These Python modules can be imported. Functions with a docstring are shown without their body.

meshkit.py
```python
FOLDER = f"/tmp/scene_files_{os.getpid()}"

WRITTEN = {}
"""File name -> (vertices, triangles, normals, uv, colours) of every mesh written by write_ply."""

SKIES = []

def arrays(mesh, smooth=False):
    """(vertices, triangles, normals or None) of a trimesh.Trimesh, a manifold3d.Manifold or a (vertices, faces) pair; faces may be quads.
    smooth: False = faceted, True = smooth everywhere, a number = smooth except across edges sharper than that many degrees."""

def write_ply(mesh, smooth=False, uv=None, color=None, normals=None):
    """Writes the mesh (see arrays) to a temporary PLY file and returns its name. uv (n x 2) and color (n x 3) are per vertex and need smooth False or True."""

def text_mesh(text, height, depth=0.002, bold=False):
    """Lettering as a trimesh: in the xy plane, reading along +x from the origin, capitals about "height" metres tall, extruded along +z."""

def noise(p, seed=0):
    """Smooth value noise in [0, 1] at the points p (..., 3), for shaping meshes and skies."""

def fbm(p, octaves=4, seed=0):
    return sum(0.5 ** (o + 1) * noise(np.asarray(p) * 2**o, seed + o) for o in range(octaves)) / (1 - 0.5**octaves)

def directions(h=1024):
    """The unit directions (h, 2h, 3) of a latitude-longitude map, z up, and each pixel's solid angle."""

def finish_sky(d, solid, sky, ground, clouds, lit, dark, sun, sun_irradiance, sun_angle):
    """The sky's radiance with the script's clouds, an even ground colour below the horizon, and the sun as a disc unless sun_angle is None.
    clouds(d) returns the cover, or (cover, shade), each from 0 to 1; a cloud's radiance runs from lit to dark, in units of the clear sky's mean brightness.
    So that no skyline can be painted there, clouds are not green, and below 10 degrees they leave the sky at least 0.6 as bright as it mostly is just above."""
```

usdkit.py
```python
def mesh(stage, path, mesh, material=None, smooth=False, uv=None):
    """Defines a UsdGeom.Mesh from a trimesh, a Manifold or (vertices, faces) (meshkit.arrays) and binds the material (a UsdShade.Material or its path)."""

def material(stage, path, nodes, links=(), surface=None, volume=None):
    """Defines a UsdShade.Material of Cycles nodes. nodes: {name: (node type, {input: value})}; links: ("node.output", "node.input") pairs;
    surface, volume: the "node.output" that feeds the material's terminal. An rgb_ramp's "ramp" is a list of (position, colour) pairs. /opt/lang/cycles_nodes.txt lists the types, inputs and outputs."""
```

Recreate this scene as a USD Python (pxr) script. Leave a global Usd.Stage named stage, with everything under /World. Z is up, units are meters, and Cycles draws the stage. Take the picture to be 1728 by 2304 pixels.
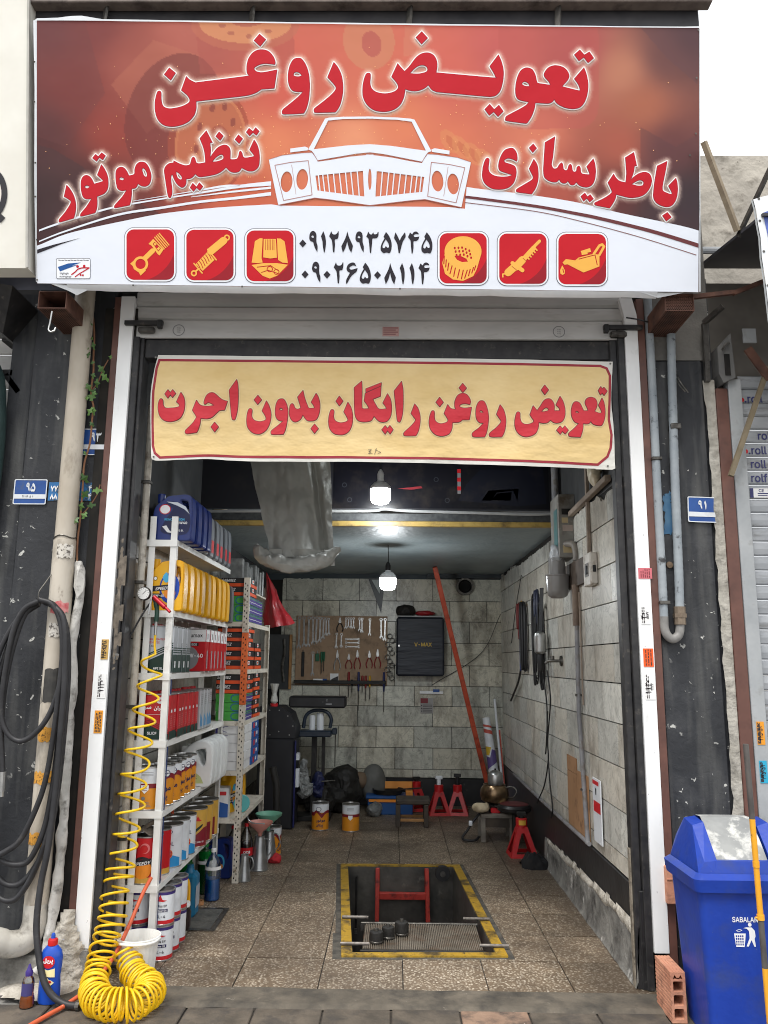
import math, re, random
import numpy as np, trimesh, shapely
from shapely.geometry import Polygon, LineString, Point, box as sbox
from shapely import affinity
from shapely.ops import unary_union
import usdkit, meshkit
from pxr import Usd, UsdGeom, UsdLux, UsdShade, Sdf, Gf, Vt

rng = np.random.default_rng(7)
random.seed(7)
stage = Usd.Stage.CreateInMemory()
UsdGeom.SetStageUpAxis(stage, UsdGeom.Tokens.z)
UsdGeom.SetStageMetersPerUnit(stage,1.)
world = UsdGeom.Xform.Define(stage, '/World')
stage.SetDefaultPrim(world.GetPrim())
UsdGeom.Scope.Define(stage, '/World/Looks')

# ---------------------------------------------------------------- camera, sky, sun, exposure
EXPOSURE = 1.45
cam = UsdGeom.Camera.Define(stage, '/World/camera')
_f = 1806.
_d = np.array([22,338, _f]); _d /= np.linalg.norm(_d)
_u = np.array([94,-9655, _f]); _u -= _d * (_u @ _d); _u /= np.linalg.norm(_u)
_r = np.cross(-_u, _d)
_x = np.array([_r[0], _d[0], _u[0]]); _y = -np.array([_r[1], _d[1], _u[1]]); _z = -np.array([_r[2], _d[2], _u[2]])
cam.AddTransformOp().Set(Gf.Matrix4d(*_x,0, *_y,0, *_z,0,.0,-4.1,1.5,1))
cam.CreateHorizontalApertureAttr(24.); cam.CreateVerticalApertureAttr(32.)
cam.CreateFocalLengthAttr(24. * _f / 1728.)
cam.CreateClippingRangeAttr(Gf.Vec2f(.05,500))
cam.CreateExposureAttr(EXPOSURE)

SUN_EL, SUN_ROT = math.radians(62), math.radians(205)   # high, behind the photographer, veiled by cloud
sky_mat = usdkit.material(stage, '/World/Looks/overcast_sky', {
    'tc': ('texture_coordinate', {}),
    'sky': ('sky_texture', {'sky_type': 'single_scattering', 'sun_disc': False, 'sun_elevation': SUN_EL, 'sun_rotation': SUN_ROT, 'aerosol_density': 3.}),
    'n': ('noise_texture', {'scale': 1.6, 'detail': 5., 'roughness': .55}),
    'rf': ('rgb_ramp', {'ramp': [(.15,(.8,.8,.8)),(.55,(.97,.97,.97))]}),
    'rc': ('rgb_ramp', {'ramp': [(.25,(4.1,4.2,4.4)),(.75,(6.,6.05,6.15))]}),
    'm': ('mix_color', {'blend_type': 'mix'}),
    'bg': ('background_shader', {'strength': .1})},
    [('tc.generated', 'n.vector'),('n.fac', 'rf.fac'),('n.fac', 'rc.fac'),('rf.color', 'm.fac'),('sky.color', 'm.a'),('rc.color', 'm.b'),('m.result', 'bg.color')],
    surface='bg.background')
dome = UsdLux.DomeLight.Define(stage, '/World/sky')
dome.CreateIntensityAttr(1.)
UsdShade.MaterialBindingAPI.Apply(dome.GetPrim()).Bind(sky_mat)
dome.GetPrim().SetCustomDataByKey('kind', 'structure')
sun = UsdLux.DistantLight.Define(stage, '/World/sun')
sun.CreateIntensityAttr(.3); sun.CreateAngleAttr(25.); sun.CreateNormalizeAttr(True)
sun.CreateColorAttr(Gf.Vec3f(1.,.97,.93))
_s = np.array([math.sin(SUN_ROT) * math.cos(SUN_EL), math.cos(SUN_ROT) * math.cos(SUN_EL), math.sin(SUN_EL)])
_q = Gf.Rotation(Gf.Vec3d(0,0,1), Gf.Vec3d(*_s))
sun.AddTransformOp().Set(Gf.Matrix4d().SetRotate(_q))
LAMP_WATTS = 54.

# ---------------------------------------------------------------- helpers
def S(r, g, b, k=1.):
    c = np.array([r, g, b], float) / 255
    return tuple(np.where(c <= .04045, c / 12.92,((c + .055) / 1.055) ** 2.4) * k)

_names = {}
def numbered(parent, name):
    k = (parent, name); n = _names.get(k,0); _names[k] = n + 1
    return f'{parent}/{name}' if n == 0 else f'{parent}/{name}_{n:03d}'

_mats = {}
def mat(name, c, c2=None, sc=6., lo=.35, hi=.65, rough=.6, metal=.0, bump=.0, bsc=40., bd=.01, dirt=None, dsc=2., dlo=.5, dhi=.7, damt=1.,
        dirt2=None, d2sc=30., d2lo=.6, d2hi=.68, vary=.0, stretch=(1,1,1), trans=.0, ior=1.45, alpha=None, spec=None, coat=.0):
    """Principled material: two tones by noise, a broad and a fine layer of grime with shapes of their own, fine relief."""
    if name in _mats: return _mats[name]
    nd = {'g': ('geometry', {}), 'mp': ('mapping', {'mapping_type': 'point', 'scale': stretch}), 'p': ('principled_bsdf', {'roughness': rough, 'metallic': metal, 'ior': ior})}
    ln = [('g.position', 'mp.vector')]
    if trans: nd['p'][1]['transmission_weight'] = trans
    if coat: nd['p'][1]['coat_weight'] = coat
    if spec is not None: nd['p'][1]['specular_ior_level'] = spec
    col = None
    if c2 is not None:
        nd['n'] = ('noise_texture', {'scale': sc, 'detail': 5., 'roughness': .6}); nd['r'] = ('rgb_ramp', {'ramp': [(lo, c),(hi, c2)]})
        ln += [('mp.vector', 'n.vector'),('n.fac', 'r.fac')]; col = 'r.color'
    else:
        nd['p'][1]['base_color'] = c
    def layer(col, tag, colr, scale, a, b, amt):
        nd['n' + tag] = ('noise_texture', {'scale': scale, 'detail': 6., 'roughness': .65}); nd['k' + tag] = ('rgb_ramp', {'ramp': [(a,(0,0,0)),(b,(amt,) * 3)]})
        nd['m' + tag] = ('mix_color', {'blend_type': 'mix', 'b': colr})
        ln.extend([('mp.vector', 'n' + tag + '.vector'),('n' + tag + '.fac', 'k' + tag + '.fac'),('k' + tag + '.color', 'm' + tag + '.fac')])
        if col: ln.append((col, 'm' + tag + '.a'))
        else: nd['m' + tag][1]['a'] = c
        return 'm' + tag + '.result'
    if dirt is not None: col = layer(col, 'd', dirt, dsc, dlo, dhi, damt)
    if dirt2 is not None: col = layer(col, 'e', dirt2, d2sc, d2lo, d2hi,1.)
    if vary:
        nd['oi'] = ('object_info', {}); nd['mr'] = ('map_range', {'from_min': .0, 'from_max': 1., 'to_min': 1 - vary, 'to_max': 1 + vary})
        nd['hv'] = ('hsv', {}); ln += [('oi.random', 'mr.value'),('mr.result', 'hv.value')]
        if col: ln.append((col, 'hv.color'))
        else: nd['hv'][1]['color'] = c
        col = 'hv.color'
    if col: ln.append((col, 'p.base_color'))
    if bump:
        nd['bn'] = ('noise_texture', {'scale': bsc, 'detail': 4.}); nd['b'] = ('bump', {'strength': bump, 'distance': bd})
        ln += [('mp.vector', 'bn.vector'),('bn.fac', 'b.height'),('b.normal', 'p.normal')]
    m = usdkit.material(stage, '/World/Looks/' + name, nd, ln, surface='p.BSDF')
    _mats[name] = m
    return m

def plain(name, c, rough=.5, metal=.0, **k):
    return mat(name, c, rough=rough, metal=metal, **{**dict(dirt=S(78,70,60), dsc=7., dlo=.5, dhi=.8, damt=.3), **k})

def catmull(pts, n=8, closed=False):
    p = np.asarray(pts, float)
    if len(p) < 3 and not closed: return p
    q = np.vstack([p[-1:], p, p[:2]]) if closed else np.vstack([2 * p[0] - p[1], p,2 * p[-1] - p[-2]])
    t = np.linspace(0,1, n, endpoint=False)[:, None]; out = []
    for i in range(len(q) - 3):
        a, b, c, d = q[i:i + 4]
        out.append(.5 * (2 * b + (c - a) * t + (2 * a - 5 * b + 4 * c - d) * t ** 2 + (3 * b - a - 3 * c + d) * t ** 3))
    o = np.vstack(out)
    return o if closed else np.vstack([o, p[-1]])

class MB:
    def __init__(s): s.v, s.f, s.n = [], [],0
    def add(s, v, f):
        v = np.asarray(v, float); f = np.asarray(f, int)
        if len(f) == 0: return s
        if f.shape[1] == 4: f = np.vstack([f[:, [0,1,2]], f[:, [0,2,3]]])
        s.v.append(v); s.f.append(f + s.n); s.n += len(v); return s
    def tm(s, m): return s.add(m.vertices, m.faces)
    def box(s, x0, x1, y0, y1, z0, z1, b=.0, M=None):
        if b:
            P = []
            for x, sx in ((x0,1),(x1,-1)):
                for y, sy in ((y0,1),(y1,-1)):
                    for z, sz in ((z0,1),(z1,-1)):
                        P += [(x, y + sy * b, z + sz * b),(x + sx * b, y, z + sz * b),(x + sx * b, y + sy * b, z)]
            h = trimesh.convex.convex_hull(np.array(P)); v, f = np.array(h.vertices), np.array(h.faces)
        else:
            v = np.array([(x, y, z) for x in (x0, x1) for y in (y0, y1) for z in (z0, z1)], float)
            f = np.array([(0,1,3,2),(4,6,7,5),(0,4,5,1),(2,3,7,6),(0,2,6,4),(1,5,7,3)])
        if M is not None: v = M(v)
        return s.add(v, f)
    def bar(s, p, q, w, h, up=(0,0,1), b=.0):
        """A bar of section w x h from p to q."""
        p, q = np.array(p, float), np.array(q, float); d = q - p; L = np.linalg.norm(d); d /= L
        a = np.cross(d, up); 
        if np.linalg.norm(a) < 1e-6: a = np.cross(d,(1,0,0))
        a /= np.linalg.norm(a); c = np.cross(a, d)
        return s.box(-w / 2, w / 2,0, L,-h / 2, h / 2, b, M=lambda v: p + v[:, :1] * a + v[:,1:2] * d + v[:,2:3] * c)
    def tube(s, path, r, n=8, cap=True, closed=False):
        P = np.asarray(path, float); m = len(P); R = np.broadcast_to(np.asarray(r, float),(m,))
        T = np.gradient(P, axis=0) if not closed else np.roll(P,-1,0) - np.roll(P,1,0)
        T /= np.maximum(np.linalg.norm(T, axis=1, keepdims=True),1e-9)
        a = np.cross(T[0],(0,0,1)); a = np.cross(T[0],(1,0,0)) if np.linalg.norm(a) < .1 else a
        a /= np.linalg.norm(a); ang = np.linspace(0,2 * np.pi, n, endpoint=False); V = []
        for i in range(m):
            a = a - T[i] * (a @ T[i]); a /= max(np.linalg.norm(a),1e-9); c = np.cross(T[i], a)
            V.append(P[i] + R[i] * (np.cos(ang)[:, None] * a + np.sin(ang)[:, None] * c))
        V = np.vstack(V); F = []
        for i in range(m if closed else m - 1):
            j = (i + 1) % m
            for k in range(n):
                l = (k + 1) % n; F.append((i * n + k, i * n + l, j * n + l, j * n + k))
        s.add(V, F)
        if cap and not closed:
            s.add(np.vstack([V[:n], P[:1]]), [(k, n,(k + 1) % n) for k in range(n)][::1])
            s.add(np.vstack([V[-n:], P[-1:]]), [((k + 1) % n, n, k) for k in range(n)])
        return s
    def cyl(s, p, q, r, n=16, r2=None): return s.tube([p, q], [r, r if r2 is None else r2], n)
    def lathe(s, prof, o=(0,0,0), n=24, sx=1., sy=1., M=None):
        P = np.asarray(prof, float); ang = np.linspace(0,2 * np.pi, n, endpoint=False)
        V = np.stack([P[:, :1] * np.cos(ang) * sx, P[:, :1] * np.sin(ang) * sy, np.repeat(P[:,1:2], n,1)],-1).reshape(-1,3) + np.array(o)
        if M is not None: V = M(V)
        m = len(P); F = [(i * n + k, i * n + (k + 1) % n,(i + 1) * n + (k + 1) % n,(i + 1) * n + k) for i in range(m - 1) for k in range(n)]
        return s.add(V, F)
    def flat(s, poly, o=(0,0,0), ex=(1,0,0), ey=(0,0,1), off=.0, fn=None):
        """A shapely polygon laid as a sheet in the plane o + x ex + y ey; fn maps (n,2) to (n,3) instead."""
        o, ex, ey = map(lambda t: np.asarray(t, float),(o, ex, ey)); nrm = np.cross(ex, ey); nrm = nrm / np.linalg.norm(nrm)
        for g in getattr(poly, 'geoms', [poly]):
            if g.is_empty or g.geom_type != 'Polygon' or g.area < 1e-12: continue
            v, f = trimesh.creation.triangulate_polygon(g, engine='earcut')
            f = np.asarray(f)
            a = v[f]; flip = ((a[:,1,0] - a[:,0,0]) * (a[:,2,1] - a[:,0,1]) - (a[:,1,1] - a[:,0,1]) * (a[:,2,0] - a[:,0,0])) < 0
            f = np.where(flip[:, None], f[:, ::-1], f)
            V = fn(np.asarray(v)) if fn else o + v[:, :1] * ex + v[:,1:2] * ey + nrm * off
            s.add(V, f)
        return s
    def slab(s, poly, o, ex, ey, d):
        """A polygon in the plane (ex, ey), extruded by d along ex x ey."""
        o, ex, ey = map(lambda t: np.asarray(t, float),(o, ex, ey)); nrm = np.cross(ex, ey)
        for g in getattr(poly, 'geoms', [poly]):
            if g.geom_type != 'Polygon' or g.area < 1e-12: continue
            m = trimesh.creation.extrude_polygon(g, d, engine='earcut'); v = np.asarray(m.vertices)
            s.add(o + v[:, :1] * ex + v[:,1:2] * ey + v[:,2:3] * nrm, m.faces)
        return s
    def arr(s): return np.vstack(s.v), np.vstack(s.f)
    def moved(s, fn):
        o = MB(); v, f = s.arr(); o.add(fn(v), f); return o

class Thing:
    def __init__(s, name, label=None, cat=None, loc=(0,0,0), rz=.0, group=None, kind=None):
        s.path = numbered('/World', name); s.loc = np.array(loc, float); s.rz = rz
        x = UsdGeom.Xform.Define(stage, s.path); x.AddTranslateOp().Set(Gf.Vec3d(*map(float, loc))); x.AddRotateZOp().Set(math.degrees(rz))
        s.prim = x.GetPrim(); s.name = name; s.cat = cat
        for k, v in (('label', label),('category', cat),('group', group),('kind', kind)):
            if v: s.prim.SetCustomDataByKey(k, v)
    def part(s, name, mb, m, label=None, parent=None, local=False, smooth=False, kind=None):
        """A part; world coordinates unless local. Returns its path, so that sub-parts can name it as parent."""
        v, f = mb.arr() if isinstance(mb, MB) else mb
        if not local:
            v = v - s.loc
            if s.rz:
                c, q = math.cos(-s.rz), math.sin(-s.rz); v = np.column_stack([v[:,0] * c - v[:,1] * q, v[:,0] * q + v[:,1] * c, v[:,2]])
        f = np.asarray(f); f = np.vstack([f[:, [0,1,2]], f[:, [0,2,3]]]) if f.shape[1] == 4 else f
        u_, iv = np.unique(f, return_inverse=True); v, f = np.asarray(v)[u_], iv.reshape(f.shape)
        p = numbered(parent or s.path, name)
        g = usdkit.mesh(stage, p,(v, f), m, smooth=smooth).GetPrim()
        if label: g.SetCustomDataByKey('label', label)
        if kind: g.SetCustomDataByKey('kind', kind)
        return p
    def copy(s, label, loc, rz=.0, group=None):
        t = Thing(s.name, label, s.cat, loc, rz, group)
        t.prim.GetReferences().AddInternalReference(s.path); t.prim.SetInstanceable(True)
        return t

def solo(name, mb, m, label=None, cat=None, group=None, kind=None, smooth=False):
    v, f = mb.arr(); p = numbered('/World', name)
    g = usdkit.mesh(stage, p,(v, f), m, smooth=smooth).GetPrim()
    for k, x in (('label', label),('category', cat),('group', group),('kind', kind)):
        if x: g.SetCustomDataByKey(k, x)
    return p

def structure(name, mb, m, smooth=False): return solo(name, mb, m, kind='structure', smooth=smooth)

def rings(spec, scale=1.):
    """Traced outline 'x,y x,y* ...|H...' (* marks a corner) to a polygon with holes, curves rounded."""
    out = []
    for part in spec.split('|'):
        part = part.lstrip('H'); pts, cor = [], []
        for t in part.split():
            cor.append(t.endswith('*')); a = t.rstrip('*').split(','); pts.append((float(a[0]), float(a[1])))
        p = np.array(pts); n = len(p)
        if not any(cor): c = catmull(p,5, closed=True)
        else:
            k0 = cor.index(True); p = np.roll(p,-k0,0); cor = cor[k0:] + cor[:k0]; p = np.vstack([p, p[:1]]); cor.append(True); c = []; i = 0
            while i < n:
                j = i + 1
                while not cor[j]: j += 1
                seg = p[i:j + 1]; c.append((catmull(seg,5) if len(seg) > 2 else seg)[:-1]); i = j
            c = np.vstack(c)
        out.append(c * scale)
    g = Polygon(out[0], out[1:])
    return g if g.is_valid else g.buffer(0)

def word(key, height, x=.0, y=.0):
    """A small printed word as polygons, its baseline box starting at x, y."""
    P = [Polygon([tuple(map(float, q.split(','))) for q in s.split('|')[0].split()], [[tuple(map(float, q.split(','))) for q in h.lstrip('H').split()] for h in s.split('|')[1:]]).buffer(0) for s in WORDS[key]]
    g = unary_union(P); k = height / (g.bounds[3] - g.bounds[1])
    return affinity.translate(affinity.scale(g, k, k, origin=(0,0)), x, y)

_txt = {}
def text(t, h, x=.0, y=.0, center=False):
    """Latin lettering as a polygon."""
    if t not in _txt:
        m = meshkit.text_mesh(t,1.,.01, bold=True); v, f = np.asarray(m.vertices), np.asarray(m.faces)
        top = (v[f][:, :,2] > .005).all(1); _txt[t] = unary_union([Polygon(v[q][:, :2]).buffer(.002) for q in f[top]]).simplify(.03)
    g = affinity.scale(_txt[t], h, h, origin=(0,0))
    if center: g = affinity.translate(g,-(g.bounds[0] + g.bounds[2]) / 2,0)
    return affinity.translate(g, x, y)

DIGIT = {'0': '0,-45* 40,0* 0,45* -40,0*', '9': '0,-122 25,-107 37,-72 35,-22 40,18 50,53 47,116* 20,73 3,18 -3,3 -30,-7 -45,-37 -40,-82 -25,-112|H-22,-57 -5,-72 10,-52 -5,-44',
 '1': '-3,-122* 19,-60 27,5 22,65 12,115 2,115* -8,55 -13,-5 -30,-65*', '3': '-43,-120* -28,-93 -8,-88 4,-100 12,-113* 19,-93 37,-90 55,-98 62,-116* 72,-113 69,-73 52,-48 27,-43 2,-38 -3,22 -13,119* -25,117 -35,22 -43,-38 -68,-63*',
 '5': '-2,-120* 35,-72 60,-2 60,68 40,118 5,113 -30,118 -60,88 -60,38 -40,-12 -20,-47 -30,-67*|H-5,-37* 25,8 32,48 15,58 -5,38* -20,63 -40,53 -35,18', '7': '-48,-115* -23,-70 0,-20* 22,-65 59,-115* 67,-65 32,0 2,120* -13,120* -28,20 -65,-50*',
 '8': '2,-120* 20,-55 65,45* 47,122* 20,75 0,-5* -20,65 -50,122* -67,50* -20,-45', '4': '-40,-112* -15,-90* 0,-115 30,-123 55,-105 58,-90* 25,-95 2,-80 15,-60 65,-67* 55,-35 30,-15 0,-10 0,50 -10,122* -22,120 -30,40 -35,-20 -63,-60*',
 '2': '-30,-120* -15,-88 15,-83 37,-98 45,-118* 53,-118 53,-73 40,-33 10,-23 12,37 5,117* -10,115 -18,37 -25,-18 -55,-63*', '6': '0,-118 30,-110 47,-75* 15,-85 -15,-73 -30,-53 -5,-37 63,-57* 50,-15 15,15 -15,45 -55,117 -68,120* -65,75 -25,0* -53,-20 -63,-50 -45,-95'}
def digits(t, h, x=.0, y=.0):
    """Persian figures, left to right, centred on x, y."""
    k = h / 242.; W = 135.; out = []
    for i, c in enumerate(t):
        if c == ' ': continue
        g = rings(DIGIT[c],1.); out.append(affinity.translate(affinity.scale(g, k,-k, origin=(0,0)), x + (i - (len(t) - 1) / 2) * W * k, y))
    return unary_union(out)
def rrect(x0, y0, x1, y1, r): return sbox(x0 + r, y0 + r, x1 - r, y1 - r).buffer(r, quad_segs=5)
def ell(x, y, a, b, n=20): return affinity.scale(Point(x, y).buffer(1, quad_segs=n // 4), a, b, origin=(x, y))
def ln(pts, w): return LineString(pts).buffer(w / 2, quad_segs=3)
LINE_TOP = [
    "5254,613* 5275,672 5289,740 5290,800 5279,868 5255,929 5218,969 5164,983 5096,976 5036,952 5002,925 4987,898* 4968,922 4941,934 4901,935 4816,929* 4806,989 4779,1057 4745,1108 4728,1115* 4563,1092 4548,1074 4553,1054 4577,1038 4671,989 4732,952 4759,922* 4705,912 4664,898 4644,868 4637,821 4643,753 4661,686 4688,638 4725,616 4759,616 4793,635 4816,679 4826,726 4836,753* 4953,770* 4938,740 4907,706 4895,682 4901,655 4928,618 4968,598 5009,594 5063,608 5103,642 5120,686 5106,726 5076,760 5056,783* 5204,819 5218,807* 5204,767 5167,713*|H4695,760 4718,738 4752,753 4767,782* 4725,780",
    "5217,453* 5257,500* 5302,471* 5341,527* 5291,571* 5252,520* 5208,554* 5167,497*",
    "4406,942* 4447,989* 4489,950* 4528,1006* 4481,1054* 4442,1010* 4402,1043* 4362,988*",
    "4485,498* 4512,560 4530,642 4526,724 4503,814 4467,859 4421,873 4348,870 3930,832* 3889,814 3868,789 3854,769* 3823,797 3774,818 3725,824 3684,818 3647,806* 3634,879 3602,945 3544,990 3462,1009 3372,996 3307,949 3270,879 3264,806 3274,732 3294,674 3315,662 3333,670 3335,699 3331,748 3343,797 3380,830 3438,845 3503,843 3561,822 3585,789 3569,748 3524,695* 3553,633 3579,576* 3602,605 3641,647* 3692,593 3741,527 3790,490 3848,479 3897,498 3925,539 3934,593 3925,658* 4430,703 4458,695* 4446,666 4407,601*|H3689,665* 3725,625 3766,597 3807,591 3839,605 3848,633 3831,654 3774,668 3725,668",
    "3796,289* 3848,347* 3794,402* 3743,342*",
    "3005,565* 3041,610 3073,680 3086,761 3085,842 3067,929 3044,981 3018,1014* 2848,1017 2829,1004 2829,984 2848,966 2934,900 2998,842 3024,801 3010,767 2949,700*",
    "2683,528 2715,535 2749,581 2775,651 2787,738 2787,819 2778,905 2758,981 2735,1024* 2564,1032 2541,1015 2547,992 2576,966 2645,911 2697,865 2729,829* 2668,829 2628,813 2602,767 2594,703 2599,639 2616,581 2645,538|H2645,686 2648,660 2674,652 2703,665 2719,688* 2680,694",
    "2495,632* 2470,799* 2355,807* 2307,838 2247,859 2165,872* 1768,916* 1768,976 1750,1040 1701,1096 1634,1129 1552,1143 1477,1129 1425,1081 1401,1010 1397,935 1406,875 1421,830 1440,823 1453,838 1453,875 1458,928 1477,965 1522,981 1582,976 1649,958 1701,928 1709,898 1686,860 1634,816* 1656,756 1679,692* 1709,722 1761,748* 2245,687* 2226,659 2222,606 2236,539 2269,487 2314,457 2366,451 2419,468 2460,513 2479,561 2475,585* 2396,576 2344,584 2299,606 2289,625 2307,647 2351,657 2404,651",
    "2337,311* 2393,360* 2344,422* 2288,369*",
    "1526,615* 1582,662* 1539,727* 1481,674*",
]
LINE_RIGHT = [
    "6001,1455* 5987,1540 5964,1650 5959,1697 5970,1726 6033,1752 6045,1746* 6039,1726 6013,1676* 6080,1607* 6091,1645 6096,1702 6091,1760 6074,1812 6045,1850 6010,1864 5964,1859 5918,1838 5889,1807 5877,1766 5883,1685 5894,1604 5913,1497*",
    "6004,1914* 6039,1957* 5993,1993* 5959,1944*",
    "5702,1375* 5728,1494* 5709,1494* 5698,1558 5672,1626* 5703,1595 5750,1564 5802,1553 5842,1569 5861,1610 5859,1656 5837,1708 5802,1749 5756,1772 5698,1782 5640,1778 5541,1752* 5536,1789 5512,1836 5484,1876* 5368,1853 5349,1841 5353,1827 5374,1817 5431,1789 5478,1760 5504,1737* 5501,1714 5469,1647* 5520,1569* 5541,1604 5570,1630 5605,1642 5628,1646* 5634,1604 5635,1535 5625,1422*|H5680,1662* 5721,1636 5756,1624 5784,1633 5790,1653 5779,1673 5738,1676",
    "4992,1234* 4975,1403 4963,1470 4965,1497 4982,1521 5012,1517 5029,1490 5051,1468 5063,1484 5070,1524 5090,1538 5107,1527 5117,1494 5132,1482 5144,1497 5151,1538 5168,1551 5185,1541 5191,1511 5208,1497 5222,1517 5225,1551 5245,1570 5306,1575* 5299,1551 5278,1502* 5338,1432* 5353,1484 5359,1551 5350,1619 5326,1666 5286,1687 5239,1683 5205,1666 5185,1642* 5164,1666 5137,1667 5121,1652 5109,1631* 5090,1651 5063,1652 5043,1639 5031,1617* 5009,1640 4975,1642 4928,1625 4898,1595 4889,1538 4894,1443 4904,1286*",
    "5262,1740* 5285,1774* 5310,1754* 5339,1791* 5306,1821* 5279,1787* 5251,1814* 5225,1770*",
    "4803,1436* 4834,1490 4844,1565 4839,1632 4817,1700 4783,1750* 4766,1748 4658,1733 4646,1716 4658,1700 4739,1652 4786,1622 4796,1598 4786,1571 4761,1521*",
    "4798,1298* 4828,1338* 4793,1377* 4761,1334*",
    "4594,1337 4624,1345 4648,1382 4655,1430 4648,1455* 4611,1436 4570,1428 4537,1446 4547,1467 4591,1480 4631,1500 4645,1538 4641,1592 4618,1652 4570,1693 4503,1708 4429,1700 4368,1659 4342,1605 4342,1538 4354,1477 4371,1436 4388,1426 4402,1440 4398,1477 4395,1524 4408,1558 4449,1585 4510,1595 4570,1592 4611,1579* 4550,1558 4503,1541 4486,1511 4489,1463 4510,1403 4543,1355",
]
LINE_LEFT = [
    "2289,1262* 2318,1312 2335,1381 2337,1450 2325,1506 2290,1538 2246,1544 2209,1531 2177,1513* 2152,1547 2108,1556 2071,1544 2036,1509* 2002,1541 1952,1569 1883,1585 1807,1595 1782,1588 1759,1569* 1739,1594 1713,1610 1679,1612* 1676,1657 1657,1685 1632,1688 1594,1657 1566,1607 1557,1578 1543,1585 1541,1625 1550,1694 1550,1744 1538,1779 1522,1779 1510,1744 1500,1676 1488,1600 1481,1538 1494,1500 1525,1475 1564,1469* 1566,1450* 1607,1472 1663,1492 1707,1487 1720,1462 1729,1428 1744,1417 1757,1431 1770,1469 1801,1475 1851,1467* 1848,1406 1833,1331 1800,1249* 1859,1180* 1914,1287* 1892,1287* 1898,1356 1892,1426* 1920,1381 1964,1331 2014,1309 2052,1318 2074,1356 2074,1437* 2096,1439 2133,1434 2149,1406 2155,1375 2166,1363 2180,1381 2190,1415 2215,1424 2271,1415 2293,1409* 2278,1387 2248,1350*|H1911,1461* 1939,1425 1977,1398 2002,1395 2014,1412 2008,1437 1964,1455|H1584,1545* 1613,1563 1638,1594 1638,1616 1619,1618 1597,1597",
    "1974,1190* 2011,1227* 1983,1268* 1944,1230*",
    "2148,1217* 2185,1252* 2154,1296* 2117,1259*",
    "2243,1158* 2278,1187* 2303,1152* 2335,1185* 2309,1221* 2278,1196* 2249,1227* 2218,1193*",
    "1737,1652* 1771,1687* 1796,1647* 1828,1681* 1801,1718* 1771,1691* 1744,1726* 1713,1691*",
    "1281,1461 1313,1471 1342,1511 1360,1564 1362,1610 1348,1656 1319,1679 1284,1679 1261,1668 1245,1655* 1232,1685 1215,1698 1187,1701* 1187,1755 1180,1812 1169,1850* 1047,1873 1033,1864 1036,1850 1059,1824 1105,1772 1143,1714* 1099,1720 1064,1702 1050,1656 1044,1598 1047,1546 1064,1517 1093,1507 1122,1517 1145,1546 1163,1584* 1198,1578 1214,1564 1215,1529 1229,1488 1253,1466|H1281,1529 1296,1517 1319,1546 1328,1581 1316,1595 1296,1581|H1076,1616 1093,1598 1125,1613* 1105,1627",
    "915,1485* 943,1523 969,1581 978,1650 969,1708 943,1743 908,1760 876,1772* 879,1830 873,1882 859,1919* 740,1948 728,1937 735,1919 781,1864 830,1789* 792,1795 758,1783 740,1743 732,1685 735,1627 752,1592 781,1581 810,1592 833,1621 850,1659* 926,1636 926,1621* 911,1607 879,1578*|H764,1685 787,1671 814,1685* 787,1700",
    "862,1392* 888,1413* 918,1378* 952,1404* 928,1442* 897,1419* 872,1456* 836,1425*",
    "603,1669* 636,1708 668,1766 685,1836 683,1905 668,1966* 549,2000 535,1989 541,1972 596,1905 642,1824 619,1795 580,1772*",
]
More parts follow.
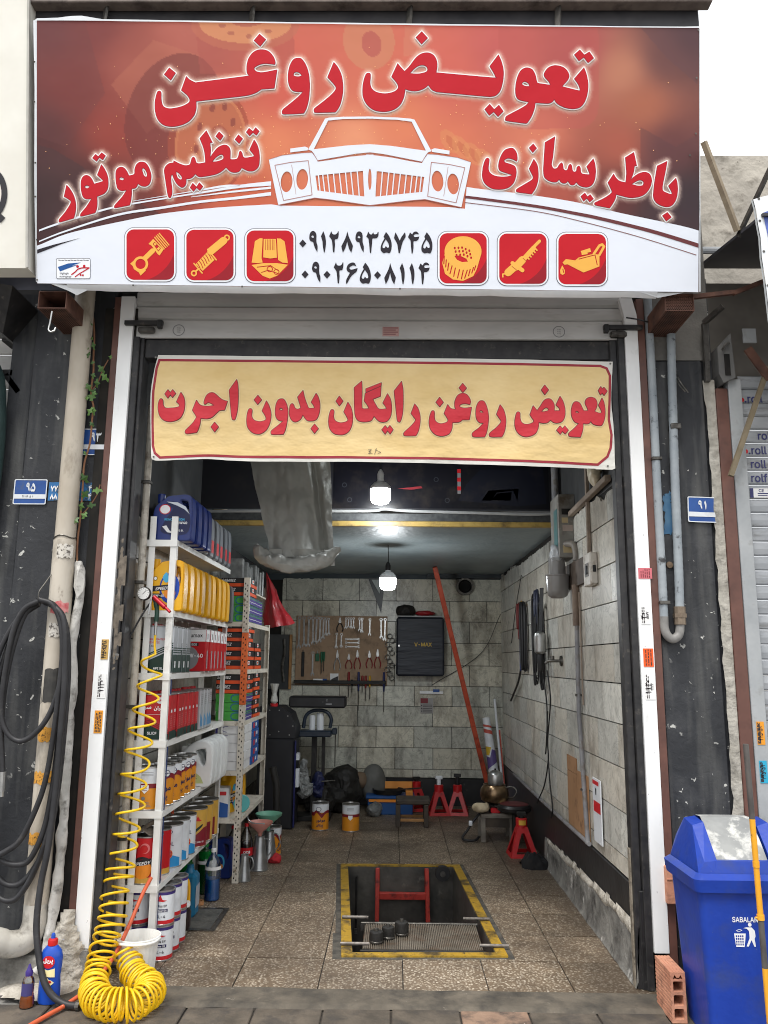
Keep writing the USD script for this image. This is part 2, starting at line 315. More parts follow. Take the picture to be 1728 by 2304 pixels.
PHONE = [('0',681.3,548.1),('9',704.8,544.1),('1',728.2,544.7),('2',751.5,544.3),('8',781.3,544.7),('9',808.8,545.1),('3',837.6,545.3),('5',868.9,546.1),('7',899.3,545.7),('4',930.5,545.7),('5',960.4,546.7),('0',686.5,617.7),('9',711.1,613.3),('0',735.8,618.3),('2',761.9,614.3),('6',792.3,614.3),('5',822.1,614.9),('0',849.4,619.3),('8',877.8,615.7),('1',905.3,616.3),('1',927.2,616.3),('4',954.,615.3)]
YELLOW = [
    "5411,3591* 5429,3638 5438,3713 5432,3776 5410,3833 5379,3840 5341,3833 5319,3820 5308,3801* 5294,3820 5272,3826 5238,3823* 5235,3876 5216,3944* 5197,3944 5122,3939 5109,3923 5116,3905 5159,3867 5200,3823* 5166,3811 5141,3770 5134,3720 5141,3670 5159,3632 5184,3624 5210,3638 5228,3670 5244,3707* 5286,3707* 5272,3670 5260,3644 5263,3613 5285,3591 5319,3586 5351,3601 5366,3638 5360,3676 5342,3713* 5388,3729 5407,3723* 5401,3701 5379,3657*|H5169,3718 5184,3710 5203,3723 5184,3727",
    "5400,3488* 5413,3510* 5429,3494* 5457,3529* 5429,3569* 5413,3547* 5396,3564* 5377,3525*",
    "5035,3576* 5062,3626 5078,3695 5075,3757 5053,3801 5015,3818 4978,3814 4946,3792* 4921,3814 4884,3820 4841,3812* 4837,3858 4815,3908 4771,3933 4721,3939 4677,3923 4642,3883 4628,3826 4633,3770 4645,3726 4661,3718 4674,3732 4675,3770 4686,3807 4714,3828 4752,3829 4790,3814 4796,3795 4783,3776 4763,3744* 4793,3663* 4828,3707* 4859,3663 4890,3616 4927,3597 4959,3610 4981,3651 4982,3707* 5034,3706* 5025,3682 4998,3654*|H4864,3717* 4890,3688 4912,3679 4929,3692 4924,3707 4896,3715",
    "4898,3475* 4932,3518* 4898,3562* 4867,3518*",
    "5033,3845* 5053,3871* 5075,3845* 5106,3883* 5078,3917* 5053,3892* 5034,3919* 5001,3883*",
    "4497,3653* 4529,3701 4547,3776 4544,3851 4532,3902 4513,3938* 4419,3938 4401,3920 4413,3898 4463,3858 4505,3807 4488,3773 4465,3739*",
    "4331,3616 4359,3632 4381,3688 4393,3764 4387,3839 4375,3902 4359,3938* 4265,3938 4248,3920 4256,3898 4306,3861 4349,3817* 4312,3811 4287,3782 4279,3732 4284,3676 4303,3632|H4314,3713 4326,3704 4349,3723* 4325,3725",
    "4240,3676* 4221,3786* 4159,3787* 4130,3807 4069,3811* 4065,3864 4043,3908 4005,3927 3961,3932 3911,3914 3873,3870 3861,3814 3867,3757 3883,3713 3899,3706 3908,3720 3908,3770 3920,3801 3952,3820 3986,3820 4021,3807 4030,3789 4018,3764 3996,3729* 4027,3652* 4055,3685 4093,3695* 4099,3692* 4090,3663 4093,3619 4115,3572 4149,3552 4187,3555 4215,3582 4231,3619 4226,3652* 4187,3643 4149,3648 4132,3663 4143,3676 4174,3683 4206,3681",
    "4162,3460* 4196,3502* 4163,3543* 4130,3500*",
    "3955,3586* 3988,3630* 3956,3670* 3922,3630*",
    "3732,3645* 3762,3689 3780,3759 3777,3828 3762,3892 3742,3928* 3647,3928 3633,3912 3644,3892 3696,3846 3739,3793 3722,3762 3699,3730*",
    "3614,3442* 3626,3516 3628,3631 3621,3736 3603,3799 3592,3805 3577,3793 3569,3736 3548,3527*",
    "3488,3553* 3514,3603 3524,3672 3517,3747 3488,3793 3447,3805 3407,3793 3366,3750* 3343,3788 3302,3800 3250,3799 3216,3782 3198,3741 3192,3672 3190,3495* 3256,3439* 3259,3516 3257,3655 3268,3684 3323,3684* 3308,3655 3279,3614* 3288,3548* 3429,3487* 3424,3574* 3355,3600* 3378,3643 3412,3688 3479,3688* 3470,3666 3447,3634*",
    "3294,3507* 3433,3453* 3430,3481* 3294,3539*",
    "3467,3836* 3488,3863* 3509,3836* 3538,3873* 3511,3912* 3488,3880* 3467,3912* 3437,3872*",
    "3132,3626* 3161,3678 3174,3747 3169,3822 3146,3880 3106,3912 3059,3918 3007,3906 2970,3863 2959,3805 2964,3747 2978,3701 2994,3692 3007,3707 3004,3759 3019,3793 3059,3810 3106,3805 3132,3788 3123,3759 3096,3712*",
    "3055,3572* 3088,3616* 3056,3658* 3025,3616*",
    "2847,3547* 2869,3587 2881,3653 2874,3724 2849,3780 2804,3794 2763,3787 2728,3739* 2707,3780 2667,3803 2631,3790 2609,3744 2609,3689 2616,3653 2630,3639 2644,3648 2657,3678 2682,3690 2710,3678* 2702,3648 2681,3580* 2729,3521* 2745,3592 2768,3653 2783,3680 2834,3680* 2824,3653 2803,3625*",
    "2833,3823* 2867,3863* 2833,3906* 2801,3863*",
    "2538,3595 2563,3608 2586,3658 2593,3724 2586,3805 2571,3876 2553,3915* 2457,3916 2443,3901 2449,3881 2500,3841 2553,3795* 2515,3790 2490,3765 2481,3719 2487,3653 2507,3608|H2517,3690 2533,3678 2551,3696 2533,3701",
    "2401,3615* 2426,3663 2442,3729 2434,3805 2404,3871 2358,3906 2317,3912 2272,3896 2236,3856 2224,3800 2229,3739 2242,3694 2258,3684 2273,3699 2269,3749 2287,3785 2328,3800 2368,3797 2396,3782 2391,3749 2363,3704*",
    "2324,3564* 2358,3605* 2323,3647* 2291,3605*",
    "2135,3425* 2146,3477 2149,3588 2141,3699 2121,3777 2105,3785 2094,3774 2085,3716 2069,3519*",
    "2053,3621* 2027,3699* 1983,3705 1952,3732 1913,3766 1869,3778 1814,3774* 1808,3821 1791,3871 1775,3898* 1697,3909 1675,3902 1675,3882 1697,3860 1747,3813 1779,3763* 1764,3738 1741,3702* 1776,3613* 1802,3649 1830,3663 1880,3667 1936,3658* 1908,3641 1880,3633 1855,3649 1844,3638 1850,3605 1869,3566 1902,3544 1936,3549 1985,3591 2013,3609",
    "1938,3809* 1973,3850* 1937,3893* 1905,3849*",
    "1636,3541* 1661,3583 1672,3638 1664,3710 1636,3766 1592,3793 1536,3802 1481,3788 1445,3749 1431,3688 1436,3633 1450,3602 1464,3600 1475,3616 1478,3655 1497,3680 1542,3682 1597,3677 1624,3666 1617,3644 1597,3627*",
    "1520,3517* 1541,3544* 1562,3517* 1590,3552* 1561,3587* 1542,3563* 1520,3594* 1493,3555*",
]
WORDS = {
    "behran": ['62,10 63,12 69,14 74,19 75,28 70,38 79,43 81,42 83,38 86,28 88,27 95,27 96,28 97,36 101,43 109,49 116,49 122,44 123,41 123,34 120,27 131,27 134,29 134,35 131,47 137,49 142,48 145,37 144,23 137,17 126,16 125,8 120,3 117,2 105,3 99,7 96,12 96,16 88,16 86,17 84,17 83,13 79,8 69,2 65,3|H107,19 107,13 110,10 115,11 115,17 113,19|H108,36 106,27 108,27 112,30 113,38 112,40 110,40', '130,7 132,10 138,10 140,7 139,1 137,0 131,1', '48,65 59,65 60,16 49,16', '0,13 0,23 3,32 13,30 11,24 11,18 15,12 24,12 27,13 30,18 30,25 26,35 26,38 33,41 37,41 41,28 41,17 38,9 33,4 25,1 11,2 4,6', '16,54 19,57 23,57 26,54 26,49 24,47 18,47 16,49'],
    "super": ['57,11 55,21 63,21 67,23 67,26 64,26 59,29 57,33 57,40 61,49 67,53 73,53 79,49 81,46 83,36 91,36 93,38 95,49 105,47 105,37 106,36 112,36 114,38 116,49 121,49 126,48 125,39 126,36 133,36 135,37 135,43 132,55 139,58 143,57 146,46 146,35 144,31 138,26 127,25 120,29 114,25 105,25 100,28 92,25 81,25 74,16 61,11|H69,44 67,42 67,36 73,35 72,43', '43,12 43,16 45,19 51,18 52,12 50,10 45,10', '0,19 1,21 7,23 12,28 13,31 12,40 8,46 9,48 18,52 25,36 37,36 39,39 37,56 47,58 50,47 50,35 44,27 37,25 22,26 17,17 7,11 3,12', '37,6 39,9 44,9 46,6 46,2 44,0 39,0 37,2', '31,16 33,19 38,19 40,16 40,12 38,10 33,10 31,12'],
    "motor": ['89,1 87,11 95,11 99,13 99,16 96,16 91,19 89,23 89,30 93,39 99,43 105,43 111,39 113,36 115,26 122,26 125,29 128,37 135,44 146,43 152,35 153,24 151,19 148,16 138,15 130,19 124,15 113,15 106,6 93,1|H138,34 134,27 136,26 142,26 143,27 143,31 141,34|H101,34 99,32 99,26 105,25 104,33', '75,57 75,62 77,64 82,64 84,62 83,56 77,55', '31,1 29,11 37,11 41,14 41,16 38,16 33,19 31,23 32,34 37,41 41,43 47,43 51,41 55,36 57,26 68,26 71,30 68,47 79,49 82,37 82,26 80,21 77,18 69,15 55,15 48,6 35,1|H43,34 41,32 41,26 47,25 46,33', '63,62 65,64 70,64 72,62 71,56 65,55 63,57', '5,0 0,10 10,15 13,21 13,27 8,37 15,41 19,41 24,29 24,19 22,13 15,5'],
    "peykan": ['137,16 139,19 144,19 146,16 146,12 144,10 139,10 137,12', '48,51 48,74 59,74 60,38 62,36 76,36 77,38 76,42 67,51 67,60 78,68 86,72 89,72 93,63 81,58 78,55 86,45 90,36 101,36 104,41 105,49 110,49 116,48 115,40 117,36 131,36 133,39 131,56 141,58 144,47 144,35 138,27 131,25 117,25 110,29 102,25 91,25 84,29 77,25 58,25 53,27 50,30 49,50', '131,6 133,9 138,9 140,6 140,2 138,0 133,0 131,2', '125,12 125,16 127,19 133,18 134,12 132,10 127,10', '110,12 110,17 112,19 117,19 119,17 119,12 117,10 112,10', '98,12 98,17 100,19 105,19 107,17 107,12 105,10 100,10', '0,22 0,32 3,41 13,39 11,33 11,27 15,21 24,21 27,22 30,27 30,34 26,44 26,47 33,50 37,50 41,37 41,26 38,18 33,13 25,10 11,11 4,15', '16,63 19,66 23,66 26,63 26,58 24,56 18,56 16,58'],
    "pars": ['144,16 146,19 151,19 153,16 153,12 151,10 146,10 144,12', '114,74 125,74 125,53 126,52 126,39 127,36 138,36 140,38 140,45 138,56 148,58 151,47 151,35 145,27 138,25 124,25 119,27 116,30 115,50 114,51', '138,6 140,9 145,9 147,6 147,2 145,0 140,0 138,2', '132,12 132,16 134,19 140,18 141,12 139,10 134,10', '87,10 82,20 92,25 95,31 95,37 90,47 97,51 101,51 106,39 106,29 104,23 97,15', '0,23 0,33 3,42 13,39 11,32 12,24 17,21 24,21 28,23 30,28 30,35 27,43 27,47 38,49 40,38 42,36 47,36 50,39 51,49 61,48 62,47 61,37 62,36 69,36 70,37 70,43 67,55 75,58 78,57 81,46 81,35 80,32 73,26 62,25 56,29 50,25 41,26 39,19 34,14 27,11 9,12 2,18'],
    "pril": ['113,16 115,19 120,19 122,16 122,12 120,10 115,10 113,12', '61,17 63,19 68,19 70,17 70,12 68,10 63,10 61,12', '74,11 70,20 77,23 82,28 83,31 82,40 78,46 79,48 88,52 95,36 107,36 109,39 107,56 117,58 120,47 120,35 114,27 107,25 92,26 87,17 77,11', '107,6 109,9 114,9 116,6 116,2 114,0 109,0 107,2', '101,12 101,16 103,19 109,18 110,12 108,10 103,10', '0,23 0,33 3,42 13,39 11,33 11,27 14,22 24,21 28,24 30,32 28,74 40,74 40,40 42,36 55,36 57,38 57,45 54,56 65,58 68,47 68,35 67,32 62,27 55,25 40,26 37,18 32,13 27,11 9,12 2,18', '49,12 49,17 51,19 56,19 58,17 58,12 56,10 51,10'],
}
# ---------------------------------------------------------------- special materials
def terrazzo():
    nd = {'g': ('geometry', {}), 'oi': ('object_info', {}),
          'v': ('voronoi_texture', {'scale': 78., 'feature': 'f1', 'randomness': 1.}), 'rv': ('rgb_ramp', {'ramp': [(.34,(1,1,1)),(.52,(0,0,0))]}),
          'sz': ('noise_texture', {'scale': 55., 'detail': 1.}), 'rs': ('rgb_ramp', {'ramp': [(.34,(0,0,0)),(.48,(1,1,1))]}),
          'mm': ('math', {'math_type': 'multiply'}),
          'n': ('noise_texture', {'scale': 9., 'detail': 6., 'roughness': .65}), 'rm': ('rgb_ramp', {'ramp': [(.3, S(98,83,66)),(.7, S(128,111,91))]}),
          'cm': ('rgb_ramp', {'ramp': [(.0, S(142,129,110)),(.5, S(180,167,147)),(1., S(206,195,177))]}), 'sc': ('separate_color', {}),
          'mx': ('mix_color', {'blend_type': 'mix'}),
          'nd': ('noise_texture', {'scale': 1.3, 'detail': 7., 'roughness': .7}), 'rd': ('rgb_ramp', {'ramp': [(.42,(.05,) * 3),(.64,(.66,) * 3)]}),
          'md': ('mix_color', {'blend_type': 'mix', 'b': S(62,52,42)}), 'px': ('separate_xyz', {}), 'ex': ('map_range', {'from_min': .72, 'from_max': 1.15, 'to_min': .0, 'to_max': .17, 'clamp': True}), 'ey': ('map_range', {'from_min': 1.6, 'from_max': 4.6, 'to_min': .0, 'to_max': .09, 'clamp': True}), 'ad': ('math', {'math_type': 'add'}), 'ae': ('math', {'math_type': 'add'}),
          'mr': ('map_range', {'to_min': .82, 'to_max': 1.16}), 'hv': ('hsv', {}),
          'b': ('bump', {'strength': .18, 'distance': .004}), 'p': ('principled_bsdf', {'roughness': .52}),
          'rr': ('map_range', {'to_min': .34, 'to_max': .66})}
    l = [('g.position', 'v.vector'),('g.position', 'n.vector'),('g.position', 'nd.vector'),('g.position', 'sz.vector'),('sz.fac', 'rs.fac'),('v.distance', 'rv.fac'),
         ('rv.color', 'mm.value1'),('rs.color', 'mm.value2'),('v.color', 'sc.color'),('sc.r', 'cm.fac'),('n.fac', 'rm.fac'),('mm.value', 'mx.fac'),('rm.color', 'mx.a'),('cm.color', 'mx.b'),
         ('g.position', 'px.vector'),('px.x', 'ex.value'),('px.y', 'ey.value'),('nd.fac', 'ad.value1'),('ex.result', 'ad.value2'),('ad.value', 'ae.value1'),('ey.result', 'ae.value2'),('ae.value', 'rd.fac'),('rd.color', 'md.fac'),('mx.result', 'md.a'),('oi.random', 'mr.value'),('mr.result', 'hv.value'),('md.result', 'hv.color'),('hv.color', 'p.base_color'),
         ('n.fac', 'b.height'),('b.normal', 'p.normal'),('nd.fac', 'rr.value'),('rr.result', 'p.roughness')]
    return usdkit.material(stage, '/World/Looks/terrazzo', nd, l, surface='p.BSDF')
M_TERR = terrazzo()

def marble(name, a, b, grime, glo, ghi):
    nd = {'g': ('geometry', {}), 'oi': ('object_info', {}), 'tc': ('texture_coordinate', {}),
          'n': ('noise_texture', {'scale': 5., 'detail': 8., 'roughness': .7, 'distortion': 1.6}), 'r': ('rgb_ramp', {'ramp': [(.3, a),(.48, b),(.55, tuple(np.array(b) * 1.12)),(.72, tuple(np.array(a) * .8))]}),
          'nv': ('noise_texture', {'scale': 2.4, 'detail': 6., 'roughness': .6, 'distortion': 3.}), 'rv': ('rgb_ramp', {'ramp': [(.485,(0,0,0)),(.5,(.5,) * 3),(.515,(0,0,0))]}), 'mv': ('mix_color', {'blend_type': 'mix', 'b': S(96,98,92)}),
          'mp': ('mapping', {'mapping_type': 'point', 'scale': (1.,1.,.45)}),
          'nd': ('noise_texture', {'scale': 3.2, 'detail': 7., 'roughness': .72}), 'rd': ('rgb_ramp', {'ramp': [(glo,(0,0,0)),(ghi,(.8,) * 3)]}), 'md': ('mix_color', {'blend_type': 'mix', 'b': grime}),
          'mr': ('map_range', {'to_min': .84, 'to_max': 1.12}), 'hv': ('hsv', {}), 'bn': ('noise_texture', {'scale': 60., 'detail': 3.}), 'bu': ('bump', {'strength': .08, 'distance': .004}),
          'p': ('principled_bsdf', {'roughness': .34})}
    l = [('g.position', 'n.vector'),('n.fac', 'r.fac'),('g.position', 'nv.vector'),('nv.fac', 'rv.fac'),('rv.color', 'mv.fac'),('r.color', 'mv.a'),('g.position', 'mp.vector'),('mp.vector', 'nd.vector'),('nd.fac', 'rd.fac'),
         ('rd.color', 'md.fac'),('mv.result', 'md.a'),('oi.random', 'mr.value'),('mr.result', 'hv.value'),('md.result', 'hv.color'),('hv.color', 'p.base_color'),('g.position', 'bn.vector'),('bn.fac', 'bu.height'),('bu.normal', 'p.normal')]
    return usdkit.material(stage, '/World/Looks/' + name, nd, l, surface='p.BSDF')
M_TILE_R = [marble('marble_warm', S(166,160,147), S(196,191,179), S(96,76,54),.50,.72), marble('marble_grey', S(166,165,157), S(198,197,189), S(74,66,56),.50,.74)]
M_TILE_B = [marble('marble_back', S(160,160,149), S(194,194,181), S(50,45,38),.48,.72), marble('marble_back_warm', S(164,159,141), S(192,188,171), S(66,54,40),.50,.72)]

def dark_paint():
    nd = {'g': ('geometry', {}), 'n': ('noise_texture', {'scale': 4., 'detail': 7., 'roughness': .65}), 'r': ('rgb_ramp', {'ramp': [(.3, S(27,29,33)),(.55, S(40,42,46)),(.75, S(66,67,69))]}),
          'c': ('noise_texture', {'scale': 26., 'detail': 5., 'roughness': .55, 'distortion': .5}), 'cr': ('rgb_ramp', {'ramp': [(.655,(0,0,0)),(.675,(1,1,1))]}),
          'a': ('noise_texture', {'scale': 2.1, 'detail': 3.}), 'ar': ('rgb_ramp', {'ramp': [(.44,(0,0,0)),(.52,(1,1,1))]}), 'mm': ('math', {'math_type': 'multiply'}), 'mx': ('mix_color', {'blend_type': 'mix', 'b': S(188,188,182)}),
          'mp': ('mapping', {'mapping_type': 'point', 'scale': (3.,3.,.35)}), 's': ('noise_texture', {'scale': 5., 'detail': 4.}), 'sr': ('rgb_ramp', {'ramp': [(.48,(0,0,0)),(.78,(.45,) * 3)]}), 'ms': ('mix_color', {'blend_type': 'mix', 'b': S(112,112,108)}),
          'b': ('bump', {'strength': .35, 'distance': .01}), 'p': ('principled_bsdf', {'roughness': .62})}
    l = [('g.position', 'n.vector'),('g.position', 'c.vector'),('g.position', 'a.vector'),('n.fac', 'r.fac'),('c.fac', 'cr.fac'),('a.fac', 'ar.fac'),('cr.color', 'mm.value1'),('ar.color', 'mm.value2'),
         ('g.position', 'mp.vector'),('mp.vector', 's.vector'),('s.fac', 'sr.fac'),('sr.color', 'ms.fac'),('r.color', 'ms.a'),('ms.result', 'mx.a'),('mm.value', 'mx.fac'),('mx.result', 'p.base_color'),('c.fac', 'b.height'),('b.normal', 'p.normal')]
    return usdkit.material(stage, '/World/Looks/chipped_dark_paint', nd, l, surface='p.BSDF')
M_DARK = dark_paint()
M_CONC = mat('concrete', S(120,116,108), S(150,146,136), sc=5, rough=.85, bump=.5, bsc=30, bd=.01, dirt=S(70,66,60), dsc=3, dlo=.5, dhi=.75, damt=.7)
M_SILL = mat('sill_concrete', S(74,69,61), S(110,102,90), sc=4, lo=.3, hi=.7, rough=.8, bump=.5, bsc=35, bd=.008, dirt=S(52,50,47), dsc=6, dlo=.45, dhi=.68, damt=.8, dirt2=S(150,142,128), d2sc=16, d2lo=.66, d2hi=.74)
M_BLACKST = mat('black_steel', S(30,30,32), S(50,49,49), sc=14, rough=.45, bump=.25, bsc=60, bd=.004, dirt=S(96,90,82), dsc=22, dlo=.6, dhi=.72, damt=.7)
M_WHITEST = mat('white_enamel_steel', S(226,227,226), S(240,241,240), sc=3, rough=.38, dirt=S(150,146,138), dsc=9, dlo=.6, dhi=.8, damt=.6, dirt2=S(72,66,60), d2sc=48, d2lo=.685, d2hi=.72, stretch=(1,1,.5))
M_BROWN = mat('brown_paint', S(92,62,54), S(108,74,64), sc=5, rough=.5, dirt=S(70,48,42), dsc=8, damt=.6)
M_GREYST = mat('grey_paint_steel', S(150,154,156), S(170,173,174), sc=6, rough=.5, dirt=S(110,108,102), dsc=12, dlo=.55, dhi=.75, damt=.6)
M_SLAT = mat('shutter_slat_enamel', S(176,176,174), S(194,193,190), sc=4, rough=.45, dirt=S(120,117,110), dsc=8, dlo=.55, dhi=.78, damt=.55, stretch=(.6,1,2.5))
M_PLASTER = mat('rough_plaster', S(150,146,136), S(186,182,172), sc=6, rough=.9, bump=.8, bsc=22, bd=.02, dirt=S(92,88,80), dsc=7, dlo=.52, dhi=.7, damt=.7)
M_SPALL = mat('spalled_plaster', S(160,154,142), S(200,194,182), sc=9, rough=.9, bump=1., bsc=18, bd=.03, dirt=S(120,112,98), dsc=10, dlo=.5, dhi=.66, damt=.8)
M_CURB = mat('scarred_cement', S(96,94,90), S(140,138,132), sc=7, rough=.85, bump=.6, bsc=26, bd=.015, dirt=S(205,202,196), dsc=9, dlo=.6, dhi=.7, damt=.9, dirt2=S(52,50,48), d2sc=5, d2lo=.55, d2hi=.7)
M_BITUMEN = mat('black_skirting_paint', S(26,26,27), S(40,40,41), sc=8, rough=.4, bump=.3, bsc=30, bd=.006, dirt=S(88,86,82), dsc=20, dlo=.64, dhi=.74, damt=.8)
M_JOINT = plain('dark_joint', S(30,28,25), rough=.9)
M_GROUT = mat('dark_grout', S(46,42,38), S(70,64,58), sc=20, rough=.9)
M_CEIL = mat('grey_green_ceiling_paint', S(120,131,134), S(138,148,150), sc=3, rough=.45, bump=.5, bsc=26, bd=.012)
M_DKGREY = mat('dark_grey_wall', S(52,54,56), S(72,73,73), sc=3, rough=.8, bump=.4, bsc=15, bd=.01)  # dark grey tones for the upper walls, front ceiling and framed board
M_RUST = mat('rusty_perforated_steel', S(84,56,46), S(110,76,62), sc=9, rough=.7, bump=.2, dirt=S(66,46,40), dsc=14, dlo=.5, dhi=.7)
M_STEEL = mat('bright_steel', S(168,168,166), S(186,186,184), sc=20, rough=.3, metal=.9)
M_DSTEEL = mat('oily_steel', S(86,84,80), S(116,113,108), sc=18, rough=.4, metal=.85, dirt=S(40,36,32), dsc=12, dlo=.5, dhi=.7)
M_BLK = plain('black_rubber', S(28,28,30), rough=.55)
M_BLKG = mat('black_grime', S(22,21,20), S(40,38,35), sc=8, rough=.6, bump=.4, bsc=25)
M_HOLE = plain('dark_inside', S(14,14,14), rough=.9)  # near-black colour stands in for the shade inside holes, slots and boxes
M_WHITE = plain('white_print', S(236,237,238), rough=.45)
M_BLACKP = plain('black_print', S(34,33,38), rough=.45)
M_REDP = plain('red_print', S(196,32,40), rough=.4)
M_BLUEP = plain('blue_print', S(30,72,140), rough=.4)
M_ORANGEP = plain('orange_print', S(232,140,40), rough=.4)

# ---------------------------------------------------------------- ground, floor, pit
XL, XR, YB, ZC = -1.42,1.2,4.9,2.47
g = MB()
for a in ((-200,200,-200,-.42),(-200,-1.36,-.42,200),(1.26,200,-.42,200),(-1.36,1.26,4.96,200)):
    g.flat(sbox(a[0], a[2], a[1], a[3]),(0,0,-.03),(1,0,0),(0,1,0))
structure('ground', g, mat('street_asphalt', S(122,120,116), S(146,143,138), sc=3, rough=.9, bump=.5, bsc=60))  # mostly out of view; tone chosen to bounce daylight up under the facade
T = Thing('pavement', kind='structure')
T.part('bedding', MB().box(-6,6,-2.6,-.225,-.2,-.012), M_GROUT)
M_PAVE = [mat('pink_paver', S(124,100,84), S(152,126,106), sc=7, rough=.85, bump=.4, dirt=S(70,64,60), dsc=5, dlo=.5, dhi=.65, vary=.08), mat('grey_paver', S(72,66,58), S(100,91,80), sc=7, rough=.85, bump=.4, dirt=S(66,62,58), dsc=5, dlo=.48, dhi=.64, vary=.08)]
for j in range(3):
    for i in range(-8,9):
        x0 = i * .3 + (.15 if j % 2 else 0)
        y1 = -.236 - j * .2 + .004
        T.part('paving_stone', MB().box(x0 + .004, x0 + .296, y1 - .194, y1,-.05,-.001 + rng.uniform(-.003,.003),.004), M_PAVE[int(rng.random() < .88)])
s = MB(); ny = 12
xs = np.linspace(-1.55,1.9,90); ys = np.linspace(-.232,-.03,10)
V = np.array([(x, y + (.012 * (meshkit.noise([[x * 9,3,1]])[0] - .5) if k in (0,9) else 0),.004 + .006 * meshkit.fbm([[x * 5, y * 5,0]])[0] - (.012 if k == 0 else 0)) for x in xs for k, y in enumerate(ys)])
F = [(i * 10 + j,(i + 1) * 10 + j,(i + 1) * 10 + j + 1, i * 10 + j + 1) for i in range(89) for j in range(9)]
s.add(V, F)
structure('threshold', s, M_SILL, smooth=True)
structure('sill_bed', MB().box(-1.55,1.9,-.23,-.03,-.12,-.01), M_SILL)

PIT = Polygon([(-.262,.395),(.607,.425),(.507,2.343),(-.39,2.322)])
PIT_IN = Polygon([(-.205,.452),(.545,.478),(.452,2.285),(-.330,2.265)])
fl = Thing('floor', kind='structure')
bed = sbox(XL - .1,-.03, XR + .06, YB + .05).difference(PIT.buffer(-.01))
fl.part('grout_bed', MB().slab(bed,(0,0,-.06),(1,0,0),(0,1,0),.052), M_GROUT)
mort = PIT.buffer(.045, join_style=2).difference(PIT.buffer(-.005))
cut = PIT.buffer(.03, join_style=2)
for j in range(13):
    for i in range(-4,4):
        x0, y0 = -.745 + .4 * (i + 1),-.03 + .4 * j
        q = sbox(max(x0, XL - .08) + .003, y0 + .003, min(x0 + .4, XR + .05) - .003, min(y0 + .4, YB + .04) - .003).difference(cut)
        if q.is_empty or q.area < .003: continue
        z = rng.uniform(-.002,.0015)
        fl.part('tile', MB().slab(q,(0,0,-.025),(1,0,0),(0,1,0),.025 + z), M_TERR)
fl.part('mortar', MB().slab(mort,(0,0,-.03),(1,0,0),(0,1,0),.0285), mat('pit_mortar', S(60,58,54), S(92,88,80), sc=12, rough=.9, bump=.6))
cov = Thing('drain_cover', 'worn grey square drain cover set in the floor by the shelf foot', 'drain cover',(-1.15,.98,0))
cov.part('cover', MB().box(-1.33,-1.03,.80,1.16,.0015,.007,.003), mat('worn_iron', S(70,70,68), S(96,95,90), sc=12, rough=.7, bump=.5))
cov.part('frame', MB().slab(sbox(-1.36,.77,-1.,1.19).difference(sbox(-1.335,.795,-1.025,1.165)),(0,0,.001),(1,0,0),(0,1,0),.004), M_DSTEEL)

pit = Thing('inspection_pit', 'rectangular inspection pit in the floor with worn yellow edging', 'inspection pit',(.12,1.36,0))
M_PITW = mat('oily_pit_wall', S(62,61,58), S(92,89,83), sc=6, rough=.35, bump=.4, bsc=18, dirt=S(120,116,106), dsc=9, dlo=.62, dhi=.72, damt=.8)
c = np.array(PIT_IN.exterior.coords)[:4]
for k in range(4):
    a, b = c[k], c[(k + 1) % 4]; d = (b - a) / np.linalg.norm(b - a); nrm = np.array([d[1],-d[0]]) * .05
    V = [(*a,0),(*b,0),(*b,-1.5),(*a,-1.5)]
    V += [(p[0] + nrm[0], p[1] + nrm[1], p[2]) for p in V]
    pit.part('pit_wall', MB().add(V, [(0,3,2,1),(4,5,6,7),(0,1,5,4),(3,7,6,2),(0,4,7,3),(1,2,6,5)]), M_PITW)
pit.part('pit_floor', MB().slab(PIT_IN.buffer(.04),(0,0,-1.52),(1,0,0),(0,1,0),.02), M_PITW)
M_YEL = mat('worn_yellow_paint', S(160,126,32), S(190,152,46), sc=7, rough=.55, dirt=S(48,42,32), dsc=7, dlo=.46, dhi=.62, damt=.9, dirt2=S(38,34,28), d2sc=30, d2lo=.6, d2hi=.68, bump=.3)
ring = PIT.difference(PIT_IN)
o = np.array(PIT.exterior.coords)[:4]
for k in range(4):
    q = Polygon([o[k], o[(k + 1) % 4], c[(k + 1) % 4], c[k]]).buffer(-.0015)
    pit.part('edge_beam', MB().slab(q,(0,0,-.10),(1,0,0),(0,1,0),.107), M_YEL)
lad = Thing('ladder', 'red steel ladder standing inside the inspection pit', 'ladder',(.08,2.1,-1.5))
M_RED = mat('red_paint', S(168,48,40), S(190,66,54), sc=9, rough=.5, dirt=S(96,40,34), dsc=14, dlo=.55, dhi=.7)
for x, q in ((-.108,-.004),(.254,.03)): lad.part('rail', MB().bar((x,2.235,.0),(x + q,2.05,-1.45),.03,.03, b=.003), M_RED)
for z in (-.185,-.50,-.82): y = 2.235 + .185 * z / 1.45; lad.part('rung', MB().box(-.094,.243 - z * .02, y - .022, y + .022, z - .022, z + .022,.003), M_RED)
M_BARS = mat('worn_bar_steel', S(100,94,88), S(132,126,120), sc=20, rough=.45, metal=.6, dirt=S(60,54,48), dsc=18, dlo=.5, dhi=.66)
tr = Thing('drip_tray_platform', 'ribbed metal platform hung on steel bars across the front of the pit', 'platform',(.17,.68,0))
tr.part('bed', MB().box(-.16,.495,.56,.985,-.045,-.018,.004), mat('ribbed_bed', S(60,54,46), S(96,88,76), sc=8, rough=.6, metal=.2, dirt=S(96,66,44), dsc=7, dlo=.5, dhi=.68, damt=.8))
rb = MB()
for k in range(64): x = -.152 + k * .0101; rb.box(x, x + .0045,.565,.98,-.018,-.011)
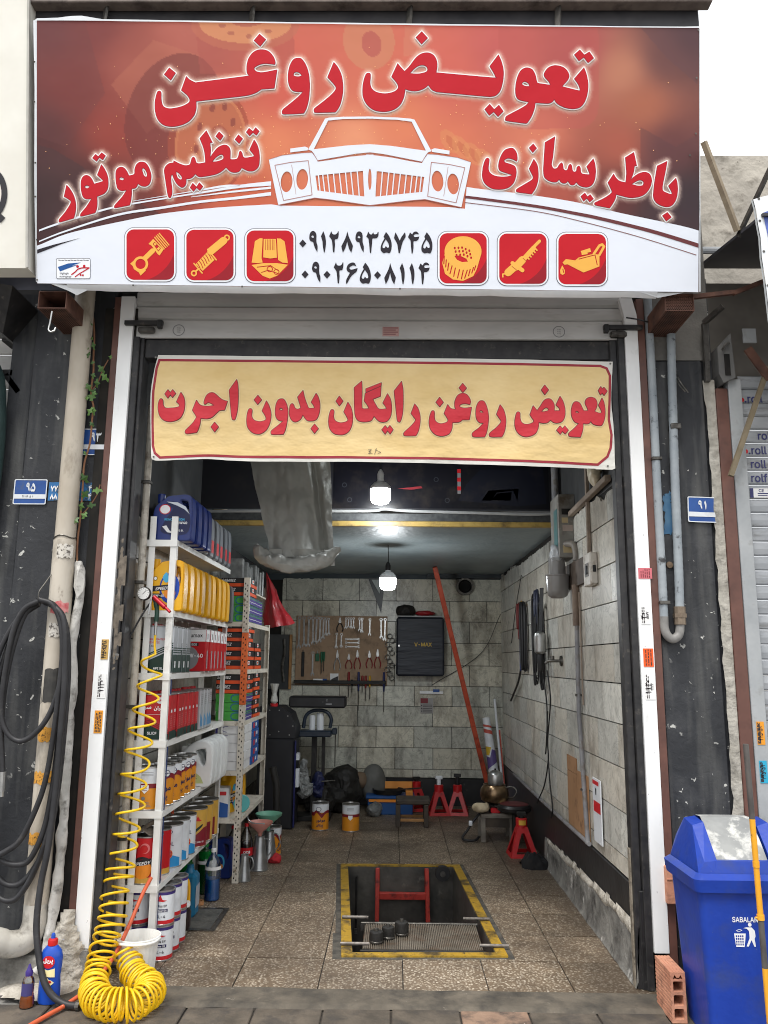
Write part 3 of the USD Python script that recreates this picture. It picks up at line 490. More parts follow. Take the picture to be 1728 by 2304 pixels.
tr.part('ribs', rb, mat('rib_steel', S(112,104,92), S(142,133,120), sc=9, rough=.55, metal=.3, dirt=S(100,74,52), dsc=6, dlo=.5, dhi=.66, damt=.7), kind='stuff')
tr.part('front_lip', MB().box(-.17,.505,.535,.557,-.075,-.012,.003), M_BLKG)
tr.part('rear_lip', MB().box(-.185,.505,.99,1.01,-.06,-.008,.003), M_DSTEEL)
for (y, xl, xr) in ((.545,-.275,.625),(1.,-.295,.575)):
    tr.part('support_bar', MB().cyl((xl, y,.018),(xl + .155, y,.018),.0085,12), M_BARS); tr.part('support_bar', MB().cyl((xr - .155, y,.018),(xr, y,.018),.0085,12), M_BARS)
# three used filters on the platform
def oil_filter(label, loc, r, h):
    r, h = r * .9, h * .68
    t = Thing('oil_filter', label, 'oil filter', loc, group='used oil filters on the pit platform')
    t.part('can', MB().lathe([(0,0),(r * .92,0),(r,.006),(r, h * .86),(r * .93, h * .95),(r * .5, h),(0, h)], n=20), M_BLKG, local=True, smooth=40)
    t.part('seam', MB().lathe([(r * .99,.004),(r * 1.04,.006),(r * 1.04,.012),(r * .99,.014)], n=20), M_DSTEEL, local=True)
    t.part('top_nut', MB().lathe([(r * .3, h),(r * .3, h + .012),(0, h + .012)], n=6), M_DSTEEL, local=True)
    return t
oil_filter('used black oil filter at the left end of the pit platform',(-.085,.66,-.011),.043,.088)
oil_filter('used black oil filter with a pale label, middle one of the three on the platform',(-.02,.73,-.011),.040,.092)
f3 = oil_filter('dusty black oil filter, rightmost of the three on the pit platform',(.055,.79,-.011),.042,.105)
puck = Thing('rubber_pad', 'round black rubber pad at the far right corner of the pit', 'rubber pad',(.37,2.19,.008))
puck.part('pad', MB().lathe([(0,-.02),(.052,-.02),(.055,-.012),(.055,.012),(.05,.02),(0,.02)], n=24, M=lambda v: np.column_stack([v[:,0] + .37, v[:,2] + 2.185, v[:,1] - .02])), M_BLK)
puck.part('hub', MB().cyl((.37,2.16,-.02),(.37,2.155,-.02),.02,14), M_DSTEEL)
rod = Thing('hanging_rod', 'thin steel rod hanging at the far left corner of the pit', 'rod',(-.26,2.2,-.4)); rod.part('shaft', MB().cyl((-.262,2.19,-.05),(-.262,2.19,-.4),.008,8), M_BLKG); rod.part('tip', MB().cyl((-.262,2.19,-.405),(-.262,2.19,-.44),.010,8), M_STEEL)

# ---------------------------------------------------------------- room
def tiled_wall(name, label, rows, tw, frame, span, mats, back, cutf=None, joint=.0065):
    """frame maps (along, height, depth) to world; one mesh per tile, joints recessed."""
    t = Thing(name, label, 'wall', frame(np.array([[span[0],0,0]]))[0])
    t.part('wall_core', back, M_JOINT)
    for j in range(len(rows) - 1):
        z0, z1 = rows[j], rows[j + 1]; off = (j % 2) * tw / 2 + rng.uniform(-.01,.01)
        xs_ = [span[0]] + [x for x in np.arange(span[0] - off + tw, span[1], tw)] + [span[1]]
        cuts = []
        for a, b in zip(xs_[:-1], xs_[1:]):
            cuts.append((a, b))
        for a, b in cuts:
            if b - a < .03: continue
            q = sbox(a + joint / 2, z0 + joint / 2, b - joint / 2, z1 - joint / 2)
            if cutf is not None: q = cutf(q, j)
            if q is None or q.is_empty or q.area < .001: continue
            d = rng.uniform(-.0015,.0015)
            mb = MB()
            for gg in getattr(q, 'geoms', [q]):
                if gg.geom_type != 'Polygon': continue
                m = trimesh.creation.extrude_polygon(gg,.014 + d, engine='earcut'); v = np.asarray(m.vertices)
                mb.add(frame(v), m.faces)
            if mb.n: t.part('tile', mb, mats[0] if rng.random() < .5 else mats[1])
    return t
def rag(x0, x1, z, amp, seed, n=80):
    r = np.random.default_rng(seed); xs_ = np.linspace(x0, x1, n); a = np.cumsum(r.normal(0, amp * .5, n)); a -= np.linspace(a[0], a[-1], n); a = np.clip(a,-amp, amp) + r.normal(0, amp * .3, n)
    return list(zip(xs_, z + a))
# back wall: tiles from the skirting to a ragged top
rowsB = [.285,.372,.594,.815,1.03,1.245,1.468,1.712,1.946,2.172,2.42]
topB = Polygon([(-2,0)] + [(-1.25,0),(-1.25,2.4)] + rag(-1.22,.36,2.43,.016,3) + [(.36,2.47),(2,2.47),(2,0)])
rw_b = tiled_wall('back_wall', 'back wall of pale marble tiles with a ragged painted top', rowsB,.41, lambda v: np.column_stack([v[:,0], YB - v[:,2], v[:,1]]),(XL, XR - .001), M_TILE_B,
           MB().box(XL - .2, XR + .2, YB + .002, YB + .2,0,3.4), lambda q, j: q.intersection(topB))
rw_b.part('skirting', MB().box(XL, XR - .016, YB - .02, YB + .001,.0,.28,.004), M_BITUMEN)
rw_b.part('painted_top', MB().box(XL, XR, YB - .002, YB + .001,2.4,2.47), mat('dark_teal_paint', S(44,54,60), S(62,72,76), sc=4, rough=.6))
# right wall
rowsR = [.44,.534,.753,.973,1.193,1.402,1.611,1.833,2.044,2.279,2.5]
topR = Polygon([(-1,0),(-1,2.47)] + rag(.02,4.9,2.44,.022,9,140) + [(6,2.47),(6,0)])
rw = tiled_wall('right_wall', 'right side wall of stained marble tiles with black skirting and cement curb', rowsR,.42, lambda v: np.column_stack([XR - v[:,2], v[:,0], v[:,1]]),(.102, YB), M_TILE_R,
           MB().box(XR + .002, XR + .18,.102, YB,0,3.4), lambda q, j: q.intersection(topR))
rw.part('skirting', MB().box(XR - .02, XR + .001,.02, YB - .02,.0,.435,.004), M_BITUMEN)
rw.part('upper_plaster', MB().box(XR - .003, XR + .001,.02,1.6,2.47,3.3), M_DKGREY)
cb = []
n = 110
ysc = np.linspace(.03,2.45, n)
hh = .275 - .085 * (ysc / 2.45) ** .8 + .018 * (meshkit.fbm(np.column_stack([ysc * 6, ysc * 0, ysc * 0]),4,5) - .5)
tk = .016 + .010 * (meshkit.fbm(np.column_stack([ysc * 5, ysc * 0 + 3, ysc * 0]),3,6) - .5)
V = []
for y, h, k in zip(ysc, hh, tk):
    x = XR - .021
    for a, b in ((0, h),(.3 * k, h - .004),(.62 * k, h * .8),(.85 * k, h * .45),(k, h * .12),(k + .012,.002)):
        V.append((x - a - .003 * rng.normal() * .4, y, b))
V = np.array(V); F = [(i * 6 + j, i * 6 + j + 1,(i + 1) * 6 + j + 1,(i + 1) * 6 + j) for i in range(n - 1) for j in range(5)]
F += [(0,5,4,3),(0,3,2,1)]
rw.part('cement_curb', MB().add(V, F), M_CURB, smooth=50)
# left wall
rowsL = [.30,.534,.753,.973,1.193,1.402,1.611,1.833,2.044,2.279]
lw = tiled_wall('left_wall', 'left side wall of pale stone tiles behind the shelves', rowsL,.42, lambda v: np.column_stack([XL + v[:,2], v[:,0], v[:,1]])[:, [0,1,2]],(.13, YB), M_TILE_R,
           MB().box(XL - .18, XL - .002,.02, YB,0,3.4))
lw.part('base', MB().box(XL, XL + .016,.13, YB,.0,.295), M_CURB)
lw.part('upper_plaster', MB().box(XL - .001, XL + .002,.13, YB,2.285,3.3), M_DKGREY)
ce = Thing('mezzanine', 'low grey mezzanine ceiling at the back with a yellow angle along its front edge', 'mezzanine',(0,1.64, ZC))
ce.part('soffit', MB().box(XL, XR,1.66, YB, ZC, ZC + .08), M_CEIL)
ce.part('edge_angle', MB().box(XL, XR,1.625,1.66, ZC - .004, ZC + .034,.003), mat('yellow_brown_angle', S(150,124,62), S(172,146,82), sc=8, rough=.4, dirt=S(90,74,44), dsc=9))
ce.part('edge_beam', MB().box(XL, XR,1.63,1.66, ZC + .036, ZC + .09), mat('speckled_beam', S(46,48,50), S(70,72,72), sc=30, rough=.5))
ce.part('white_strip', MB().tube(catmull([(XL,1.626,2.565),(-.9,1.625,2.572),(-.2,1.622,2.576),(-.08,1.62,2.59),(.1,1.622,2.578),(.6,1.625,2.568),(1.,1.625,2.56),(XR,1.625,2.572)],6),.011,6), mat('grey_white_edging', S(150,152,152), S(170,170,168), rough=.6))
ce.part('front_panel', MB().box(XL, XR,1.632,1.66,2.59,3.3), plain('very_dark_panel', S(30,30,36), rough=.5))
structure('upper_ceiling', MB().box(XL - .1, XR + .1,.41,1.66,3.3,3.4), M_DKGREY)
bb = Thing('ceiling_beam', 'dark teal beam box at the top right of the back wall', 'beam',(.8,4.8,2.36)); bb.part('beam', MB().box(.362,1.184,4.8,4.884,2.425, ZC - .001), mat('beam_paint', S(40,46,52), S(56,62,66), rough=.6))
# ---------------------------------------------------------------- facade
pl = Thing('pillar', 'dark painted pillar between the downpipe and the shop frame on the left', 'pillar',(-1.75,.1,0))
pl.part('shaft', MB().box(-1.985,-1.545,.03,.6,.0,4.4,.01), M_DARK)
pl.part('plinth', MB().box(-2.6,-1.6,-.075,.03,-.02,.14,.015), mat('stone_plinth', S(110,108,102), S(146,143,135), sc=6, rough=.85, bump=.6, dirt=S(62,60,56), dsc=5, dlo=.5, dhi=.7))
# spalled plaster at the foot of the pillar
def blob(seed, pts, n=9):
    r = np.random.default_rng(seed); p = catmull(pts, n, closed=True); return Polygon(p + r.normal(0,.006, p.shape)).buffer(0)
def lump(poly, o, ex, ey, d, seed):
    """A rough crust of uneven thickness on a plane."""
    poly = max(getattr(poly, "geoms", [poly]), key=lambda q: q.area); b = poly.bounds; st = .014
    xs, ys = np.arange(b[0], b[2] + st, st), np.arange(b[1], b[3] + st, st)
    X, Y = np.meshgrid(xs, ys); ins = shapely.contains_xy(poly, X, Y)
    dist = np.array([poly.exterior.distance(Point(a, c)) if i else 0 for a, c, i in zip(X.ravel(), Y.ravel(), ins.ravel())]).reshape(X.shape)
    h = np.where(ins, np.minimum(dist / .02,1) * d * (.45 + .8 * meshkit.fbm(np.dstack([X * 22, Y * 22, X * 0 + seed]),4, seed)),-.004)
    o, ex, ey = map(np.array,(o, ex, ey)); nr = np.cross(ex, ey)
    V = (o + X[..., None] * ex + Y[..., None] * ey + h[..., None] * nr).reshape(-1,3); nx = len(xs)
    F = [(j * nx + i, j * nx + i + 1,(j + 1) * nx + i + 1,(j + 1) * nx + i) for j in range(len(ys) - 1) for i in range(nx - 1) if ins[j, i] or ins[j, i + 1] or ins[j + 1, i] or ins[j + 1, i + 1]]
    return MB().add(V, F)
yk = np.linspace(.06,2.35,46); hk = np.interp(yk, ysc, hh)
cr = Polygon(list(zip(yk, hk + .004 + rng.uniform(-.006,.012,46))) + list(zip(yk[::-1], hk[::-1] - .012 - .045 * meshkit.fbm(np.column_stack([yk[::-1] * 9, yk * 0, yk * 0]),3,2) * np.interp(yk[::-1], [0,.5,2.4], [2.4,1.2,.5])))).buffer(0)
rw.part('white_crust', lump(affinity.scale(cr,-1,1, origin=(0,0)),(XR - .029,0,0),(0,-1,0),(0,0,1),.012,6), M_SPALL, smooth=True)
pl.part('spalled_plaster', lump(blob(3, [(-1.66,.0),(-1.66,.10),(-1.64,.2),(-1.58,.27),(-1.53,.33),(-1.5,.24),(-1.47,.16),(-1.46,.0)]),(0,-.02,0),(1,0,0),(0,0,1),.035,2), M_SPALL, smooth=True)
pl.part('plaster_foot', lump(blob(5, [(-1.8,.0),(-1.7,.12),(-1.58,.15),(-1.46,.10),(-1.45,.0),(-1.55,-.08),(-1.7,-.06)]),(0,-.10,.0),(1,0,0),(0,1,0),.03,4), M_SPALL, smooth=True)
pl.part('blue_paint_band', MB().box(-1.83,-1.56,.026,.034,2.32,2.42), mat('faded_blue_paint', S(40,104,160), S(58,128,186), sc=12, rough=.6, dirt=S(60,66,72), dsc=30, dlo=.5, dhi=.6))
gb = MB()
for x, z, t in ((-1.8,2.385, '77'),(-1.8,2.342, '88'),(-1.6,2.385, '44'),(-1.6,2.342, '44')): gb.flat(digits(t,.034),(x,.0235, z),(1,0,0),(0,0,1))
pl.part('painted_numbers', gb, M_WHITE)
pr = Thing('pillar', 'dark chipped pillar to the right of the shop, behind the blue bin', 'pillar',(1.5,.1,0))
pr.part('shaft', MB().box(1.345,1.655,.03,.6,.0,3.12,.012), M_DARK)
pr.part('upper_shaft', MB().box(1.345,1.7,.035,.6,3.12,4.02), mat('bare_grey_render', S(104,102,98), S(128,125,119), sc=4, rough=.9, bump=.5))
e = rag(0,3.,0,.012,21,60)
pr.part('plaster_strip', MB().add(*(lambda P: (P, [(i * 3 + j, i * 3 + j + 1,(i + 1) * 3 + j + 1,(i + 1) * 3 + j) for i in range(59) for j in range(2)]))(np.array([(x, y, z) for (z, a) in e for x, y in ((1.645 + a,.024),(1.672 + a * .3,.008),(1.702,.01))]))), M_PLASTER)
pr.part('blue_paint_patch', MB().slab(blob(8, [(1.4,2.18),(1.445,2.18),(1.45,2.33),(1.435,2.38),(1.4,2.36)]),(0,.029,0),(1,0,0),(0,0,1),.002), mat('old_blue_patch', S(52,96,132), S(74,112,140), sc=12, rough=.6))
pr.part('bolt_cap', MB().lathe([(0,0),(.018,0),(.016,.008),(0,.01)], n=14, M=lambda v: np.column_stack([v[:,0] + 1.415,.028 - v[:,2], v[:,1] + 2.005])), mat('brown_cap', S(110,92,74), rough=.7))

fr = Thing('door_frame', 'white and brown guide rails with black steel posts around the shop opening', 'door frame',(-.1,.05,0))
def rail(x0, x1, xt):
    m = MB(); Z = [.15 if x0 < 0 else .17,3.36,3.46]
    P = [(x0, x1, Z[0]),(x0, x1, Z[1]),(x0 + xt, x1 + xt, Z[2])]
    for (a, b, z),(a2, b2, z2) in zip(P[:-1], P[1:]):
        V = np.array([(a,-.004, z),(b,-.004, z),(b,.06, z),(a,.06, z),(a2,-.004, z2),(b2,-.004, z2),(b2,.06, z2),(a2,.06, z2)])
        m.add(V, [(0,1,5,4),(1,2,6,5),(2,3,7,6),(3,0,4,7),(0,3,2,1),(4,5,6,7)])
    return m
fr.part('guide_rail', rail(-1.508,-1.435,.0), M_WHITEST); fr.part('guide_rail', rail(1.234,1.303,-.022), M_WHITEST)
fr.part('brown_strip', MB().box(-1.546,-1.51,.004,.06,.12,3.46,.002), M_BROWN); fr.part('brown_strip', MB().box(1.305,1.345,.004,.06,.05,3.46,.002), M_BROWN)
fr.part('rail_foot', MB().box(-1.52,-1.43,-.02,.05,.0,.155,.006), M_CURB)
fr.part('post', MB().box(-1.433,-1.398,.012,.12,.0,3.235,.004), M_BLACKST); fr.part('post', MB().box(-1.397,-1.378,.03,.14,.0,3.235,.003), M_BLACKST)
fr.part('post', MB().box(1.158,1.196,.03,.10,.0,3.235,.004), M_BLACKST); fr.part('post', MB().box(1.198,1.232,.008,.10,.0,3.235,.003), M_BLACKST)
fr.part('worn_edge', MB().box(1.15,1.157,.05,.08,.0,.62), mat('worn_bare_edge', S(120,110,96), S(150,142,128), sc=30, rough=.6, dirt=S(60,54,48), dsc=20))
fr.part('peeled_plaster', lump(blob(11, [(-1.428,1.52),(-1.405,1.5),(-1.402,2.02),(-1.41,2.1),(-1.425,2.08)],14),(0,.011,0),(1,0,0),(0,0,1),.010,7), mat('bared_brown_plaster', S(96,88,78), S(128,118,106), sc=14, rough=.9, dirt=S(58,54,50), dsc=20), smooth=True)
fr.part('lintel', MB().box(-1.378,1.198,.05,.13,3.126,3.235,.004), M_BLACKST)
fr.part('wall_pipe', MB().cyl((-1.366,.20,.02),(-1.366,.20,2.9),.020,12), mat('dirty_white_pipe', S(170,164,152), S(196,190,178), sc=8, rough=.5, dirt=S(96,84,70), dsc=11, dlo=.5, dhi=.7))
for z in (.6,1.25,1.9,2.45): fr.part('pipe_clip', MB().box(-1.391,-1.341,.17,.224, z, z + .018,.003), M_DSTEEL)
for x0, x1, zz_ in ((-1.475,-1.265,3.285),(1.115,1.325,3.27)):
    lt = Thing('shutter_latch', 'black sliding latch bar of the roller shutter, ' + ('left end' if x0 < 0 else 'right end'), 'latch',(x0,-.02, zz_))
    lt.part('bar', MB().box(x0, x1,-.03,-.008, zz_, zz_ + .026,.003), M_BLACKST)
    xc = x1 - .03 if x0 < 0 else x0 + .002
    lt.part('tongue', MB().box(xc, xc + .026,-.034,-.006, zz_ - .018, zz_ + .028,.003), M_BLACKST)
    xl = x1 - .14 if x0 < 0 else x0 + .04
    lt.part('lock_box', MB().box(xl, xl + .09,-.014,.018, zz_ - .036, zz_ - .002,.008), M_DSTEEL)

sh = Thing('roller_shutter', 'white roller shutter rolled up above the shop opening', 'roller shutter',(-.1,.04,3.2))
z = 3.24
sh.part('bottom_bar', MB().box(-1.433,1.232,.022,.046,3.232,3.335,.004), M_SLAT)
for k in range(4):
    a = 3.338 + k * .086
    P = [(.044, a),(.030, a + .012),(.026, a + .04),(.030, a + .072),(.044, a + .084)]
    V = np.array([(x, y, zz_) for x in (-1.433,1.232) for y, zz_ in P]); F = [(i, i + 5, i + 6, i + 1) for i in range(4)]
    sh.part('slat', MB().add(V, F).add(V + [0,.006,0], [(q[3], q[2], q[1], q[0]) for q in F]), M_SLAT)
stm = MB()
for x in (-1.19,.885):
    stm.flat(ell(x,3.275,.033,.033,32).difference(ell(x,3.275,.029,.029,32)),(0,.0205,0),(1,0,0),(0,0,1))
    for k, w_ in ((.012,.04),(0,.05),(-.012,.04)): stm.flat(digits('9128'[: 4],.009, x,3.275 + k),(0,.0205,0),(1,0,0),(0,0,1))
sh.part('ink_stamp', stm, plain('grey_ink', S(110,110,112), rough=.6))
stk = sh.part('sticker', MB().box(-.075,.015,.0185,.0215,3.245,3.298), plain('pink_sticker', S(186,150,146), rough=.6))
sh.part('sticker_print', MB().flat(unary_union([rrect(-.07,3.289 - k * .012,.01 - .012 * (k % 2),3.294 - k * .012,.001) for k in range(4)]),(0,.0182,0),(1,0,0),(0,0,1)), plain('dull_red_ink', S(126,74,74)), parent=stk)
hw = Thing('upper_wall', 'dark wall behind the big banner', 'wall',(0,.2,3.4))
hw.part('wall', MB().box(-2.2,1.345,.10,.4,3.24,5.6), mat('upper_wall_paint', S(52,52,54), S(76,75,74), sc=3, rough=.85, bump=.3))
can = Thing('canopy', 'dark steel canopy edge running above the big banner', 'canopy',(-.2,-.4,4.7))
can.part('beam', MB().box(-1.98,1.53,-.53,.1,4.665,4.86,.006), mat('dark_canopy_steel', S(44,44,48), S(62,61,63), sc=6, rough=.5))
can.part('fascia', MB().box(-2.,1.575,-.60,-.535,4.772,5.2,.004), mat('weathered_fascia', S(104,94,88), S(128,117,110), sc=9, rough=.7, dirt=S(70,62,58), dsc=8))
for x in (-1.5,-.75,.05,.8): can.part('hanger', MB().bar((x,-.57,4.6),(x + .01,-.56,4.8),.03,.012), M_DSTEEL)

# stickers on the white rails
def sticker(name, label, x0, x1, z0, z1, m, ink, rows, y=-.0065, thing=None, fig=None):
    t = Thing(name, label, 'sticker',((x0 + x1) / 2, y, z0)); t.part('sheet', MB().box(x0, x1, y, y + .0015, z0, z1), m)
    gm = MB()
    if fig:
        for i,(tx, hh) in enumerate(fig):
            w = (z1 - z0) * .9; gg = digits(tx, min(hh, w / (len(tx) * .56)),0,0)
            gm.flat(gg,(x0 + (x1 - x0) * (i + .75) / (len(fig) + .5), y - .0012,(z0 + z1) / 2),(0,0,1),(-1,0,0))
    for k in range(rows):
        xx = x0 + (x1 - x0) * (.12 + .76 * (k + .5) / rows) * (.5 if fig else 1); r_ = np.random.default_rng(k + int(z0 * 1000)); zc = z0 + .006
        while zc < z1 - .012:
            L = r_.uniform(.008,.022); gm.flat(rrect(-.0022,0,.0022, min(L, z1 - zc - .004),.001),(xx, y - .0012, zc),(1,0,0),(0,0,1)); zc += L + .004
    t.part('lettering', gm, ink)
M_STK_O = plain('orange_sticker', S(226,150,40), rough=.5); M_STK_Y = plain('tan_sticker', S(196,158,84), rough=.5); M_INK = plain('dark_ink', S(50,44,48)); M_STK_W = plain('paper_sticker', S(232,232,230), rough=.6)
sticker('phone_sticker', 'tan phone number sticker on the left white rail',-1.478,-1.442,1.5,1.6, M_STK_Y, M_INK,2, fig=[('44508518',.02)])
sticker('phone_sticker', 'white sticker with big black figures on the left white rail',-1.484,-1.44,1.31,1.43, M_STK_W, M_INK,2, fig=[('1130',.028)])
sticker('phone_sticker', 'orange sticker with small dark lettering low on the left white rail',-1.486,-1.446,1.14,1.25, M_STK_O, M_INK,4)
sticker('phone_sticker', 'red and pink sticker across the right white rail',1.243,1.312,1.93,1.985, plain('pink_red_sticker', S(206,110,118), rough=.5), plain('maroon_ink', S(120,40,52)),5)
sticker('phone_sticker', 'bright orange sticker on the right white rail',1.248,1.298,1.49,1.58, plain('bright_orange_sticker', S(232,92,28), rough=.5), M_INK,3)
sticker('phone_sticker', 'white sticker above the orange one on the right white rail',1.246,1.292,1.7,1.79, M_STK_W, M_INK,2, fig=[('20',.034),('8877',.016)])
sticker('phone_sticker', 'white sticker below the orange one on the right white rail',1.25,1.298,1.33,1.455, M_STK_W, M_INK,2, fig=[('1120',.032),('4446',.016)])

# number plates
M_PLATE = mat('blue_number_plate', S(26,66,132), S(36,80,148), sc=8, rough=.4, dirt=S(70,84,110), dsc=14, dlo=.58, dhi=.75)
def plate(label, cx, cz, w, h, t, y, tilt=.0, code=None):
    th = Thing('house_number_plate', label, 'number plate',(cx, y, cz))
    c, s_ = math.cos(tilt), math.sin(tilt); ex = np.array([c,0, s_]); ey = np.array([-s_,0, c]); o = np.array([cx, y, cz])
    th.part('plate', MB().slab(rrect(-w / 2,-h / 2, w / 2, h / 2,.008), o, ex, ey,.004), M_PLATE)
    th.part('border', MB().slab(rrect(-w / 2,-h / 2, w / 2, h / 2,.008).difference(rrect(-w / 2 + .005,-h / 2 + .005, w / 2 - .005, h / 2 - .005,.006)), o, ex, ey,.0055), plain('plate_white', S(214,218,222), rough=.4))
    th.part('number', MB().flat(digits(t, h * .36,0, h * .18), o, ex, ey, off=.0062), plain('plate_white', None))
    b = th.part('code_band', MB().flat(sbox(-w / 2 + .005,-h * .28, w / 2 - .005,-h * .1), o, ex, ey, off=.0062), plain('plate_white', None))
    if code: th.part('code', MB().flat(digits(code, h * .09,-w * .06,-h * .19), o, ex, ey, off=.0074), M_BLACKP, parent=b)
plate('blue house number plate reading 95 on the left pillar',-1.925,2.366,.175,.135, '95',.026, code='21119 5 1')
plate('blue house number plate reading 93, half hidden behind the vine and downpipe',-1.6,2.64,.14,.145, '93',.026)
plate('blue house number plate reading 91 on the right pillar',1.6,2.295,.155,.135, '91',.022, tilt=-.03)

# ---------------------------------------------------------------- big banner
HB = np.array([[2.231625237e-03,1.607895698e-05,-2.001177606], [7.581794950e-06,-2.222503235e-03,1.428340787], [7.528350937e-06,-8.496783151e-06,1.]])
BUP = np.array([0,-.26,1.28]); BUP /= np.linalg.norm(BUP); BN = np.cross([1,0,0], BUP)
def art_b(off):
    def fn(p):
        q = np.column_stack([p, np.ones(len(p))]) @ HB.T; u, v = q[:,0] / q[:,2], q[:,1] / q[:,2]
        return np.array([0,-.35,3.35]) + u[:, None] * np.array([1,0,0]) + v[:, None] * BUP + BN * off
    return fn
def mixc(a, b, t): return a + (b - a) * t[..., None]
PALE = [(110,60,150,74,74),(200,60,158,70,66),(160,200,165,66,58),(100,300,118,58,58),(90,450,76,50,52),(200,430,96,54,54),(250,300,182,72,58),(300,150,186,92,76),(330,230,168,78,66),(420,80,190,98,82),(620,330,230,130,88),(500,400,222,104,68),(560,430,210,100,68),(400,430,176,78,62),(330,470,130,60,54),
        (700,170,212,100,80),(640,200,216,92,74),(860,200,216,104,80),(900,270,230,128,88),(1000,170,218,100,84),(1130,120,204,92,86),(1300,120,190,84,84),(1400,160,222,142,108),(1450,240,214,122,88),(1500,130,142,88,84),(1555,80,100,68,74),(1400,330,208,104,80),(1500,330,136,76,76),(1545,450,70,60,68),(1250,420,190,88,70),(1400,440,118,60,58),(1480,480,80,58,62),(800,310,236,150,108),(1000,350,226,120,84),(1200,300,222,122,92),(740,420,226,120,84)]
def banner_colour(X, Y):
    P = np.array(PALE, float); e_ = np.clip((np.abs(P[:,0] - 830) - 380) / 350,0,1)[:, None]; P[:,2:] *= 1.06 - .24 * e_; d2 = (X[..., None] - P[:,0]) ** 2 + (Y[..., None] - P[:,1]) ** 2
    w = 1 / (d2 + 35 ** 2) ** 1.6; C = (w @ P[:,2:]) / w.sum(-1, keepdims=True)
    def over(C, poly, col, a): return mixc(C, np.array(col, float), shapely.contains_xy(poly, X, Y) * a)
    def e(x, y, a, b, r=0): return affinity.rotate(ell(x, y, a, b,40), r)
    C = over(C, Polygon([(60,320),(120,335),(181,372),(260,430),(360,480),(60,560)]),(82,52,54),.55)
    C = over(C, Polygon([(62,40),(190,40),(236,210),(150,330),(62,300)]),(120,62,62),.3)
    C = over(C, Polygon([(250,190),(345,90),(450,125),(470,190),(330,300)]),(206,120,90),.35)
    C = over(C, e(390,260,105,145,20),(122,52,50),.5)
    C = over(C, e(470,320,92,125,8),(180,80,56),.7); C = over(C, e(474,322,80,112,8),(234,146,92),.65); C = over(C, e(474,322,74,105,8),(202,106,72),.75)
    for x, y in ((478,243),(506,240),(524,275),(450,285),(441,335),(530,320)): C = over(C, e(x, y,6,10,10),(150,66,56),.7)
    C = over(C, e(490,320,26,38,8),(166,72,58),.5)
    C = over(C, Polygon([(440,60),(660,60),(665,165),(450,165)]),(190,88,76),.5)
    C = over(C, e(552,55,122,60),(206,112,84),.7); C = over(C, e(552,52,104,45),(232,152,100),.8)
    for x, y in ((520,75),(560,82),(603,70),(500,58)): C = over(C, e(x, y,8,4.5),(190,104,80),.8)
    C = over(C, e(555,48,34,12),(196,104,84),.8)
    C = over(C, e(830,92,58,66,-12),(222,138,100),.75); C = over(C, e(836,99,22,29,-12),(204,98,84),.9)
    C = over(C, Polygon([(910,60),(955,60),(950,120),(908,128)]),(224,136,104),.5)
    C = over(C, rrect(1120,30,1347,290,50),(206,92,84),.45)
    C = over(C, Polygon([(1440,60),(1572,60),(1570,190),(1500,130)]),(112,74,78),.5)
    C = over(C, Polygon([(1440,285),(1520,330),(1572,300),(1572,560),(1440,480)]),(96,62,68),.3)
    for k in range(4): C = over(C, e(1012 + k * 26,318 + k * 14,17,30,-35),(240,164,98),.35); C = over(C, e(1016 + k * 26,322 + k * 14,8,20,-35),(206,96,66),.4)
    return C
letters_top = [rings(s,.25) for s in LINE_TOP]; letters_r = [rings(s,.25) for s in LINE_RIGHT]; letters_l = [rings(s,.25) for s in LINE_LEFT]
ALL_L = unary_union([q.buffer(.6) for q in letters_top + letters_r + letters_l])
nx_, ny_ = 560,224
gx, gy = np.meshgrid(np.linspace(83,1573, nx_), np.linspace(41,660, ny_))
top_edge = 42 + (gx - 83) * 20 / 1490; bot_edge = 638 + (gx - 83) * 20 / 1490
gy = top_edge + (gy - 41) / 619 * (bot_edge - top_edge)
C = banner_colour(gx, gy)
for r_, a in ((13,.08),(10.5,.13),(8.5,.2),(6.5,.28),(5,.4)):
    C = mixc(C, np.array((250,226,206.)), shapely.contains_xy(ALL_L.buffer(r_, quad_segs=4), gx, gy) * a)
C = C + (C.mean(-1, keepdims=True) - C) * .13; C = np.clip((C - 128) * .98 + 114,0,255) / 255; C = np.where(C <= .04045, C / 12.92,((C + .055) / 1.055) ** 2.4)
BAN = Thing('shop_banner', 'large red and orange vinyl banner with white lettering halo, car drawing and six red icons', 'banner',(-.15,-.5,3.35))
Vb = art_b(0)(np.column_stack([gx.ravel(), gy.ravel()]))
Fb = np.array([(j * nx_ + i,(j + 1) * nx_ + i,(j + 1) * nx_ + i + 1, j * nx_ + i + 1) for j in range(ny_ - 1) for i in range(nx_ - 1)])
M_ART = usdkit.material(stage, '/World/Looks/printed_vinyl', {'a': ('attribute', {'attribute': 'art'}), 'g': ('geometry', {}), 'n': ('noise_texture', {'scale': 2.6, 'detail': 3.}), 'b': ('bump', {'strength': .25, 'distance': .03}), 'p': ('principled_bsdf', {'roughness': .5, 'specular_ior_level': .3})},
                        [('a.color', 'p.base_color'),('g.position', 'n.vector'),('n.fac', 'b.height'),('b.normal', 'p.normal')], surface='p.BSDF')
cp = BAN.part('cloth',(Vb, np.vstack([Fb[:, [0,1,2]], Fb[:, [0,2,3]]])), M_ART)
UsdGeom.PrimvarsAPI(stage.GetPrimAtPath(cp)).CreatePrimvar('art', Sdf.ValueTypeNames.Color3fArray, 'vertex').Set(Vt.Vec3fArray.FromNumpy(C.reshape(-1,3).astype(np.float32)))
def vin(name, c, rough=.5): return mat(name, c, rough=rough, bump=.25, bsc=2.6, bd=.03, spec=.3)
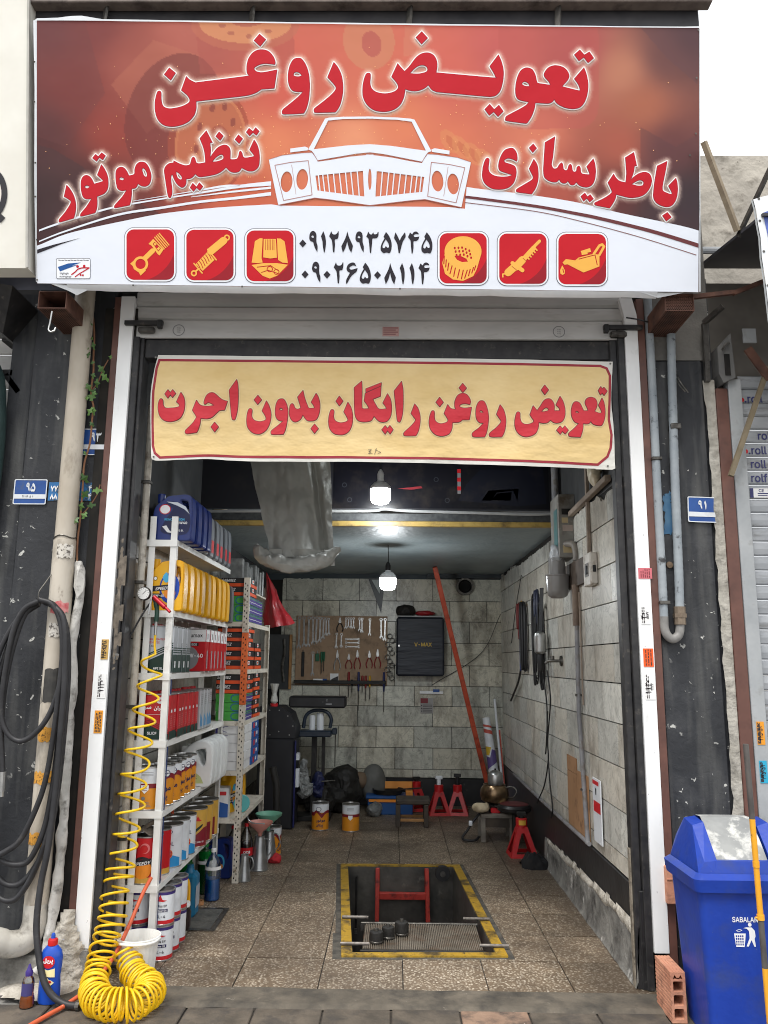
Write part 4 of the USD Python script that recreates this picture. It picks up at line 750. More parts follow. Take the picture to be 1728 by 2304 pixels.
V_WHITE, V_RED, V_BLACK, V_MAROON = vin('vinyl_white', S(228,233,242)), vin('vinyl_red', S(190,16,34)), vin('vinyl_black', S(40,36,44)), vin('vinyl_maroon', S(118,58,54))
V_ICON, V_ICOND, V_GOLD, V_GREY = vin('vinyl_icon_red', S(196,18,34)), vin('vinyl_icon_dark', S(150,22,36)), vin('vinyl_gold', S(240,180,80)), vin('vinyl_grey', S(70,68,78))
def bpart(name, poly, m, off, parent=None, label=None, seg=None, kind=None):
    poly = poly.simplify(.15) if seg is None else poly
    return BAN.part(name, MB().flat(poly, fn=art_b(off)), m, label=label, parent=parent, kind=kind)
arc = [(83,553),(96.6,548),(138,530.6),(186,517),(290,495),(370,480),(491,467),(610,460),(700,452),(900,440),(1000,430),(1070,424),(1195,439),(1300,456),(1394,479),(1480,497),(1540,510),(1572,519)]
white = Polygon(catmull(arc[:8],6).tolist() + [(632,463),(1010,466),(1046,470),(1050,420.8)] + catmull(arc[11:],6).tolist() + [(1571,657.5),(84,637.5)]).buffer(0)
car_bottom = Polygon([(605,455),(1065,462),(1060,420),(605,415)])
bpart('lower_field', white, V_WHITE,.0012)
def band(top, bot): return Polygon(catmull(top,6).tolist() + catmull(bot,6)[::-1].tolist()).buffer(0)
bpart('stripe', band([(88,517),(120,505),(178,486),(257,464.5),(360,446.5),(450,432),(540,416),(610,408)], [(88,521),(120,509.5),(178,491),(257,468.5),(360,450),(450,436),(540,423),(610,418)]), V_WHITE,.0014)
bpart('stripe', band([(88,542),(147,518.5),(265,481),(360,465.5),(450,451.5),(530,443),(610,432)], [(88,545),(147,522.5),(265,486),(360,471),(450,457),(530,449),(610,440)]), V_WHITE,.0014)
bpart('stripe', band([(430,443),(520,430),(610,420)], [(430,444),(520,434),(610,425)]), V_WHITE,.0014)
bpart('stripe', band([(300,452),(420,432),(500,417),(540,416)], [(300,453),(420,434),(500,422),(540,419)]), V_WHITE,.0014)
bpart('dark_wedge', Polygon([(84,562),(120,551),(182,535.5),(140,549),(84,571)]), V_BLACK,.0024)
rb_top = catmull([(1046,441),(1070,443),(1205,461),(1300,478),(1350,488),(1442,510),(1500,526),(1571,548)],6)
bpart('dark_stripe', Polygon(rb_top.tolist() + (rb_top + [0,5.5] + np.column_stack([np.zeros(len(rb_top)), np.linspace(0,4, len(rb_top))]))[::-1].tolist()), vin('vinyl_dark_maroon', S(104,52,54)),.0024)
bpart('thin_line', LineString(catmull([(1046,456),(1070,459),(1205,476),(1306,498),(1440,534),(1566,574)],6)).buffer(.8), V_MAROON,.0024)
# car drawing, left half traced and mirrored about its centre line
def z2(s): return [(590 + float(a) / 6.636,250 + float(b) / 6.636) for a, b in (t.split(',') for t in s.split())]
def mir(g): return affinity.affine_transform(g, [-1,0,.0,1,2 * 832.2,0]) if True else g
def shear(g): return affinity.affine_transform(g, [1,0,.013,1,0,-.013 * 832])
def both(s, cut=None):
    a = Polygon(s).buffer(0); return shear(unary_union([a, mir(a)]).buffer(.3))
glass = Polygon(z2('985,155 1200,130 1659,118 1659,490 1290,515 775,580')).union(mir(Polygon(z2('985,155 1200,130 1659,118 1659,490 1290,515 775,580')))).buffer(.4)
cabin = unary_union([Polygon(z2('690,590 940,125 1000,110 1200,95 1659,85 1659,610 1400,640 830,745 775,650 740,605')), mir(Polygon(z2('690,590 940,125 1000,110 1200,95 1659,85 1659,610 1400,640 830,745 775,650 740,605')))]).buffer(.3).difference(glass)
mirr = Polygon(z2('418,578 640,545 690,565 678,600 420,635'))
body = Polygon(z2('100,745 300,680 600,640 745,632 790,690 830,770 1000,745 1300,690 1659,650 1659,1405 1600,1405 1000,1330 785,1310 265,1420 240,1415'))
cuts = [Polygon(z2('795,975 1505,895 1525,1280 825,1200'))]
bars = unary_union([LineString(z2(f'{a},{b} {c_},{d_}')).buffer(1.1) for a, b, c_, d_ in ((838,960,866,1220),(902,950,936,1230),(975,940,1008,1235),(1062,930,1096,1245),(1150,920,1190,1255),(1242,910,1276,1262),(1322,900,1360,1272),(1418,890,1450,1280))])
lamps = [affinity.rotate(ell(590 + x / 6.636,250 + y / 6.636,13.3,23.5,32),4) for x, y in ((365,1075),(598,1035))]
left = body.difference(unary_union(cuts).difference(bars)).difference(unary_union(lamps))
carp = shear(unary_union([left, mir(left)]).buffer(.2).difference(ell(832.2,404,4,24)))
cpath = bpart('car_drawing', unary_union([shear(cabin), shear(unary_union([mirr, mir(mirr)]))]), V_WHITE,.0024)
bpart('car_front', carp, V_WHITE,.0026, parent=cpath)
fl_ = LineString(z2('190,830 420,785 690,755 745,1265 320,1355 190,830')).buffer(.7).union(LineString(z2('440,820 505,1260')).buffer(.4)).union(LineString(z2('100,745 300,680 600,640 745,632 790,690 830,755 1000,730 1300,675 1659,635')).buffer(.5)).union(LineString(z2('265,1420 785,1312 1000,1333 1600,1412 1659,1412')).buffer(.9))
bpart('car_outline', shear(unary_union([fl_, mir(fl_)])), vin('vinyl_line_brown', S(168,104,92)),.0034, parent=cpath)
rs = np.random.default_rng(4); spk = []
for _ in range(420):
    x, y = rs.normal(760,330), rs.normal(330,75)
    if 90 < x < 1560 and 60 < y < 420 - abs(x - 830) * .02: spk.append(Point(x, y).buffer(rs.uniform(.5,1.5), quad_segs=1))
bpart('spark_dots', unary_union(spk).difference(unary_union([ALL_L.buffer(4), carp])), vin('vinyl_spark', S(250,190,130)),.0018, seg=1, kind='stuff')
for nm, gl in (('top_line', letters_top),('right_line', letters_r),('left_line', letters_l)):
    u = unary_union(gl)
    o_ = bpart('lettering', u, V_RED,.006, label={'top_line': 'large red lettering of the top line', 'right_line': 'red lettering at right', 'left_line': 'red lettering at left'}[nm])
    bpart('halo', u.buffer(2.9, quad_segs=3), vin('vinyl_halo', S(250,246,244)),.0036, parent=o_)
    bpart('shadow_edge', u.buffer(.7, quad_segs=3), vin('vinyl_mauve', S(140,60,80)),.0048, parent=o_)
dg = unary_union([affinity.translate(affinity.scale(rings(DIGIT[c]),.1989,.1989, origin=(0,0)), x, y) for c, x, y in PHONE])
bpart('phone_number', dg, V_BLACK,.0026)
def icon(x0, y0, x1, y1, shapes, dark=None):
    r = 20; p = bpart('icon', rrect(x0 + 5, y0 + 5, x1 - 5, y1 - 5, r - 3), V_ICON,.0036)
    bpart('icon_rim', rrect(x0, y0, x1, y1, r + 2).difference(rrect(x0 + 1.3, y0 + 1.3, x1 - 1.3, y1 - 1.3, r + 1)), V_GREY,.0024, parent=p)
    bpart('icon_white', rrect(x0 + 1.3, y0 + 1.3, x1 - 1.3, y1 - 1.3, r + 1), vin('vinyl_bright', S(240,243,248)),.0030, parent=p)
    sq = rrect(x0 + 5, y0 + 5, x1 - 5, y1 - 5, r - 3); bpart('icon_shade', sq.difference(ell(x0 + 30, y0 + 25,88,96,60)), V_ICOND,.0040, parent=p)
    bpart('emblem', unary_union(shapes), V_GOLD,.0046, parent=p); return p
def k3(x, y): return (270 + x / 4.046,500 + y / 4.046)
def k4(x, y): return (970 + x / 4.046,500 + y / 4.046)
def P3(s): return Polygon([k3(*map(float, t.split(','))) for t in s.split()]).buffer(0)
def P4(s): return Polygon([k4(*map(float, t.split(','))) for t in s.split()]).buffer(0)
rodp = unary_union([ln([k3(215,345), k3(300,262)],11), Point(k3(190,382)).buffer(17), P3('95,380 130,350 240,440 190,488 175,460 130,430 118,400')]).difference(Point(k3(190,382)).buffer(11.5))
pist = P3('262,200 305,155 400,250 362,305 345,292 290,215').difference(P3('300,200 318,180 375,240 352,270').difference(Point(k3(338,222)).buffer(0)))
pist = pist.union(P3('308,200 320,188 368,240 352,260').difference(Point(k3(338,222)).buffer(4)))
crowns = [ln([k3(318 + i * 14,140 - i * 12 + 0), k3(405 + i * 14,245 - i * 12)],2.4) for i in range(4)]
icon(280,511.5,397,635, [rodp, pist] + crowns)
shock = [ln([k3(830,265), k3(945,170)],17).difference(Point(0,0).buffer(1)), Point(k3(975,143)).buffer(7).difference(Point(k3(975,143)).buffer(3.6)), Point(k3(675,467)).buffer(7).difference(Point(k3(675,467)).buffer(3.6)),
         ln([k3(675,378), k3(750,465)],3), ln([k3(800,250), k3(878,345)],3), P3('690,385 800,270 862,345 755,445').difference(unary_union([ln([k3(705 + i * 19,375 - i * 19), k3(722 + i * 19,400 - i * 19), k3(738 + i * 19,440 - i * 20)],1.8) for i in range(7)])), ln([k3(690,450), k3(720,425)],4)]
icon(414.6,512.5,530.7,636, shock)
eng = [P3('1230,175 1275,148 1300,150 1290,330 1300,370 1250,375 1200,370'), P3('1430,150 1465,152 1500,178 1530,375 1480,370 1440,345'), P3('1310,155 1420,155 1430,325 1370,332 1305,322').difference(unary_union([ln([k3(1328 + i * 15,160), k3(1328 + i * 15,255)],1.2) for i in range(6)])),
       P3('1200,392 1300,375 1430,375 1530,390 1430,490 1365,515 1300,490').difference(unary_union([ln([k3(1250,412), k3(1370,398)],2), ln([k3(1290,460), k3(1350,440), k3(1440,470)],2), Point(k3(1365,430)).buffer(7).difference(Point(k3(1365,430)).buffer(5)), Point(k3(1425,455)).buffer(6.5).difference(Point(k3(1425,455)).buffer(4.8)), ln([k3(1370,395), k3(1450,450)],1.6)]))]
icon(550,514,665.5,638, eng)
fo, fi = ell(*k4(290,268),40.5,33,48), ell(*k4(292,288),22,19.5,40)
fbody = unary_union([fo, P4('130,280 105,375 130,470 200,520 290,532 380,490 410,430 452,290')]).buffer(1)
slots = unary_union([ln([k4(a, b), k4(c_, d_)],2.6) for a, b, c_, d_ in ((120,310,115,380),(138,345,132,410),(160,375,150,440),(190,400,172,470),(220,420,205,495),(258,435,240,510),(292,440,275,518),(328,440,305,512),(355,432,340,490),(385,415,370,465),(405,400,392,440))])
holes = unary_union([ell(*k4(215 + i * 33 + j * 8,222 + j * 32 + abs(i - 2) * 8 + i * 6),2.3,3.1,12) for j in range(3) for i in range(5)] + [P4('212,310 260,305 320,335 335,362 280,365 235,345')])
icon(984,520,1100,643, [fbody.difference(slots).difference(holes)])
plug = [ln([k4(700,460), k4(745,420)],17), ln([k4(740,375), k4(830,440)],9), ln([k4(770,410), k4(830,345)],17), ln([k4(840,340), k4(930,240)],11), ln([k4(930,230), k4(985,175)],7)] + [ln([k4(862 + i * 18,268 + 38 - i * 20), k4(890 + i * 18,300 + 38 - i * 20)],3.2) for i in range(5)] + [LineString([k4(680,470), k4(650,475), k4(652,500)]).buffer(1.6)]
icon(1118,521,1234.5,644, [unary_union(plug).difference(ln([k4(735,405), k4(800,455)],1.2)).difference(ln([k4(835,330), k4(860,352)],1.2))])
oil = [P4('1195,370 1225,338 1310,350 1340,325 1480,290 1530,300 1530,405 1385,460 1240,385 1212,390').difference(ln([k4(1345,338), k4(1490,300), k4(1510,390)],2)), P4('1360,265 1445,238 1455,272 1420,280 1425,292 1370,302 1368,290'), LineString([k4(1480,290), k4(1530,215), k4(1555,205), k4(1572,225), k4(1530,300)]).buffer(2.8), P4('1192,395 1215,440 1215,470 1195,482 1175,470 1172,440').difference(ln([k4(1198,430), k4(1205,460)],2))]
icon(1251,522,1368,645, oil)
# print shop mark
lp = bpart('printer_mark', rrect(127,581,204,627.5,4), vin('vinyl_bright', None),.0024)
bpart('mark_frame', rrect(127,581,204,627.5,4).difference(rrect(127.9,581.9,203.1,626.6,3.6)), V_GREY,.003, parent=lp)
bpart('blue_brush', Polygon([(130.5,601),(154,593),(183,591),(162,598),(176,596),(160,602),(135.5,611)]), vin('vinyl_blue', S(30,84,150)),.003, parent=lp)
bpart('red_script', unary_union([LineString(catmull(a,4)).buffer(w) for a, w in (([(162,618),(170,612),(176,606),(186,603),(194,603),(201,603)],1.4),([(170,623),(178,617),(188,611),(200,604)],1.2))] + [Point(175,600).buffer(3.2), Point(190,599).buffer(3), Point(182,619).buffer(2.2), Point(187,619.5).buffer(2.2)]), V_RED,.0034, parent=lp)
def artdig(t, h, x, y): return affinity.affine_transform(digits(t, h), [1,0,0,-1, x, y])
bpart('mark_number', unary_union([artdig('22537561',4.8,145.5,616), artdig('09123952186',4.6,147,623.2)] + [ln([(132 + i * 7,585.5 + (i % 2) * .6),(137 + i * 7,586)],1.3) for i in range(10)]), V_BLACK,.0034, parent=lp)
# hems and eyelets
hem = MB()
BAN.part('side_return', MB().flat(Polygon([(74,45),(83,42),(88,638),(80,633),(76,400),(77,200)]), fn=art_b(-.004)), mat('banner_white_back', S(214,218,222), S(228,231,234), sc=6, rough=.5))
BAN.part('side_return', MB().flat(Polygon([(1573,62),(1576,64),(1571,300),(1576,480),(1577,656),(1563,657),(1571,640)]), fn=art_b(-.004)), mat('banner_white_back', None))
top_fold = [(78,47),(84,42),(130,41),(160,37),(185,36.5),(230,44),(600,50),(1000,55),(1400,60),(1540,61),(1573,60)]
BAN.part('top_fold', MB().flat(Polygon(top_fold + [(1573,64),(1000,58.5),(600,53),(230,48),(150,47),(84,47)]).buffer(0), fn=art_b(.004)), mat('banner_white_back', None))
def art3(pts_off):   # artwork x, y, offset
    a = np.array(pts_off, float); return np.vstack([art_b(o_)(a[k:k + 1, :2])[0] for k, o_ in enumerate(a[:,2])])
fv = []
for x in np.linspace(150,1480,40):
    yb = 638 + (x - 83) * 20 / 1490; w_ = meshkit.noise([[x * .02,1,2]])[0]
    fv += [(x, yb - 1,.001),(x, yb + 5 + 2 * w_,-.012),(x, yb + 10 + 3 * w_,-.03)]
BAN.part('bottom_fold', MB().add(art3(fv), [(i * 3 + j, i * 3 + j + 1,(i + 1) * 3 + j + 1,(i + 1) * 3 + j) for i in range(39) for j in range(2)]), mat('banner_white_back', None), smooth=True)
BAN.part('loose_corner', MB().add(art3([(110,637,0),(155,640,-.01),(215,640,-.02),(168,661,-.03),(150,652,-.015)]), [(0,1,4,4),(1,2,3,4)]), mat('banner_white_back', None))
BAN.part('loose_corner', MB().add(art3([(1440,657,.0),(1500,657.5,-.01),(1483,668,-.02),(1540,658,-.004)]), [(0,2,1),(1,2,3)]), mat('banner_white_back', None))
eye = MB()
for x, y in [(78,140),(78,230),(80,367),(80,443),(84,540),(84,630),(1571,68),(1567,176),(1565,301),(1552,350)] + [(300,642),(545,645),(900,650)]:
    eye.flat(Point(x, y).buffer(2.2, quad_segs=3), fn=art_b(.0035))
BAN.part('eyelets', eye, M_DSTEEL, kind='stuff')
bf = Thing('banner_frame', 'rusty square tube frame carrying the big banner', 'frame',(-.15,-.3,3.35))
bf.part('tube', MB().box(-1.76,1.45,-.325,-.295,3.372,3.402,.003), M_RUST); bf.part('tube', MB().box(-1.76,1.45,-.565,-.535,4.56,4.59,.003), M_RUST)
for x in (-1.7,-.15,1.4): bf.part('tube', MB().bar((x,-.30,3.405),(x,-.54,4.558),.03,.03), M_RUST)
for sx, lab in ((-1, 'left'),(1, 'right')):
    x0 = -1.825 if sx < 0 else 1.355
    b_ = Thing('bracket_box', f'rust brown perforated steel bracket box under the {lab} end of the banner', 'bracket',(x0 + .08,-.15,3.2))
    x1 = x0 + .145; z0, z1 = 3.252,3.345
    m = MB().box(x0, x0 + .004,-.30,.03, z0, z1).box(x1 - .004, x1,-.30,.03, z0, z1).box(x0 + .004, x1 - .004,-.30,.03, z1 - .004, z1).box(x0 + .004, x1 - .004,-.30,.03, z0, z0 + .004)
    b_.part('shell', m, M_RUST)
    face = sbox(x0 + .004, z0 + .004, x1 - .004, z1 - .004)
    ho = unary_union([Point(x0 + .012 + i * .0102 + (j % 2) * .006, z0 + .010 + j * .0080)  .buffer(.0030, quad_segs=2) for i in range(13) for j in range(10)])
    if sx > 0: b_.part('perforated_front', MB().slab(face.difference(ho),(0,-.288,0),(1,0,0),(0,0,1),.003), M_RUST)
    else: b_.part('inner_plate', MB().box(x0 + .006, x1 - .006,-.10,-.096, z0 + .006, z1 - .006), M_HOLE)  # black plate stands in for the shade inside the open box
    ho2 = MB()
    for i in range(11):
        for j in range(22): ho2.flat(Point(x0 + .016 + i * .0135,-.325 + j * .0155).buffer(.0042, quad_segs=2),(0,0, z0 - .0006),(1,0,0),(0,-1,0)) if False else ho2.flat(Point(x0 + .012 + i * .0120,.290 - j * .0145).buffer(.0042, quad_segs=2),(0,0, z0 - .0008),(1,0,0),(0,-1,0))
    b_.part('punched_holes', ho2, M_HOLE, kind='stuff')
hk = Thing('hook', 'bright wire hook hanging under the left bracket box', 'hook',(-1.73,-.3,3.2))
hk.part('wire', MB().tube(catmull([(-1.735,-.33,3.222),(-1.74,-.33,3.16),(-1.742,-.335,3.125),(-1.728,-.34,3.108),(-1.712,-.335,3.118),(-1.71,-.33,3.135)],6),.0045,6), M_STEEL, smooth=True)

# ---------------------------------------------------------------- yellow banner
HY = np.array([[2.652959975e-03,1.911469211e-05,-2.379003429], [1.767934754e-05,-2.726388059e-03,2.863315435], [7.710500160e-06,1.184613206e-04,1.]])
def sagy(u, v):   # ripples of the loosely tied cloth
    p = np.column_stack([u * 2.2 + v * 1.3, v * 3.4 - u * .9, np.zeros(len(u))])
    return .035 * (meshkit.fbm(p,3,12) - .5) * np.clip((.62 - v) / .5,.15,1)
def art_y(off):
    def fn(p):
        q = np.column_stack([p, np.ones(len(p))]) @ HY.T; u, v = q[:,0] / q[:,2], q[:,1] / q[:,2]
        return np.column_stack([u,.012 - off + sagy(u, v),2.5 + v])
    return fn
def grid_cut(poly, step=14):
    """Cut a polygon into small cells so that it can follow the ripples of the cloth."""
    b = poly.bounds; out = []
    for x in np.arange(math.floor(b[0] / step) * step, b[2], step):
        col = poly.intersection(sbox(x, b[1] - 1, x + step, b[3] + 1))
        if col.is_empty: continue
        for y in np.arange(math.floor(b[1] / step) * step, b[3], step):
            c_ = col.intersection(sbox(x, y, x + step, y + step))
            for g_ in getattr(c_, 'geoms', [c_]):
                if g_.geom_type == 'Polygon' and g_.area > .02: out.append(g_)
    from shapely import MultiPolygon
    return MultiPolygon(out)
YB_ = Thing('cloth_banner', 'yellow cloth banner with red lettering hung across the shop opening', 'banner',(-.07,0,2.5))
def cloth(name, c, c2): return mat(name, c, c2, sc=3, lo=.3, hi=.7, rough=.55, bump=.9, bsc=3.2, bd=.035, stretch=(1,1,1.8))
outl = Polygon(catmull([(357,800),(700,804),(1100,809),(1378,815)],8).tolist() + catmull([(1378,815),(1374,900),(1379,960),(1383,1055)],5).tolist() + [(1376,1058),(1340,1056)] + catmull([(1340,1055),(1200,1050),(1000,1044),(800,1040),(560,1038),(470,1033),(400,1035),(356,1037),(343,1034)],6).tolist() + catmull([(341,1030),(339,950),(341,880),(349,830)],5).tolist()).buffer(0)
red_o = Polygon(catmull([(358,809),(700,812),(1100,817),(1350,822)],8).tolist() + [(1366,828),(1374,846),(1373,900),(1371,945),(1377,980),(1375,1010),(1368,1030),(1350,1045)] + catmull([(1345,1049),(1200,1042),(1000,1036),(800,1033),(560,1031),(470,1028),(400,1031),(360,1033)],6).tolist() + [(347,1022),(342,1004),(341,950),(344,880),(351,830)]).buffer(0)
yel_i = red_o.buffer(-5.6, join_style=1)
yp = YB_.part('cloth', MB().flat(grid_cut(outl), fn=art_y(0)), cloth('cloth_white', S(214,212,204), S(226,224,216)), smooth=True)
YB_.part('cloth_back', MB().flat(grid_cut(outl), fn=art_y(-.003)), cloth('cloth_white', None, None), smooth=True)
YB_.part('border', MB().flat(grid_cut(red_o.difference(yel_i.buffer(-1))), fn=art_y(.0015)), cloth('cloth_red', S(150,38,52), S(164,46,58)))
YB_.part('field', MB().flat(grid_cut(yel_i), fn=art_y(.002)), cloth('cloth_yellow', S(224,192,128), S(238,210,152)), smooth=True)
yl = unary_union([rings(s,.25) for s in YELLOW])
for g_ in YELLOW: YB_.part('letter', MB().flat(grid_cut(rings(g_,.25)), fn=art_y(.008)), cloth('cloth_letter_red', S(200,34,50), S(210,46,60)))
YB_.part('letter_outline', MB().flat(grid_cut(yl.buffer(1.15, quad_segs=3)), fn=art_y(.006)), cloth('cloth_dark', S(92,40,46), S(98,44,50)), kind='stuff')
YB_.part('letter_halo', MB().flat(grid_cut(yl.buffer(3.2, quad_segs=3)), fn=art_y(.004)), cloth('cloth_pale', S(232,208,158), S(240,218,170)), kind='stuff')
sg = unary_union([ln([(829,1013),(836,1013),(830,1017),(835,1018),(829,1022),(838,1021)],.9), ln([(847,1010),(843,1024)],.9), ln([(844,1013),(857,1019),(850,1023)],.9)])
YB_.part('signature', MB().flat(sg, fn=art_y(.006)), M_INK)
ey_ = MB()
for x, y in ((352,806),(1372,820),(1366,1050),(347,1029)): ey_.flat(Point(x, y).buffer(2.2), fn=art_y(.005))
YB_.part('eyelets', ey_, M_DSTEEL, kind='stuff')
# ---------------------------------------------------------------- left of the opening
M_PIPE = mat('aged_cream_pipe', S(168,158,142), S(192,184,170), sc=5, rough=.55, dirt=S(104,94,80), dsc=7, dlo=.52, dhi=.72, dirt2=S(90,62,48), d2sc=14, d2lo=.68, d2hi=.76, stretch=(1,1,.4))
dp = Thing('downpipe', 'stained cream downpipe running down the left pillar behind the hose coil', 'downpipe',(-1.69,-.03,.2))
dp.part('pipe', MB().tube([(-1.699,-.03,3.6),(-1.697,-.03,2.06)],.052,20), M_PIPE, smooth=40)
dp.part('pipe', MB().tube([(-1.697,-.03,2.1),(-1.688,-.03,.30)],.056,20), M_PIPE, smooth=40)
dp.part('wire_tie', MB().tube([(-1.697 + .055 * math.cos(a),-.03 + .055 * math.sin(a),2.115 + .006 * math.sin(3 * a)) for a in np.linspace(0,6.28,24)],.003,5), M_DSTEEL)
dp.part('elbow', MB().tube(catmull([(-1.688,-.03,.36),(-1.69,-.035,.26),(-1.715,-.06,.205),(-1.77,-.10,.20),(-1.83,-.14,.225)],6), [.057] * 12 + [.058] * 9 + [.061] * 4,20, cap=False), mat('white_elbow', S(168,164,154), S(190,186,176), sc=6, rough=.5, dirt=S(96,90,82), dsc=8, dlo=.5, dhi=.7), smooth=50)
for z0, z1, m_, nm in ((2.,2.08, 'torn_paper', 'sticker_remains'),(1.72,1.79, 'red_paper', 'sticker_remains'),(1.6,1.68, 'torn_paper', 'sticker_remains'),(1.1,1.18, 'yellow_paper', 'sticker_remains'),(.90,.97, 'yellow_paper', 'sticker_remains'),(.62,.69, 'yellow_paper', 'sticker_remains'),(1.28,1.46, 'black_tape', 'tape_wrap')):
    a0, a1 = (-2.5,-.5) if 'paper' in m_ else (-3.,.0); P = []
    r_ = np.random.default_rng(int(z0 * 100))
    for a in np.linspace(a0, a1,12):
        for zz_ in (z0 + r_.uniform(0,.015), z1 - r_.uniform(0,.015)): P.append((-1.69 + .0580 * math.cos(a),-.03 + .0580 * math.sin(a), zz_))
    dp.part(nm, MB().add(P, [(2 * i,2 * i + 2,2 * i + 3,2 * i + 1) for i in range(11)]), {'torn_paper': mat('torn_paper', S(214,210,202), S(190,184,172), sc=40, rough=.8, dirt=S(90,84,78), dsc=60, dlo=.52, dhi=.58), 'red_paper': mat('red_paper', S(190,84,88), S(214,150,146), sc=40, rough=.7), 'yellow_paper': mat('yellow_paper', S(214,158,66), S(200,140,52), sc=30, rough=.7, dirt=S(70,56,36), dsc=70, dlo=.55, dhi=.6), 'black_tape': mat('black_tape', S(38,38,38), S(66,64,60), sc=12, rough=.6)}[m_])
hs = Thing('rubber_hose', 'coiled black rubber hose hung on the downpipe with long drooping loops', 'hose',(-1.75,-.12,1.8))
M_HOSE = mat('black_hose', S(34,34,36), S(48,48,50), sc=10, rough=.5, dirt=S(84,80,76), dsc=18, dlo=.6, dhi=.75, damt=.6)
def hose(pts, r=.0135, n=8): return MB().tube(catmull(pts,6), r, n)
LA = [(-1.765,-.12,1.782),(-1.835,-.12,1.741),(-1.879,-.12,1.636),(-1.897,-.12,1.479),(-1.904,-.12,1.351),(-1.898,-.12,1.224),(-1.858,-.12,1.143),(-1.796,-.12,1.11),(-1.728,-.12,1.145),(-1.67,-.12,1.227),(-1.634,-.12,1.341),(-1.619,-.12,1.469),(-1.622,-.12,1.586),(-1.651,-.12,1.697),(-1.697,-.12,1.762),(-1.759,-.12,1.788)]
hm = MB(); hm.tube(catmull(LA,6),.0135,8)
hm.tube(catmull([(-1.767,-.10,1.78),(-1.83,-.10,1.729),(-1.867,-.1,1.623),(-1.893,-.1,1.479),(-1.906,-.1,1.318),(-1.902,-.1,1.16),(-1.886,-.1,1.035),(-1.876,-.1,.96)],6),.0135,8)
hm.tube(catmull([(-1.755,-.14,1.788),(-1.686,-.14,1.762),(-1.637,-.14,1.664),(-1.618,-.14,1.508),(-1.622,-.14,1.3),(-1.632,-.14,1.1),(-1.648,-.14,.943),(-1.678,-.14,.82),(-1.739,-.14,.672),(-1.8,-.14,.618),(-1.86,-.14,.60),(-1.93,-.14,.66),(-1.98,-.13,.9),(-1.985,-.12,1.2),(-1.95,-.11,1.5),(-1.88,-.1,1.68),(-1.78,-.10,1.79)],6),.0135,8)
hm.tube(catmull([(-1.752,-.115,1.785),(-1.683,-.115,1.756),(-1.635,-.115,1.651),(-1.612,-.115,1.482),(-1.612,-.115,1.25),(-1.618,-.115,1.),(-1.628,-.115,.85),(-1.65,-.115,.70),(-1.7,-.115,.577),(-1.754,-.115,.55),(-1.83,-.115,.565),(-1.92,-.11,.64),(-1.96,-.10,.9),(-1.962,-.09,1.2),(-1.93,-.085,1.5),(-1.86,-.08,1.7),(-1.78,-.08,1.77)],6),.0135,8)
hm.tube(catmull([(-1.749,-.09,1.779),(-1.679,-.09,1.743),(-1.625,-.09,1.638),(-1.6,-.09,1.418),(-1.598,-.09,1.164),(-1.604,-.09,.916),(-1.616,-.09,.77),(-1.638,-.09,.636),(-1.711,-.09,.496),(-1.777,-.09,.452),(-1.85,-.09,.48),(-1.95,-.08,.6),(-1.98,-.07,.95)],6),.0135,8)
hm.tube(catmull([(-1.6,-.11,1.15),(-1.604,-.11,.94),(-1.614,-.11,.769),(-1.664,-.11,.56),(-1.724,-.11,.434),(-1.776,-.11,.39),(-1.85,-.10,.41),(-1.95,-.09,.52)],6),.0135,8)
hm.tube(catmull([(-1.7,-.13,1.77),(-1.62,-.145,1.68),(-1.592,-.15,1.4),(-1.592,-.15,1.153),(-1.592,-.15,.913),(-1.601,-.16,.645),(-1.614,-.18,.48),(-1.606,-.21,.319),(-1.57,-.24,.192),(-1.53,-.26,.10),(-1.48,-.27,.045),(-1.42,-.28,.02),(-1.37,-.285,.016)],6),.015,8)
hs.part('hose', hm, M_HOSE, smooth=60)
hs.part('coupling', MB().cyl((-1.876,-.1,.965),(-1.873,-.1,.875),.0165,10).cyl((-1.873,-.1,.875),(-1.872,-.1,.85),.011,8), M_STEEL)
hs.part('hanging_wire', MB().tube(catmull([(-1.76,-.12,1.76),(-1.765,-.13,1.82),(-1.752,-.10,1.87),(-1.735,-.07,1.92)],5),.003,5), M_DSTEEL)
hs.part('end_ring', MB().cyl((-1.372,-.285,.016),(-1.355,-.288,.016),.0175,10), M_DSTEEL)
cl = Thing('cloth_bundle', 'twisted dirty white cloth hanging down beside the downpipe', 'cloth',(-1.6,-.02,.1))
P = catmull([(-1.628,-.01,1.99),(-1.612,-.012,1.93),(-1.605,-.012,1.82),(-1.618,-.012,1.68),(-1.624,-.014,1.554),(-1.606,-.015,1.43),(-1.602,-.015,1.33),(-1.61,-.018,1.24),(-1.604,-.018,1.1),(-1.598,-.018,.886),(-1.592,-.02,.672),(-1.598,-.02,.463),(-1.61,-.03,.257),(-1.622,-.05,.12),(-1.65,-.07,.07)],8)
R_ = .017 + .012 * meshkit.fbm(np.column_stack([P[:,2] * 9, P[:,0] * 0, P[:,0] * 0]),3,3)
m_ = MB().tube(P, R_,14); v_, f_ = m_.arr(); nz = meshkit.fbm(np.column_stack([v_[:,0] * 55 + v_[:,2] * 12, v_[:,1] * 55, v_[:,2] * 9]),4,8) - .5
v_ = v_ + np.column_stack([nz * .022,-np.abs(nz) * .03, nz * .01])
M_CLOTH = mat('dirty_white_cloth', S(170,168,162), S(206,204,198), sc=9, rough=.9, dirt=S(96,92,86), dsc=14, dlo=.52, dhi=.7)
cl.part('twist',(v_, f_), M_CLOTH, smooth=True)
fp = np.array([(-1.63,-.03,2.),(-1.605,-.04,1.97),(-1.58,-.03,1.9),(-1.575,-.05,1.84),(-1.6,-.06,1.8),(-1.625,-.05,1.86),(-1.635,-.03,1.93)])
